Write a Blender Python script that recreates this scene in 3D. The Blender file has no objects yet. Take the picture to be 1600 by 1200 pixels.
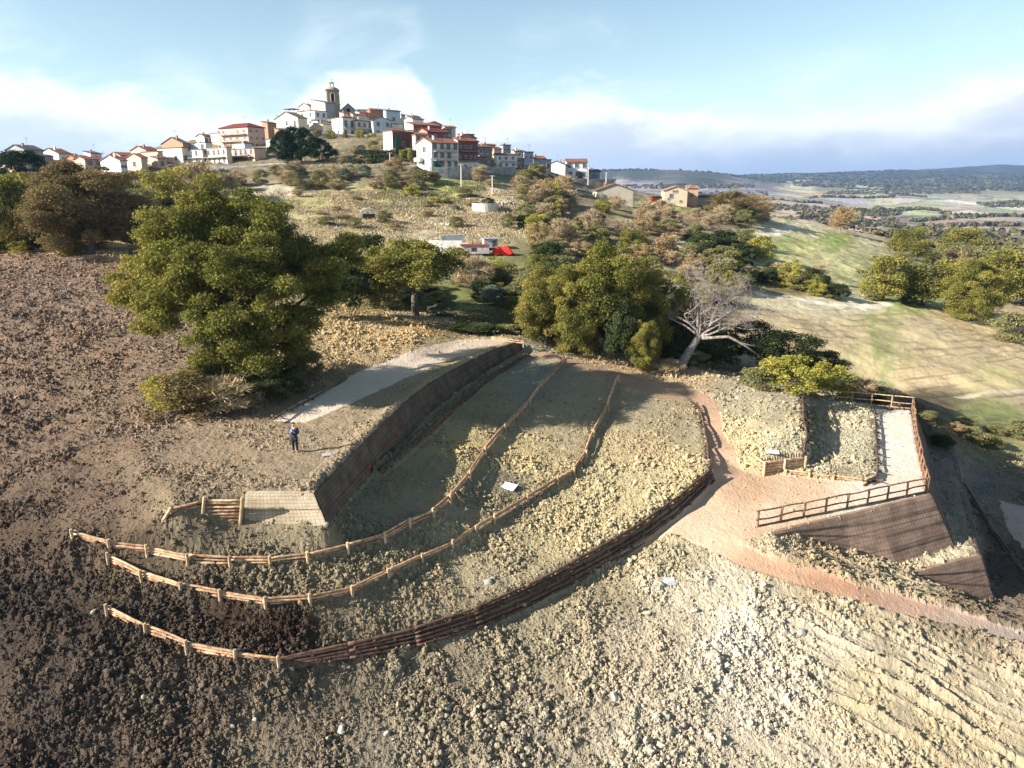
import bpy, bmesh, math, random
import numpy as np
from mathutils import Vector, Matrix
from mathutils.geometry import delaunay_2d_cdt
random.seed(7)
RNG = np.random.default_rng(11)
scn = bpy.context.scene
R = math.radians

# ------------------------------------------------------------------ camera
F = 1110.0; TH = R(15.6); CZ = 14.3           # focal length in photo pixels, downward pitch, height over the terrace
cam_d = bpy.data.cameras.new("camera"); cam = bpy.data.objects.new("camera", cam_d)
scn.collection.objects.link(cam); scn.camera = cam
cam.location = (0, 0, CZ); cam.rotation_euler = (math.pi / 2 - TH, 0, 0)
cam_d.sensor_width = 36; cam_d.lens = 36 * F / 1600; cam_d.clip_start = 0.5; cam_d.clip_end = 20000

# ------------------------------------------------------------------ sun and sky
SUN_EL = R(26); SUN_AZ = R(18)                # shadows run right and a little away from the camera
sdir = Vector((-math.cos(SUN_AZ) * math.cos(SUN_EL), -math.sin(SUN_AZ) * math.cos(SUN_EL), math.sin(SUN_EL)))
sl = bpy.data.lights.new("sun", 'SUN'); sl.energy = 5.0; sl.angle = R(0.5); sl.color = (1.0, 0.965, 0.905)
so = bpy.data.objects.new("sun", sl); scn.collection.objects.link(so)
so.rotation_euler = sdir.to_track_quat('Z', 'Y').to_euler()
scn.view_settings.view_transform = 'Standard'; scn.view_settings.look = 'None'
scn.view_settings.exposure = 1.40; scn.view_settings.gamma = 1.0
scn.view_settings.use_curve_mapping = False

world = bpy.data.worlds.new("World"); scn.world = world; world.use_nodes = True
nt = world.node_tree; nt.nodes.clear()
def N(tree, typ, **kw):
    n = tree.nodes.new(typ)
    for k, v in kw.items():
        if k.startswith('i_'):
            n.inputs[k[2:].replace('_', ' ')].default_value = v
        elif k.startswith('n_'):
            n.inputs[int(k[2:])].default_value = v
        else: setattr(n, k, v)
    return n
def LK(tree, a, b): tree.links.new(a, b)
def math_node(tree, op, a, b=None, c=None, clamp=False):
    n = tree.nodes.new('ShaderNodeMath'); n.operation = op; n.use_clamp = clamp
    for i, v in enumerate((a, b, c)):
        if v is None: continue
        if isinstance(v, (int, float)): n.inputs[i].default_value = v
        else: tree.links.new(v, n.inputs[i])
    return n.outputs[0]
def mixc(tree, fac, a, b, typ='MIX'):
    n = tree.nodes.new('ShaderNodeMix'); n.data_type = 'RGBA'; n.blend_type = typ
    for i, v in ((0, fac), (6, a), (7, b)):
        if isinstance(v, (int, float)): n.inputs[i].default_value = v
        elif isinstance(v, (tuple, list)): n.inputs[i].default_value = tuple(v)[:3] + (1,)
        else: tree.links.new(v, n.inputs[i])
    return n.outputs[2]
def mapr(tree, v, a, b, c=0.0, d=1.0, smooth=True):
    n = tree.nodes.new('ShaderNodeMapRange'); n.interpolation_type = 'SMOOTHSTEP' if smooth else 'LINEAR'
    tree.links.new(v, n.inputs[0])
    for i, x in enumerate((a, b, c, d)): n.inputs[i + 1].default_value = x
    return n.outputs[0]
sky = N(nt, 'ShaderNodeTexSky', sky_type='NISHITA', sun_disc=False, sun_elevation=SUN_EL,
        altitude=700, air_density=1.0, dust_density=0.6, ozone_density=1.4)
# sun_rotation: clockwise from +Y seen from above
sky.sun_rotation = math.atan2(sdir.x, sdir.y)
tc = N(nt, 'ShaderNodeTexCoord'); sep = N(nt, 'ShaderNodeSeparateXYZ'); LK(nt, tc.outputs['Generated'], sep.inputs[0])
el = sep.outputs['Z']
az = math_node(nt, 'ARCTAN2', sep.outputs['X'], sep.outputs['Y'])
vec = N(nt, 'ShaderNodeCombineXYZ'); LK(nt, az, vec.inputs[0]); LK(nt, math_node(nt, 'MULTIPLY', el, 2.2), vec.inputs[1])
def wnoise(scale, detail, rough, off=0.0, dist=0.0):
    m = N(nt, 'ShaderNodeMapping'); LK(nt, vec.outputs[0], m.inputs[0]); m.inputs['Location'].default_value = (off, off * 1.7, off * .3)
    n = N(nt, 'ShaderNodeTexNoise', i_Scale=scale, i_Detail=detail, i_Roughness=rough, i_Distortion=dist)
    LK(nt, m.outputs[0], n.inputs['Vector']); return n.outputs[0]
# a bank of cloud low on the horizon: its upper edge rises and falls with azimuth
edge_c = N(nt, 'ShaderNodeFloatCurve'); cm = edge_c.mapping; cv = cm.curves[0]
LK(nt, mapr(nt, az, -0.72, 0.72, 0, 1, False), edge_c.inputs['Value'])
pts = [(0.0, .55), (.06, .63), (.16, .52), (.27, .42), (.33, .66), (.40, .70), (.455, .40), (.50, .56), (.56, .62), (.62, .48), (.68, .42), (.78, .42), (.86, .52), (.95, .58), (1.0, .56)]
cv.points[0].location = pts[0]; cv.points[1].location = pts[-1]
for p in pts[1:-1]: cv.points.new(*p)
cm.update()
edge = math_node(nt, 'MULTIPLY', edge_c.outputs[0], 0.208)
big = wnoise(7.0, 8, .55, 3.1, .3); fine = wnoise(22.0, 8, .6, 1.3, .5)
d = math_node(nt, 'SUBTRACT', edge, el)
d = math_node(nt, 'ADD', d, math_node(nt, 'MULTIPLY', math_node(nt, 'SUBTRACT', big, .5), 0.10))
d = math_node(nt, 'ADD', d, math_node(nt, 'MULTIPLY', math_node(nt, 'SUBTRACT', fine, .5), 0.030))
mask = mapr(nt, d, -0.012, 0.022)
# thin veil above the bank
veil = math_node(nt, 'MULTIPLY', mapr(nt, d, -0.09, 0.0), mapr(nt, wnoise(5, 6, .6, 8.0, .8), .42, .75, 0, .55))
mask = math_node(nt, 'MAXIMUM', mask, veil)
mask = math_node(nt, 'MULTIPLY', mask, mapr(nt, wnoise(9, 5, .6, 5.5), .22, .40, .72, 1.0))
# sunlit tops are white, the thick parts further down are grey lavender
thick = mapr(nt, math_node(nt, 'ADD', d, math_node(nt, 'MULTIPLY', math_node(nt, 'SUBTRACT', wnoise(11, 8, .6, 2.2, .6), .5), .10)), 0.008, 0.075)
ccol = mixc(nt, thick, (0.90, 0.93, 0.96), (0.58, 0.625, 0.71))
low = mapr(nt, el, 0.005, 0.085, 1, 0)
rightside = mapr(nt, az, 0.0, 0.35)
ccol = mixc(nt, math_node(nt, 'MULTIPLY', low, math_node(nt, 'MULTIPLY', rightside, .9)), ccol, (0.34, 0.40, 0.50))
bgs = N(nt, 'ShaderNodeBackground', i_Strength=0.072)
LK(nt, mixc(nt, 1.0, sky.outputs[0], (1.14, 1.10, 0.93), 'MULTIPLY'), bgs.inputs[0])
bgc = N(nt, 'ShaderNodeBackground', i_Strength=0.54); LK(nt, ccol, bgc.inputs[0])
mx = N(nt, 'ShaderNodeMixShader'); LK(nt, mask, mx.inputs[0]); LK(nt, bgs.outputs[0], mx.inputs[1]); LK(nt, bgc.outputs[0], mx.inputs[2])
wo = N(nt, 'ShaderNodeOutputWorld'); LK(nt, mx.outputs[0], wo.inputs[0])

# ------------------------------------------------------------------ helpers
def ray(px, py):
    v = (px - 800) / F; u = (600 - py) / F
    return v, math.cos(TH) + u * math.sin(TH), -math.sin(TH) + u * math.cos(TH)
def Wz(px, py, z):
    a, b, c = ray(px, py); t = (z - CZ) / c; return Vector((a * t, b * t, z))
def Wy(px, py, Y):
    a, b, c = ray(px, py); t = Y / b; return Vector((a * t, Y, CZ + c * t))
def s2l(c):
    c = np.asarray(c, float) / 255.0
    return np.where(c <= 0.04045, c / 12.92, ((c + 0.055) / 1.055) ** 2.4)
def rgb(r, g, b, k=1.0):
    l = s2l((r, g, b)) * k; return (float(l[0]), float(l[1]), float(l[2]), 1.0)
def hsh(i, j, s):
    n = (i.astype(np.int64) * 374761393 + j.astype(np.int64) * 668265263 + s * 982451653) & 0xFFFFFFFF
    n = ((n ^ (n >> 13)) * 1274126177) & 0xFFFFFFFF
    n = (n ^ (n >> 16)) * 2246822519 & 0xFFFFFFFF
    return ((n ^ (n >> 15)) & 0xFFFFFF) / float(0xFFFFFF)
def vnoise(x, y, s=0):
    i = np.floor(x); j = np.floor(y); fx = x - i; fy = y - j
    fx = fx * fx * (3 - 2 * fx); fy = fy * fy * (3 - 2 * fy)
    a = hsh(i, j, s); b = hsh(i + 1, j, s); c = hsh(i, j + 1, s); d2 = hsh(i + 1, j + 1, s)
    return (a + (b - a) * fx) * (1 - fy) + (c + (d2 - c) * fx) * fy
def fbm(x, y, s=0, o=4, g=.5):
    t = 0; a = 1; tot = 0
    for k in range(o):
        t = t + a * vnoise(x * 2 ** k + 17.3 * k, y * 2 ** k - 9.1 * k, s + k); tot += a; a *= g
    return t / tot
def clods(x, y, sc, s, keep=.8):
    """lumps of broken soil: half-buried rounded blocks of random size"""
    gx = x / sc; gy = y / sc
    i0 = np.floor(gx); j0 = np.floor(gy); best = np.zeros_like(x)
    for di in (-1, 0, 1):
        for dj in (-1, 0, 1):
            i = i0 + di; j = j0 + dj
            cx = i + hsh(i, j, s); cy = j + hsh(i, j, s + 1)
            r = .28 + .5 * hsh(i, j, s + 2) ** 2; on = hsh(i, j, s + 3) < keep
            an = hsh(i, j, s + 4) * 3.14; dx = gx - cx; dy = gy - cy
            ux = dx * np.cos(an) + dy * np.sin(an); uy = -dx * np.sin(an) + dy * np.cos(an)
            dd = (np.abs(ux) ** 2.6 + np.abs(uy * 1.35) ** 2.6) / r ** 2.6
            h = np.where(on & (dd < 1), r * (1 - dd) ** .45, 0)
            h = h * (1 + .5 * (ux * (hsh(i, j, s + 5) - .5) + uy * (hsh(i, j, s + 6) - .5)) / r)
            best = np.maximum(best, h)
    return best * sc
def new_obj(name, me, parent=None):
    o = bpy.data.objects.new(name, me); scn.collection.objects.link(o)
    if parent is not None: o.parent = parent
    return o
def tag(o, label=None, cat=None, group=None, kind=None):
    if label: o['label'] = label
    if cat: o['category'] = cat
    if group: o['group'] = group
    if kind: o['kind'] = kind
    return o
def empty(name, loc, rz=0.0):
    o = bpy.data.objects.new(name, None); scn.collection.objects.link(o)
    o.location = loc; o.rotation_euler = (0, 0, rz); o.empty_display_size = .3; return o
def mesh_np(name, V, Q, mats, smooth=False, mat_idx=None, parent=None, cols=None):
    """V (n,3), Q (m,k) all the same k"""
    me = bpy.data.meshes.new(name); V = np.asarray(V, np.float32); Q = np.asarray(Q, np.int32); k = Q.shape[1]
    me.vertices.add(len(V)); me.vertices.foreach_set('co', V.ravel())
    me.loops.add(Q.size); me.loops.foreach_set('vertex_index', Q.ravel())
    me.polygons.add(len(Q)); me.polygons.foreach_set('loop_start', np.arange(0, Q.size, k, dtype=np.int32))
    me.polygons.foreach_set('use_smooth', np.full(len(Q), smooth))
    for m in (mats if isinstance(mats, (list, tuple)) else [mats]): me.materials.append(m)
    if mat_idx is not None: me.polygons.foreach_set('material_index', np.asarray(mat_idx, np.int32))
    if cols is not None:
        at = me.color_attributes.new('Col', 'FLOAT_COLOR', 'POINT'); c4 = np.ones((len(V), 4), np.float32); c4[:, :3] = cols
        at.data.foreach_set('color', c4.ravel())
    me.update(calc_edges=True); me.validate()
    return me
class MB:
    """collects simple shapes, then links them as ONE mesh object"""
    def __init__(s): s.v = []; s.f = []; s.m = []; s.mi = 0
    def add(s, vs, fs):
        o = len(s.v); s.v += [tuple(v) for v in vs]; s.f += [tuple(i + o for i in f) for f in fs]; s.m += [s.mi] * len(fs)
    def box(s, x0, x1, y0, y1, z0, z1):
        s.add([(x0, y0, z0), (x1, y0, z0), (x1, y1, z0), (x0, y1, z0), (x0, y0, z1), (x1, y0, z1), (x1, y1, z1), (x0, y1, z1)],
              [(0, 3, 2, 1), (4, 5, 6, 7), (0, 1, 5, 4), (1, 2, 6, 5), (2, 3, 7, 6), (3, 0, 4, 7)])
    def tube(s, pts, rads, n=7, cap=True):
        pts = [Vector(p) for p in pts]; o = len(s.v); prev = None
        for k, p in enumerate(pts):
            t = (pts[min(k + 1, len(pts) - 1)] - pts[max(k - 1, 0)]).normalized()
            if prev is None:
                a = t.cross(Vector((0, 0, 1)));
                if a.length < .1: a = t.cross(Vector((1, 0, 0)))
            else: a = prev - t * prev.dot(t)
            a.normalize(); prev = a; b = t.cross(a)
            for i in range(n):
                an = 2 * math.pi * i / n
                s.v.append(tuple(p + (a * math.cos(an) + b * math.sin(an)) * rads[k]))
            if k:
                for i in range(n):
                    j = (i + 1) % n; q = o + (k - 1) * n
                    s.f.append((q + i, q + j, q + n + j, q + n + i)); s.m.append(s.mi)
        if cap:
            s.f.append(tuple(o + i for i in range(n))[::-1]); s.m.append(s.mi)
            q = o + (len(pts) - 1) * n; s.f.append(tuple(q + i for i in range(n))); s.m.append(s.mi)
    def mesh(s, name, mats, smooth=False):
        me = bpy.data.meshes.new(name); me.from_pydata(s.v, [], s.f)
        mats = mats if isinstance(mats, (list, tuple)) else [mats]
        for m in mats: me.materials.append(m)
        if len(mats) > 1: me.polygons.foreach_set('material_index', s.m)
        me.polygons.foreach_set('use_smooth', [smooth] * len(s.f)); me.update(); return me
    def build(s, name, mats, parent=None, smooth=False): return new_obj(name, s.mesh(name, mats, smooth), parent)

# ------------------------------------------------------------------ materials
MATS = {}
def mat_base(name):
    m = bpy.data.materials.new(name); m.use_nodes = True; t = m.node_tree
    b = t.nodes['Principled BSDF']; b.inputs['Roughness'].default_value = .9; b.inputs['Specular IOR Level'].default_value = .2
    MATS[name] = m; return m, t, b
def obj_noise(t, scale, detail=4, rough=.55, stretch=None, coord='Object', dist=0):
    c = t.nodes.new('ShaderNodeTexCoord'); mp = t.nodes.new('ShaderNodeMapping'); t.links.new(c.outputs[coord], mp.inputs[0])
    if stretch: mp.inputs['Scale'].default_value = stretch
    n = t.nodes.new('ShaderNodeTexNoise'); n.inputs['Scale'].default_value = scale; n.inputs['Detail'].default_value = detail
    n.inputs['Roughness'].default_value = rough; n.inputs['Distortion'].default_value = dist
    t.links.new(mp.outputs[0], n.inputs['Vector']); return n.outputs[0]
def bump(t, b, h, strength=.5, dist=.1, prev=None):
    n = t.nodes.new('ShaderNodeBump'); n.inputs['Strength'].default_value = strength; n.inputs['Distance'].default_value = dist
    t.links.new(h, n.inputs['Height'])
    if prev is not None: t.links.new(prev, n.inputs['Normal'])
    t.links.new(n.outputs[0], b.inputs['Normal']); return n.outputs[0]
def simple_mat(name, c1, c2=None, scale=3.0, rough=.9, bscale=None, bstr=.3, bdist=.05, spec=.2, metal=0, rnd=0.0):
    m, t, b = mat_base(name); b.inputs['Roughness'].default_value = rough; b.inputs['Specular IOR Level'].default_value = spec
    b.inputs['Metallic'].default_value = metal
    c2 = c2 or c1
    col = mixc(t, mapr(t, obj_noise(t, scale, 6, .6), .35, .65), c1, c2)
    if rnd:
        oi = t.nodes.new('ShaderNodeObjectInfo')
        hs = t.nodes.new('ShaderNodeHueSaturation'); t.links.new(col, hs.inputs['Color'])
        t.links.new(math_node(t, 'ADD', math_node(t, 'MULTIPLY', oi.outputs['Random'], 2 * rnd), 1 - rnd), hs.inputs['Value'])
        col = hs.outputs[0]
    t.links.new(col, b.inputs['Base Color'])
    if bscale: bump(t, b, obj_noise(t, bscale, 5, .65), bstr, bdist)
    return m
def attr_soil(name, sc1, sc2, bstr, bdist, var=.22, hue=None):
    m, t, b = mat_base(name); b.inputs['Specular IOR Level'].default_value = .12; b.inputs['Roughness'].default_value = .95
    a = t.nodes.new('ShaderNodeAttribute'); a.attribute_name = 'Col'
    n1 = obj_noise(t, sc1, 8, .68); n2 = obj_noise(t, sc2, 5, .6)
    v = math_node(t, 'ADD', math_node(t, 'MULTIPLY', n1, var * 2), 1 - var)
    v = math_node(t, 'MULTIPLY', v, math_node(t, 'ADD', math_node(t, 'MULTIPLY', n2, var * 1.6), 1 - var * .8))
    mul = t.nodes.new('ShaderNodeVectorMath'); mul.operation = 'SCALE'; t.links.new(a.outputs['Color'], mul.inputs[0]); t.links.new(v, mul.inputs['Scale'])
    t.links.new(mul.outputs[0], b.inputs['Base Color'])
    p = bump(t, b, n1, bstr, bdist); return m
M_soil = attr_soil('soil', 5.5, .35, .9, .10, .24)
M_gravel = attr_soil('gravel', 13.0, .5, .8, .04, .20)
M_field = attr_soil('stubble', 1.6, .06, .7, .25, .16)
M_hill = attr_soil('distant_land', .02, .004, .4, 3.0, .12)
M_log = None
def wood(name, c1, c2, rnd=.25):
    m, t, b = mat_base(name)
    n = obj_noise(t, 4.0, 6, .65, coord='Object'); n2 = obj_noise(t, 30, 3, .6)
    col = mixc(t, mapr(t, n, .38, .66), c1, c2)
    oi = t.nodes.new('ShaderNodeObjectInfo'); hs = t.nodes.new('ShaderNodeHueSaturation'); t.links.new(col, hs.inputs['Color'])
    t.links.new(math_node(t, 'ADD', math_node(t, 'MULTIPLY', oi.outputs['Random'], 2 * rnd), 1 - rnd), hs.inputs['Value'])
    t.links.new(hs.outputs[0], b.inputs['Base Color']); b.inputs['Roughness'].default_value = .75
    bump(t, b, n2, .4, .02); return m
M_wood = wood('peeled_chestnut', rgb(220, 184, 146, .8), rgb(172, 122, 84, .8))
M_woodd = wood('weathered_chestnut', rgb(128, 98, 78, .75), rgb(80, 60, 50, .75), .3)
M_post = wood('turned_post', rgb(216, 192, 152, .8), rgb(176, 142, 100, .8), .2)

# ------------------------------------------------------------------ terrain: survey points joined by breaklines
CP = []; CE = []            # points (x,y,z), constraint edges
def cp(v): CP.append((v[0], v[1], v[2])); return len(CP) - 1
def line(pts, edge=True):
    ids = [cp(p) for p in pts]
    if edge:
        for a, b in zip(ids, ids[1:]): CE.append((a, b))
    return [Vector(CP[i]) for i in ids]
def densify(pts, step):
    out = []
    for a, b in zip(pts, pts[1:]):
        n = max(1, int(round((b - a).length / step)))
        for k in range(n): out.append(a.lerp(b, k / n))
    out.append(pts[-1].copy()); return out
def smooth_line(pts, it=2):
    pts = [Vector(p) for p in pts]
    for _ in range(it):
        q = [pts[0]]
        for a, b in zip(pts, pts[1:]): q += [a.lerp(b, .25), a.lerp(b, .75)]
        q.append(pts[-1]); pts = q
    return pts
def side(pts, off, dz=0.0):
    """offset a polyline sideways (positive = to its right hand), shift by dz (number or list)"""
    out = []
    for k, p in enumerate(pts):
        t = pts[min(k + 1, len(pts) - 1)] - pts[max(k - 1, 0)]; t.z = 0; t.normalize()
        n = Vector((t.y, -t.x, 0)); f = k / (len(pts) - 1)
        o = off(f) if callable(off) else off; h = dz(f) if callable(dz) else dz
        out.append(p + n * o + Vector((0, 0, h)))
    return out
def interp(tab):
    return lambda f: float(np.interp(f, [a for a, _ in tab], [b for _, b in tab]))
PZ = lambda L: [Wz(*p) for p in L]

# the two faces of the upper wall (mesh-faced reinforced earth)
wall_front_top = PZ([(384, 771, .0), (490, 771, .0)])
wall_side_top = smooth_line(PZ([(490, 771, .0), (525, 735, 0), (560, 700, 0), (610, 650, 0), (660, 607, .0), (720, 572, .15), (765, 550, .25), (812, 533, .3)]), 1)
wall_front_bot = PZ([(381, 818, -1.42), (512, 822, -1.45)])
wall_side_bot = side(wall_side_top, interp([(0, .55), (.5, .75), (1, .35)]), interp([(0, -1.45), (.15, -1.7), (.5, -1.95), (.8, -1.5), (1, -.9)]))
wall_side_bot[0] = wall_front_bot[1].copy()
line(wall_front_top); line(wall_side_top[1:]); CE.append((1, 2)); line(wall_front_bot); line(wall_side_bot[1:]); CE.append((len(CP) - len(wall_side_bot), len(CP) - len(wall_side_bot) + 1))
# F lines: soil is higher on the uphill side of each fence
F1 = PZ([(115, 846, -1.4), (171, 862, -1.8), (231, 873, -2.2), (294, 886, -2.5), (360, 890, -2.7), (424, 889, -2.8), (482, 884, -2.9), (545, 868, -2.95), (602, 850, -3), (641, 828, -3), (678, 811, -3), (704, 789, -3), (735, 752, -3), (759, 714, -2.9), (789, 677, -2.7), (828, 635, -2.3), (847, 608, -1.9), (884, 567, -1.1)])
F2 = PZ([(170, 889, -2.5), (222, 912, -2.9), (283, 931, -3.2), (344, 943, -3.5), (415, 953, -3.7), (486, 948, -3.85), (551, 935, -4), (608, 908, -4.05), (660, 884, -4.1), (708, 862, -4.1), (744, 839, -4.1), (773, 821, -4.05), (825, 789, -4), (872, 760, -3.95), (897, 746, -3.85), (916, 718, -3.65), (928, 686, -3.4), (950, 643, -2.8), (966, 599, -2.0)])
F3 = PZ([(168, 966, -3.6), (228, 996, -4.2), (292, 1021, -4.6), (368, 1036, -4.9), (436, 1042, -5.1)])
W4 = smooth_line(PZ([(436, 1030, -5.0), (520, 1011, -5.1), (600, 996, -5.2), (680, 973, -5.2), (760, 945, -5.1), (830, 912, -4.9), (900, 875, -4.7), (960, 842, -4.3), (1020, 805, -3.9), (1060, 777, -3.5), (1108, 735, -3.1)]), 1)
W4b = side(W4, .32, interp([(0, -.35), (.2, -.75), (.45, -1.1), (.7, -1.25), (.85, -1.1), (1, -.75)]))
E5 = PZ([(1107, 728, -3.05), (1104, 695, -3.0), (1098, 660, -2.85), (1088, 631, -2.65)])
for L, h in ((F1, .28), (F2, .28), (F3, .2)):
    line(side(L, .12, -.05)); line(side(L, -.16, h))
line(W4); line(W4b)
line(side(E5, .12, -.3)); line(side(E5, -.1, .02))
# strip surfaces, terrace and field
for p in [(420, 835, -1.75), (560, 815, -2.1), (640, 762, -2.3), (700, 705, -2.35), (760, 640, -2.0), (820, 585, -1.3), (300, 850, -1.7), (260, 800, -.5), (384, 772, .0), (270, 790, -.1), (384, 822, -1.45), (262, 818, -.95),
          (200, 790, -.6), (60, 900, -2.6), (100, 1000, -3.9), (200, 1060, -5.0), (0, 1200, -6.5), (0, 1100, -5.3), (0, 1000, -4.0), (0, 900, -2.8), (0, 800, -1.4), (0, 700, -.3), (0, 600, 1.0),
          (100, 700, 0), (100, 800, -1.1), (200, 700, .1), (300, 700, .1), (250, 750, 0), (330, 640, .3), (440, 690, .0), (500, 720, 0), (430, 655, .1), (560, 640, .05), (640, 570, .3), (700, 545, .35), (720, 528, .5), (800, 526, .5),
          (200, 600, 1.1), (100, 500, 3.0), (200, 480, 3.3), (300, 560, 1.6), (470, 600, .5), (520, 560, 1.0), (560, 520, 1.6), (640, 515, 1.5),
          (300, 1150, -6.6), (300, 1080, -5.7), (450, 1100, -6.3), (600, 1080, -6.7), (800, 1200, -8.2), (450, 1200, -7.5), (800, 1040, -6.9), (1000, 930, -6.0), (1000, 1050, -7.0), (1000, 1200, -8.4), (1200, 1000, -6.6), (1200, 1200, -8.5), (1400, 1080, -7.3), (1400, 1200, -8.5), (1600, 1200, -8.7), (1600, 1100, -7.8),
          (1050, 860, -4.9), (1120, 900, -5.3), (900, 960, -6.0),
          (950, 780, -4.0), (1000, 740, -3.5), (1020, 680, -3.0), (1040, 630, -2.45), (1000, 610, -2.2), (1090, 605, -2.35), (880, 548, -.9), (860, 552, -.6), (940, 562, -1.6), (1010, 575, -2.1), (1150, 598, -2.4)]:
    cp(Wz(*p))
# gravel platform and ramp
ramp_lo = PZ([(1045, 832, -4.6), (1066, 843, -4.65), (1150, 883, -4.95), (1262, 919, -5.4), (1356, 947, -5.85), (1487, 977, -6.4), (1600, 1007, -6.8), (1760, 1050, -7.4)])
ramp_hi = PZ([(1165, 852, -4.4), (1210, 876, -4.8), (1319, 907, -5.3), (1375, 924, -5.7), (1487, 954, -6.25), (1600, 988, -6.7), (1760, 1030, -7.3)])
line(ramp_lo); line(ramp_hi)
line(PZ([(1172, 838, -4.2), (1215, 866, -4.45), (1319, 899, -5.1), (1375, 915, -5.5), (1487, 945, -6.05), (1600, 978, -6.5)]))
for p in [(1112, 748, -3.85), (1060, 815, -4.5), (1150, 800, -4.2), (1200, 770, -4.05), (1300, 770, -4.0), (1400, 700, -4.0), (1118, 700, -3.5), (1110, 650, -3.0), (1130, 641, -2.95), (1140, 690, -3.5), (1160, 737, -3.85), (1000, 590, -2.1), (920, 572, -1.4), (850, 549, -.6), (1060, 608, -2.45), (1380, 640, -4.0)]:
    cp(Wz(*p))
t1_front_top = PZ([(1205, 834, -4.15), (1330, 804, -4.05), (1455, 774, -4.0)])
t1_front_bot = PZ([(1212, 838, -4.35), (1245, 846, -4.95), (1330, 868, -6.2), (1400, 884, -6.95), (1491, 857, -7.0)])
t1_side_top = [t1_front_top[-1], Vector((29.6, 48.5, -4.0)), Wz(1427, 640, -4.0)]
t1_side_bot = [t1_front_bot[-1], Vector((31.0, 48.1, -7.0)), Vector((35.4, 57.0, -7.0))]
t2_front_top = PZ([(1425, 897, -7.15), (1480, 882, -7.05), (1532, 868, -7.0)])
t2_front_bot = PZ([(1430, 903, -7.4), (1490, 928, -8.7), (1553, 941, -9.7)])
t2_side_top = [t2_front_top[-1], Vector((32.9, 47.8, -7.0)), Vector((37.6, 57.0, -7.0))]
t2_side_bot = [t2_front_bot[-1], Vector((34.0, 47.8, -9.8)), Vector((38.6, 57.0, -9.8))]
for L in (t1_front_top, t1_front_bot, t2_front_top, t2_front_bot): line(L)
for L in (t1_side_top, t1_side_bot, t2_side_top, t2_side_bot): line(L)
for p in [(1600, 962, -9.8), (1700, 1000, -10.2), (1600, 880, -10.3), (1600, 800, -10.6), (1640, 760, -11)]: cp(Wz(*p))
# mound with its log wall, planting bed
mound_side = PZ([(1253, 609, -2.3), (1256, 650, -2.25), (1261, 688, -2.6)])
mound_edge = mound_side + PZ([(1254, 706, -2.9), (1220, 711, -3.0), (1192, 716, -3.08)])
mound_foot = [Vector((p.x + .55, p.y - .1, -3.95)) for p in mound_side] + PZ([(1259, 735, -4.0), (1222, 739, -4.0), (1189, 743, -4.0)])
line(mound_edge); line(mound_foot)
for p in [(1165, 606, -2.35), (1200, 604, -2.2), (1215, 640, -2.15), (1225, 680, -2.3), (1170, 650, -2.5), (1180, 700, -3.0), (1205, 700, -2.7)]: cp(Wz(*p))
line(PZ([(1275, 629, -3.72), (1300, 630, -3.72), (1363, 640, -3.72), (1369, 742, -3.72), (1352, 748, -3.72), (1300, 742, -3.72), (1232, 735, -3.8)]))
line(PZ([(1368, 638, -4.0), (1374, 746, -4.0), (1354, 755, -4.0), (1300, 749, -4.0), (1228, 741, -4.0)]))
back_rail = PZ([(1277, 627, -4.0), (1330, 629, -4.0), (1427, 641, -4.0)])
# beyond the site, ridge drops into scrub
for p in [(920, 540, 70), (1000, 545, 74), (1075, 572, 66), (1150, 575, 72), (1120, 530, 88), (1250, 575, 70), (1300, 600, 69), (1400, 610, 72), (1200, 520, 95),
          (900, 520, 80), (980, 480, 95), (1050, 440, 120), (1150, 470, 112), (1180, 440, 130), (1200, 480, 115), (1300, 520, 103), (1400, 490, 120), (1350, 600, 87), (1550, 600, 90), (1450, 612, 86), (1500, 520, 112), (1600, 560, 104),
          (750, 512, 74), (740, 480, 82), (690, 500, 74), (620, 470, 84), (540, 440, 95), (700, 440, 97), (850, 460, 94), (620, 400, 112), (740, 400, 116), (900, 400, 118), (820, 420, 106),
          (560, 345, 140), (660, 360, 134), (760, 345, 145), (900, 350, 150), (430, 300, 165), (520, 300, 165), (600, 298, 165), (760, 295, 172), (660, 292, 172), (860, 305, 185), (940, 330, 172), (1000, 370, 150), (1090, 395, 146), (1180, 372, 182),
          (1220, 352, 230), (1150, 345, 222), (1060, 324, 222), (1120, 327, 226), (1010, 332, 212), (980, 312, 215), (1280, 390, 180), (1250, 345, 262), (1330, 368, 255), (1420, 402, 230), (1380, 440, 158), (1500, 472, 142), (1600, 540, 112), (1700, 560, 108), (1600, 470, 180), (1500, 430, 220), (1600, 420, 330), (1300, 352, 330),
          (1450, 390, 480), (1620, 392, 520), (1320, 350, 640), (1420, 360, 850), (1620, 362, 900), (1250, 328, 1400), (1450, 328, 1800), (1620, 335, 1600), (1400, 342, 1250), (1200, 308, 2300), (1330, 300, 3000), (1500, 305, 3000), (1620, 300, 3000),
          (960, 292, 1800), (1060, 290, 2400), (900, 292, 1500),
          (900, 271, 3900), (945, 265, 3900), (1000, 254, 3900), (1030, 257, 3900), (1070, 268, 4000), (1115, 281, 4200), (1160, 278, 4600), (1230, 273, 5000), (1320, 268, 5300), (1400, 266, 5600), (1400, 267, 5700), (1450, 262, 5800), (1500, 262, 5900), (1560, 253, 6000), (1640, 256, 6000), (1800, 262, 6000), (2000, 258, 6000),
          (0, 388, 88), (90, 392, 86), (180, 400, 84), (0, 330, 140), (250, 330, 150), (100, 290, 195), (200, 285, 195), (330, 280, 178), (330, 330, 140), (0, 290, 200),
          (-300, 500, 65), (-300, 800, 38), (-300, 380, 90), (-300, 300, 190), (-300, 1100, 26), (-700, 600, 48), (-800, 320, 190), (0, 500, 62)]:
    cp(Wy(*p))
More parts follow.
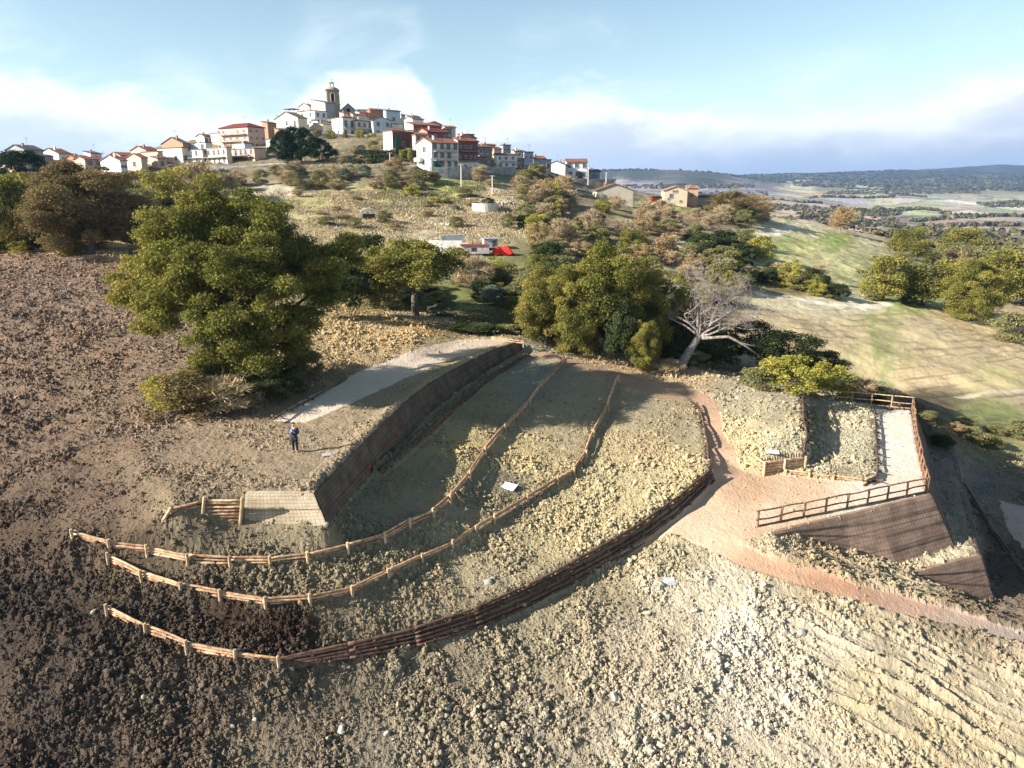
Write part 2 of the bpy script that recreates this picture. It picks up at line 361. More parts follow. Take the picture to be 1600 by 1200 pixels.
for p in [(-25, 8, -9), (0, 8, -12), (25, 8, -14), (60, 20, -16), (55, 42, -14), (70, 60, -14), (47, 66, -11.5), (52, 78, -11), (-70, 10, -6), (0, -60, -25), (150, -60, -40), (-200, -60, 0), (-180, 60, 5), (120, 60, -17), (120, 110, -17),
          (-150, 340, 22), (-80, 345, 30), (-10, 345, 22), (60, 345, 8), (-110, 480, -15), (0, 480, -20), (-300, 400, 10), (150, 420, -8), (90, 300, 4), (0, 800, -60), (-600, 800, -60), (300, 900, -45), (0, 2500, -40), (-1500, 2500, -80),
          (-1500, 600, -60), (-9000, -3000, -50), (9000, -3000, -50), (-9000, 9500, -60), (9500, 9500, 20), (0, 9500, 0), (5000, 9500, 10), (-3000, 5000, -60), (1200, 400, -60), (2500, 1500, -80), (6000, 3000, -60), (600, 100, -50), (6000, 0, -60), (5200, 6100, 250), (3000, 7200, 60), (500, 5200, 40), (-700, 4300, 60)]:
    cp(p)
# ---- houses of the village, given by their near corner; each base is a survey point too
# (left edge, near corner, right edge, base y, eave y, distance, roof, yaw, wall, roof colour, (rows, cols) front, (rows, cols) left, label, extras)
HS = []
WH = (236, 234, 230); CR = (232, 218, 192); PK = (226, 190, 168); GY = (176, 172, 166); BR = (176, 138, 112); ST = (190, 176, 152); RD = (140, 62, 48); BL = (196, 206, 216)
TR = (164, 108, 84); TB = (134, 110, 92); TG = (116, 110, 104); TD = (134, 66, 56); TP = (184, 146, 124)
def hs(*a, **k): HS.append((a, k))
# left street
hs(-30, 22, 46, 268, 243, 190, 'gf', 30, PK, TP, (2, 2), None, 'pale pink house with tan roof at the left edge behind the dark conifer')
hs(14, 43, 72, 262, 234, 205, 'gl', 34, GY, TP, (2, 3), None, 'grey two-storey house with two window rows and dark roof ridge near the left edge', roof2=TG, balc=[1])
hs(68, 72, 86, 262, 244, 214, 'sh', 34, GY, TG, (1, 2), None, 'low grey house in shade joined to the right of the two-row grey house')
hs(64, 94, 114, 258, 240, 222, 'gl', 34, WH, TR, (1, 1), None, 'white gabled house with brown eaves between grey houses in the left street', tilt=1)
hs(84, 97, 112, 266, 254, 206, 'sh', 34, PK, TR, None, None, 'low pink outbuilding under the white gabled house in the left street')
hs(106, 118, 142, 262, 246, 214, 'gl', 34, BR, TR, (1, 1), None, 'brown house with red shed roof left of the small white rooftop room')
hs(118, 134, 162, 262, 249, 208, 'gl', 34, PK, TR, (1, 2), None, 'tan-walled house with orange tiled roof above the brown oak')
hs(132, 143, 160, 250, 240, 232, 'sh', 34, WH, TG, (1, 1), None, 'small white rooftop room with grey sloping roof above the brown oak')
hs(172, 190, 216, 258, 243, 226, 'gl', 34, PK, TR, (1, 2), None, 'pink house with red roof peeking behind the white gabled house')
hs(159, 189.5, 200, 267, 251, 196, 'gl', 34, WH, TR, (1, 2), None, 'bright white gabled house with two small blue shutters, left of the peach house')
hs(200, 222.5, 232, 266, 246.5, 204, 'gl', 34, PK, TR, None, (1, 1), 'peach house with red roof and one tall dark opening', low=1)
hs(206, 230, 250, 250, 235, 226, 'gl', 36, PK, TR, (1, 1), (1, 1), 'small pale gabled house with grey roof trim behind the flat concrete block')
hs(223, 249, 256, 258, 237, 213, 'fl', 30, ST, TG, None, (1, 2), 'flat-roofed grey-beige block left of the brown gabled house')
hs(255, 288, 297, 246, 224, 222, 'gl', 34, BR, TB, (1, 1), (1, 1), 'brown brick gabled house with overhanging eaves, upper storey')
hs(249, 287, 297, 259, 231, 214, 'fl', 34, CR, TB, (1, 1), (1, 2), 'wide cream lower block beneath the brown brick gable', low=1)
hs(289, 322, 333, 236, 223, 222, 'fl', 32, WH, TG, (1, 1), (1, 3), 'white flat-roofed house right of the brown gable, upper storey')
hs(287, 318, 328, 259, 234, 212, 'fl', 32, WH, TG, (2, 1), (2, 2), 'white block with blue-shaded balconies right of the brown gable, lower storeys', balcl=[1])
hs(308, 320, 333, 226, 213, 245, 'gl', 34, WH, TB, (1, 2), None, 'small white gabled house left of the salmon brick block')
hs(331, 345, 349, 229, 208, 240, 'fl', 30, PK, TR, None, None, 'salmon block with a dark red strip beside the pink apartment house', strip=1)
hs(318, 356, 364, 259, 231, 205, 'fl', 26, CR, TP, None, (2, 5), 'cream terraced block with long balconies, left half of the row', balcl=[0, 1])
hs(358, 399, 417, 257, 232, 206, 'fl', 30, PK, TG, None, (2, 5), 'pinkish terraced block with long balconies and bare grey-blue end wall', balcl=[0, 1])
hs(368, 382, 394, 232, 224, 212, 'fl', 30, WH, TG, None, None, 'small white rooftop box on the terraced row below the pink apartment house', low=1)
hs(346, 389.5, 416, 231, 198.5, 226, 'hip', 36, PK, TD, (3, 3), (3, 4), 'pink three-storey apartment house with dark red hipped roof and balconies', balcl=[1, 2])
hs(411, 420, 434, 219, 192.5, 240, 'sh', 34, BR, TB, None, None, 'tall brown wall house with pale left edge, right of the pink apartment house')
hs(430, 438, 456, 218, 203, 232, 'sh', 34, BR, TG, (1, 1), None, 'low dark brown house above the pines, right of the tall brown wall')
# central cluster under the tower
hs(433, 458, 470, 196, 182.5, 262, 'sh', 36, WH, TB, None, (1, 3), 'white house with rooftop canopy above the broad cream house', roomtop=1)
hs(432, 467.5, 482, 214, 184, 246, 'gl', 38, CR, TB, None, (2, 3), 'broad cream house with brown roof above the pines', balcl=[1])
hs(468, 484, 491, 182, 166, 292, 'gl', 38, CR, TB, (1, 1), (1, 3), 'cream house with brown eaves, highest on the left of the tower')
hs(489, 510, 533, 196, 160.5, 286, 'sh', 40, CR, TG, None, None, 'tall cream building, front toned grey for shade, sloping slate roof, beside the bell tower', tone2=GY)
hs(466, 493, 512, 199, 173, 268, 'fl', 38, WH, TG, (2, 2), (2, 2), 'white two-storey house in front of the cream house, left of the tower')
hs(488, 497, 512, 205, 189, 256, 'fl', 38, WH, TG, None, None, 'small white annex with shaded side below the tower')
hs(484, 505, 520, 205, 194, 252, 'sh', 36, CR, TB, None, None, 'low cream building with tiled roof behind the terrace trees')
hs(520, 536.5, 556, 214, 184, 248, 'fl', 30, WH, TR, (2, 2), (2, 1), 'white twin house with red roof edge and two balconies on the terrace', balc=[1])
hs(550, 557, 584, 214, 189, 250, 'sh', 22, CR, TG, (2, 3), None, 'cream house with small windows in the middle of the terrace row', balc=[1])
hs(582, 584, 612, 214, 188, 250, 'gf', 18, BL, TG, (2, 2), None, 'pale blue gabled house at the right end of the terrace row')
hs(531, 537, 545, 186, 177, 262, 'sh', 30, CR, TR, None, None, 'small stone-coloured attic house with red tiles below the church')
hs(545, 552, 574, 190, 179, 262, 'gl', 30, CR, TR, None, None, 'low cream house with orange tiled roof between church and terrace row')
hs(574, 579, 602, 192, 172, 270, 'fl', 24, (196, 132, 104), TR, (1, 2), None, 'salmon brick house with chimneys right of the church', chim=3)
hs(600, 604, 626, 196, 173, 268, 'sh', 26, BL, TG, (1, 1), None, 'pale blue-white house with sloping parapet right of the salmon house', chim=1)
hs(622, 627, 636, 192, 180, 275, 'sh', 26, CR, TG, None, None, 'narrow cream house wedged behind the pale blue one')
hs(612, 614, 634, 204, 194, 252, 'fl', 20, GY, TG, None, None, 'long grey wall block below the pale blue houses')
hs(632, 645, 662, 203, 186, 250, 'gl', 34, WH, TG, (1, 1), None, 'white house with shaded blue gable above the red roofs', chim=1)
hs(661, 668, 690, 206, 194, 246, 'gf', 28, (196, 150, 150), TP, None, None, 'mauve gabled house on the crest above the red roofs')
hs(600, 614, 649, 239, 205, 206, 'fl', 34, WH, TR, (1, 3), None, 'dark red-brown house with a blank white side wall and green scaffold netting', front=(128, 84, 72), net=1)
hs(633, 646, 690, 214, 195, 230, 'sh', 28, WH, TR, (1, 4), None, 'long brown-red house with red tiled roof and loggia, above the netted house', front=(146, 100, 84))
hs(652, 668, 700, 222, 206, 218, 'gl', 28, BR, TD, (1, 4), None, 'dark red house with a red tiled roof behind the cream gabled house', front=(130, 84, 76))
hs(645, 650, 668, 236, 211, 205, 'fl', 28, GY, TR, (2, 2), None, 'grey house with metal balcony frame behind the cream gabled house')
hs(690, 692, 706, 213, 202, 238, 'fl', 24, GY, TG, (1, 2), None, 'grey house with dark roof at the right end of the crest')
hs(652, 675, 717, 264, 223, 182, 'gl', 32, (240, 232, 206), TR, (3, 4), (2, 1), 'tall cream gabled house with orange tiled roof and balconies, nearest in the village', balc=[1, 2], chim=1, net2=1)
hs(706, 716, 747, 267, 220, 190, 'gl', 30, WH, TR, (3, 4), None, 'three-storey red-brown house with white ground floor beside the cream gabled house', front=(136, 88, 78), balc=[1, 2], base2=1)
hs(717, 719, 741, 222, 210, 206, 'fl', 20, BR, TG, None, None, 'dark rooftop loggia with flat roof above the red-brown house', low=1)
hs(712, 716, 744, 226, 215, 202, 'gf', 26, BR, TR, None, None, 'low orange tiled house under the dark rooftop loggia')
hs(741, 745, 768, 257, 230, 200, 'sh', 26, (140, 120, 124), TG, (2, 2), None, 'shaded grey-mauve house right of the three-storey red-brown house', balc=[1])
hs(750, 754, 774, 244, 227, 214, 'gl', 26, CR, TR, None, None, 'cream house with orange tiled roof right of the village centre')
hs(766, 772, 784, 248, 233, 214, 'sh', 26, PK, TR, None, None, 'small pink house with tiled roof behind the white double-window house')
hs(782, 786, 798, 240, 227, 222, 'fl', 24, GY, TG, (1, 2), None, 'small grey house with raised roof terrace behind the white double-window house')
hs(773, 776, 807, 262, 242, 206, 'gl', 22, WH, TB, (2, 3), None, 'white house with two large dark windows and brown tiled roof', balc=[1])
hs(800, 804, 820, 266, 237, 212, 'sh', 26, CR, TB, (3, 1), None, 'narrow cream house right of the white double-window house', balc=[1, 2])
hs(817, 819, 833, 266, 238, 212, 'fl', 22, (170, 178, 192), TG, (2, 2), None, 'blue-grey house with flat roof right of the narrow cream house')
hs(833, 834, 852, 268, 248, 216, 'gl', 20, (172, 176, 186), TR, (1, 2), None, 'low grey house with orange tiled roof left of the blank grey gable')
hs(850, 852, 861, 268, 250, 224, 'fl', 20, GY, TG, (1, 1), None, 'dark narrow house in the gap left of the blank grey gable')
hs(854, 883, 885.5, 277, 258, 234, 'gl', 62, (206, 198, 178), TG, None, None, 'blank grey rendered gable house at the right end of the village')
hs(882, 885, 917, 279, 253, 236, 'gl', 6, WH, TR, (2, 3), None, 'white two-storey house with red tiled roof at the right end of the village', door=1)
hs(918, 921, 937, 283, 268, 240, 'sh', 12, (150, 160, 178), TG, (1, 1), None, 'small blue-shaded shed right of the white end house')
hs(896, 899, 962, 292, 281, 236, 'fl', 10, GY, TG, None, None, 'low dark retaining building below the white end house')
hs(931, 932, 989, 309, 298, 196, 'gf', 8, (200, 186, 164), TB, None, None, 'long low shed with shallow brown gable among bushes, left of the farmhouse')
hs(1032, 1037, 1073, 321, 298, 224, 'gf', 8, (222, 200, 168), TP, 'farm', None, 'stone farmhouse with shallow gable and small scattered windows')
hs(1070, 1072, 1090, 315, 294, 228, 'sh', 8, (212, 168, 132), TP, (1, 1), None, 'narrow tan stone wing with one window on the farmhouse right side')
hs(1088, 1090, 1122, 318, 308, 231, 'sh', 8, ST, (92, 88, 92), None, None, 'low ruined outbuilding with dark sheet roof right of the farmhouse')
hs(44, 58, 70, 258, 245, 232, 'gl', 34, CR, TR, (1, 1), None, 'cream gabled house wedged behind the grey two-row house')
hs(146, 158, 176, 264, 252, 214, 'gl', 34, WH, TR, (1, 1), None, 'low white house with orange roof left of the bright white gabled house')
hs(238, 248, 262, 264, 248, 208, 'sh', 34, PK, TB, (1, 1), None, 'low pinkish house between the peach house and the wide cream block')
hs(100, 110, 124, 254, 243, 236, 'gl', 34, WH, TB, (1, 1), None, 'white house with brown roof behind the brown street house')
hs(462, 474, 488, 188, 178, 276, 'gl', 36, WH, TB, (1, 2), None, 'white house with brown roof tucked left of the white two-storey house')
hs(556, 562, 578, 186, 176, 268, 'sh', 26, WH, TR, (1, 2), None, 'white house with red tiles between the church aisle and salmon house')
hs(634, 640, 656, 194, 182, 262, 'sh', 28, CR, TB, (1, 1), None, 'cream house behind the white house with shaded blue gable')
hs(690, 696, 712, 208, 199, 244, 'gl', 26, CR, TR, (1, 1), None, 'cream house with orange roof at the right end of the crest')
hs(728, 732, 748, 232, 221, 214, 'sh', 26, CR, TR, (1, 1), None, 'cream house with orange roof right of the dark rooftop loggia')
hs(806, 811, 832, 277, 266, 204, 'sh', 24, CR, TB, (1, 2), None, 'low cream house below the blue-grey flat-roofed house')
hs(836, 840, 856, 278, 268, 212, 'gl', 22, WH, TR, (1, 1), None, 'low white house left of the blank grey gable')
hs(416, 424, 438, 228, 218, 222, 'fl', 34, CR, TG, (1, 1), None, 'small cream flat-roofed house above the left pines')
for a, k in HS:
    cp(Wy(a[1], a[3], a[5]))
for p in [(545, 186, 284), (522, 176, 292), (580, 194, 272)]: cp(Wy(*p))

def build_tin():
    # drop near-duplicates that are not on a constraint
    used = set(i for e in CE for i in e); P = np.array(CP); keep = []
    for i in range(len(P)):
        if i in used: keep.append(i); continue
        dd = np.hypot(P[keep, 0] - P[i, 0], P[keep, 1] - P[i, 1]) if keep else np.array([9.])
        lim = .25 if P[i, 1] < 70 else 2.5
        if dd.min() > lim: keep.append(i)
    mp = {o: n for n, o in enumerate(keep)}; P = P[keep]
    r = delaunay_2d_cdt([Vector((x, y)) for x, y in P[:, :2]], [(mp[a], mp[b]) for a, b in CE], [], 0, 1e-5)
    V2 = np.array([tuple(v) for v in r[0]]); T = np.array([f for f in r[2] if len(f) == 3])
    z = np.zeros(len(V2))
    for i, ov in enumerate(r[3]):
        if ov: z[i] = P[ov[0], 2]
        else:
            dd = np.hypot(P[:, 0] - V2[i, 0], P[:, 1] - V2[i, 1]); k = np.argsort(dd)[:2]; z[i] = P[k, 2].mean()
    return np.column_stack([V2, z]), T
TV, TT = build_tin()
def raster(x0, x1, y0, y1, st, blur):
    nx = int((x1 - x0) / st) + 1; ny = int((y1 - y0) / st) + 1
    Z = np.full((ny, nx), -5.0)
    for t in TT:
        a, b, c = TV[t]
        bx0, bx1 = min(a[0], b[0], c[0]), max(a[0], b[0], c[0]); by0, by1 = min(a[1], b[1], c[1]), max(a[1], b[1], c[1])
        i0 = max(0, int(math.floor((bx0 - x0) / st))); i1 = min(nx - 1, int(math.ceil((bx1 - x0) / st)))
        j0 = max(0, int(math.floor((by0 - y0) / st))); j1 = min(ny - 1, int(math.ceil((by1 - y0) / st)))
        if i1 < i0 or j1 < j0: continue
        X, Y = np.meshgrid(x0 + st * np.arange(i0, i1 + 1), y0 + st * np.arange(j0, j1 + 1))
        den = (b[1] - c[1]) * (a[0] - c[0]) + (c[0] - b[0]) * (a[1] - c[1])
        if abs(den) < 1e-9: continue
        l1 = ((b[1] - c[1]) * (X - c[0]) + (c[0] - b[0]) * (Y - c[1])) / den
        l2 = ((c[1] - a[1]) * (X - c[0]) + (a[0] - c[0]) * (Y - c[1])) / den; l3 = 1 - l1 - l2
        m = (l1 > -1e-6) & (l2 > -1e-6) & (l3 > -1e-6)
        zz = l1 * a[2] + l2 * b[2] + l3 * c[2]
        Z[j0:j1 + 1, i0:i1 + 1][m] = zz[m]
    for _ in range(2):
        for ax in (0, 1):
            k = blur; pad = [(0, 0), (0, 0)]; pad[ax] = (k, k); Q = np.pad(Z, pad, mode='edge'); cs = np.cumsum(Q, axis=ax)
            cs = np.concatenate([np.zeros_like(np.take(cs, [0], axis=ax)), cs], axis=ax); n = Z.shape[ax]
            Z = (np.take(cs, range(2 * k + 1, 2 * k + 1 + n), axis=ax) - np.take(cs, range(0, n), axis=ax)) / (2 * k + 1)
    return (x0, y0, st, Z)
RN = raster(-64, 64, 4, 96, .16, 1)
RM = raster(-420, 420, -40, 560, 2.0, 3)
RF = raster(-8900, 9300, -2900, 9300, 60, 3)
def bil(Rr, x, y):
    x0, y0, st, Z = Rr; fx = np.clip((x - x0) / st, 0, Z.shape[1] - 1.001); fy = np.clip((y - y0) / st, 0, Z.shape[0] - 1.001)
    i = fx.astype(int); j = fy.astype(int); fx = fx - i; fy = fy - j
    return (Z[j, i] * (1 - fx) + Z[j, i + 1] * fx) * (1 - fy) + (Z[j + 1, i] * (1 - fx) + Z[j + 1, i + 1] * fx) * fy
def inside_w(x, y, x0, x1, y0, y1, m):
    return np.clip(np.minimum.reduce([(x - x0) / m, (x1 - x) / m, (y - y0) / m, (y1 - y) / m]), 0, 1)
def H(x, y):
    x = np.asarray(x, float); y = np.asarray(y, float)
    zf = bil(RF, x, y); zm = bil(RM, x, y); zn = bil(RN, x, y)
    wm = inside_w(x, y, -410, 410, -38, 540, 60); wn = inside_w(x, y, -63, 63, 5, 95, 6)
    z = zf * (1 - wm) + zm * wm; z = z * (1 - wn) + zn * wn
    r = np.hypot(x, y)
    z = z + np.where(r > 300, (fbm(x / 260, y / 260, 5, 4) - .5) * np.clip((r - 300) / 1500, 0, 1) * 34, 0)
    z = z + np.where(r > 3000, (fbm(x / 700, y / 700, 15, 5) - .5) * np.clip((r - 3000) / 1000, 0, 1) * 16, 0)
    return z
def ground_at(px, py, t0=14.0):
    """where the line of sight through a photo pixel meets the land"""
    a, b, c = ray(px, py); ts = t0 * 1.012 ** np.arange(0, 540)
    z = CZ + c * ts; g = H(a * ts, b * ts); k = np.argmax(z < g)
    if z[k] >= g[k]: return None
    lo, hi = ts[k - 1], ts[k]
    for _ in range(18):
        m = (lo + hi) / 2
        if CZ + c * m < float(H(a * m, b * m)): hi = m
        else: lo = m
    return Vector((a * hi, b * hi, CZ + c * hi))
def on_ground(x, y): return Vector((x, y, float(H(x, y))))
def project(x, y, z):
    dz = z - CZ; dep = y * math.cos(TH) - dz * math.sin(TH); dep = np.where(dep < .5, .5, dep)
    return 800 + F * x / dep, 600 - F * (y * math.sin(TH) + dz * math.cos(TH)) / dep

# ---- polar sheet round the viewpoint, finest where the land is near
def seq(a, b, f):
    o = [a]
    while o[-1] < b: o.append(o[-1] + f(o[-1]))
    return o
az_f = np.arange(-41, 41.01, .062)
AZ = np.radians(np.concatenate([np.arange(-100, -41, 1.1), az_f, np.arange(41.6, 100, 1.1)]))
RR = np.array([2, 6, 10, 13, 15, 16.5] + seq(17.5, 34, lambda r: .062) + seq(34.07, 72, lambda r: .075 * (r / 34) ** 1.3)[0:] + seq(72.3, 300, lambda r: .22 * (r / 72) ** 1.25) + seq(303, 9200, lambda r: r * .011))
AZ, RR = np.meshgrid(AZ, RR); GX = RR * np.sin(AZ); GY = RR * np.cos(AZ)
GZ0 = H(GX, GY)
U, Vv = project(GX, GY, GZ0)
def poly_mask(X, Y, poly):
    m = np.zeros(X.shape, bool); n = len(poly); x0 = min(p[0] for p in poly); x1 = max(p[0] for p in poly); y0 = min(p[1] for p in poly); y1 = max(p[1] for p in poly)
    bb = (X > x0) & (X < x1) & (Y > y0) & (Y < y1); xs = X[bb]; ys = Y[bb]; mm = np.zeros(xs.shape, bool)
    for i in range(n):
        ax, ay = poly[i][0], poly[i][1]; bx, by = poly[(i + 1) % n][0], poly[(i + 1) % n][1]
        if ay == by: continue
        cnd = ((ay > ys) != (by > ys)) & (xs < (bx - ax) * (ys - ay) / (by - ay) + ax)
        mm ^= cnd
    m[bb] = mm; return m
def world_poly(pts): return [(g.x, g.y) for g in (ground_at(*p) for p in pts) if g is not None]
def seg_dist(X, Y, pts):
    best = np.full(X.shape, 1e9)
    for a, b in zip(pts, pts[1:]):
        dx, dy = b[0] - a[0], b[1] - a[1]; L = dx * dx + dy * dy + 1e-9
        t = np.clip(((X - a[0]) * dx + (Y - a[1]) * dy) / L, 0, 1)
        best = np.minimum(best, np.hypot(X - a[0] - t * dx, Y - a[1] - t * dy))
    return best
wob = (fbm(GX * 1.3, GY * 1.3, 31, 3) - .5) * .5           # ragged borders between surfaces
PX = GX + wob * .5; PY = GY + (fbm(GX * 1.3 + 50, GY * 1.3, 32, 3) - .5) * .3
near = RR < 90
strip_poly = world_poly([(426, 658), (445, 640), (500, 612), (600, 565), (660, 543), (715, 531), (802, 529), (780, 538), (700, 562), (640, 588), (560, 625), (478, 660)])
plat_poly = [(p.x, p.y) for p in [Wz(818, 543, -.2), Wz(850, 549, -.6), Wz(900, 566, -1.3), Wz(985, 588, -2.1), Wz(1040, 598, -2.4), Wz(1090, 612, -2.6), Wz(1118, 632, -3), Wz(1132, 680, -3.4), Wz(1146, 712, -3.7), Wz(1160, 739, -3.9), Wz(1190, 741, -4), Wz(1228, 743, -4), Wz(1300, 751, -4), Wz(1354, 757, -4), Wz(1374, 747, -4), Wz(1369, 639, -4), Wz(1425, 642, -4)]] + \
    [(p.x, p.y) for p in (Wz(1452, 772, -4), Wz(1205, 832, -4.15), Wz(1172, 842, -4.3))] + [(p.x, p.y) for p in ramp_hi] + [(p.x, p.y) for p in reversed(ramp_lo)] + \
    [(p.x, p.y) for p in [W4b[-8], W4b[-4], W4b[-1], Wz(1108, 715, -3.6), Wz(1103, 690, -3.4), Wz(1096, 655, -3.1), Wz(1088, 634, -2.8), Wz(1040, 624, -2.55), Wz(960, 597, -1.9), Wz(886, 571, -1.2), Wz(836, 555, -.5)]]
pit_poly = [(32.0, 45.), (36, 44.), (45, 60), (60, 60), (60, 30), (32, 30), (31.5, 38)]
m_plat = poly_mask(PX, PY, plat_poly) & near; m_strip = poly_mask(PX, PY, strip_poly) & near; m_pit = poly_mask(PX, PY, [(33.0, 34), (36.6, 47.5), (39.5, 53), (43, 52), (46, 40), (40, 30)]) & near
m_gravel = m_plat | m_strip | m_pit

# ---- colour of the soils and crops, and how cloddy they are, by survey samples (photo px, py, r, g, b, clod)
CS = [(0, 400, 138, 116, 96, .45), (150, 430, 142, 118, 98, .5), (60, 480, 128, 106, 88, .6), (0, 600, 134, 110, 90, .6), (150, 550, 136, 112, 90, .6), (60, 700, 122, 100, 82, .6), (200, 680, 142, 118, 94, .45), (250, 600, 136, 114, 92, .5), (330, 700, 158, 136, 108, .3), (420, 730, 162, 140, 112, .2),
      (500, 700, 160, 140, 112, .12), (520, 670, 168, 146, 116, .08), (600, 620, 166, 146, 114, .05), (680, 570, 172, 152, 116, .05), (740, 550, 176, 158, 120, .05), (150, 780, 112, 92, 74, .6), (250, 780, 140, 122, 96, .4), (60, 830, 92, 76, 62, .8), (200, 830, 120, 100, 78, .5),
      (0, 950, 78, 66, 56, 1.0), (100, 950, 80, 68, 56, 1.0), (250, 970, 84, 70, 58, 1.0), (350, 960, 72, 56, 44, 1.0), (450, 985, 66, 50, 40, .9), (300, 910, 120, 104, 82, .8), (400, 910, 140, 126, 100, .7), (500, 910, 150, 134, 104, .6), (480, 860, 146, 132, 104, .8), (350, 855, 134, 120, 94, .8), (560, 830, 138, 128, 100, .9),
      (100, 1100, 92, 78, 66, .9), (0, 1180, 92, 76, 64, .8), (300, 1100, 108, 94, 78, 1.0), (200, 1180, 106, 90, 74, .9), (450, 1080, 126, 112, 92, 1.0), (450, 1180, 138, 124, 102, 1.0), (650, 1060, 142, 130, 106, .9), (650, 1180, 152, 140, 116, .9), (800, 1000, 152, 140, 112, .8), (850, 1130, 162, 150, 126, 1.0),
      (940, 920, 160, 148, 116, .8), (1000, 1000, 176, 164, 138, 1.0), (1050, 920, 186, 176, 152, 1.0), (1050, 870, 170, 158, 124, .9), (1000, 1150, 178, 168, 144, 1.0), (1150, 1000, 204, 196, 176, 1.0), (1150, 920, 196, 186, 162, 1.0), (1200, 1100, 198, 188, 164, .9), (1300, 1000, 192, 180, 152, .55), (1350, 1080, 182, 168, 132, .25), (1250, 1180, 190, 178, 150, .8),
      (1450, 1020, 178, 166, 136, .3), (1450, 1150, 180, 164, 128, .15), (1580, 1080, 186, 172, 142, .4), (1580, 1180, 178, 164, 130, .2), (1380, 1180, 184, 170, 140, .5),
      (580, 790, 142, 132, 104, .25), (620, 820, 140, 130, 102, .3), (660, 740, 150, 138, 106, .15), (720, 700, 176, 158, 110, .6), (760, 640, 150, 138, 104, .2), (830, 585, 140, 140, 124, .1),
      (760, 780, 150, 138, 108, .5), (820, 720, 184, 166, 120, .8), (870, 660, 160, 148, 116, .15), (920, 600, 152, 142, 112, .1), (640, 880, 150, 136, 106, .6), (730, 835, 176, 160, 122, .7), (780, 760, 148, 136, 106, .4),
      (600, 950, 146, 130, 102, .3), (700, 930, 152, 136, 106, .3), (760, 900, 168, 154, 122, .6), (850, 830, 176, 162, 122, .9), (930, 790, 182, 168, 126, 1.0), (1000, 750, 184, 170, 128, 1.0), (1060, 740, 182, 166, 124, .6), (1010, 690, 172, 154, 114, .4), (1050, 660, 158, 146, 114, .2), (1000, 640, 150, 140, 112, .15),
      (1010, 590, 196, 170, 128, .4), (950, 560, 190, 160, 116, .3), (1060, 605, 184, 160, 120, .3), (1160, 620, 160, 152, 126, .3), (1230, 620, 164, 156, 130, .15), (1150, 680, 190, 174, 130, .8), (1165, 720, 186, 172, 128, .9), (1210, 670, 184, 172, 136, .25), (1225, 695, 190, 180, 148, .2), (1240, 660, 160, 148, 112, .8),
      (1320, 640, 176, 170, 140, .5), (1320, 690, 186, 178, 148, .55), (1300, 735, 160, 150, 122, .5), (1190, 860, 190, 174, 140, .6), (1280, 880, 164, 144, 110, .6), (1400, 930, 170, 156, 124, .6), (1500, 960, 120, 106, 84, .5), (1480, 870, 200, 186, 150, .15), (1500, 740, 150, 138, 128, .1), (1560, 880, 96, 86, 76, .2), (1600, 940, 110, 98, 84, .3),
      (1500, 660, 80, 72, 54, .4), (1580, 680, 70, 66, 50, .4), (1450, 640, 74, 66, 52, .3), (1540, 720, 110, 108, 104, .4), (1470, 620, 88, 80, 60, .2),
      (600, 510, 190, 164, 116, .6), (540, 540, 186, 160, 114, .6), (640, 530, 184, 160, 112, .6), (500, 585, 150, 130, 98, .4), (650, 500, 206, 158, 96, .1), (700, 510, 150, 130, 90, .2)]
CS = np.array(CS, float)
def idw(samples, u, v, p=3.2):
    num = np.zeros(u.shape + (samples.shape[1] - 2,)); den = np.zeros(u.shape)
    for s_ in samples:
        w = 1.0 / (((u - s_[0]) ** 2 + ((v - s_[1]) * 1.25) ** 2) + 300) ** (p / 2)
        den += w; num += w[..., None] * s_[2:]
    return num / den[..., None]
RNr = (RR[:, 0] < 84); nr = int(RNr.sum())
un = U[:nr] + (fbm(GX[:nr] * .7, GY[:nr] * .7, 41, 4) - .5) * 60; vn = Vv[:nr] + (fbm(GX[:nr] * .7, GY[:nr] * .7, 45, 4) - .5) * 40
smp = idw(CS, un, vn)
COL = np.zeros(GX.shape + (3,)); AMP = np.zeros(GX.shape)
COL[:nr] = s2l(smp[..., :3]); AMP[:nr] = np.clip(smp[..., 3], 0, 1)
# furrow direction bottom right and tracks
x = GX[:nr]; y = GY[:nr]; amp = AMP[:nr].copy()
patch = np.clip((fbm(x * .55, y * .55, 61, 4) - .36) * 5, .25, 1.2)
amp = amp * patch
g = m_gravel[:nr]
amp = amp * np.where((U[:nr] < 380) & (Vv[:nr] < 780), .72, .9); amp = np.where(g, .06, amp)
# planting wall faces, berms and walls stay smooth under their facings
dw = np.minimum(seg_dist(x, y, [(p.x, p.y) for p in wall_side_top]), seg_dist(x, y, [(p.x, p.y) for p in wall_side_bot]))
facing_poly = [(p.x, p.y) for p in wall_front_top[:1] + wall_side_top] + [(p.x, p.y) for p in reversed(wall_side_bot)] + [(wall_front_bot[0].x, wall_front_bot[0].y)]
mface = poly_mask(x, y, facing_poly)
for pp in ([*t1_front_top, *t1_side_top[1:], *reversed(t1_side_bot), *reversed(t1_front_bot[:-1])], [*t2_front_top, *t2_side_top[1:], *reversed(t2_side_bot), *reversed(t2_front_bot[:-1])],
           [*W4, *reversed(W4b)], [*mound_edge, *reversed(mound_foot)]):
    mface |= poly_mask(x, y, [(p.x, p.y) for p in pp])
amp = np.where(mface, 0.0, amp)
wx = (vnoise(x * 6, y * 6, 201) - .5) * .12; wy = (vnoise(x * 6, y * 6, 202) - .5) * .12
cl = clods(x + wx, y + wy, .50, 3, .30) * .65; c2 = clods(x + 31 + wx, y + 7 + wy, .27, 13, .70) * .85; c3 = clods(x + 3, y + 77, .15, 23, .9) * 1.1
grain = RNG.random(x.shape) - .5
fineN = (fbm(x * 7, y * 7, 71, 3) - .5)
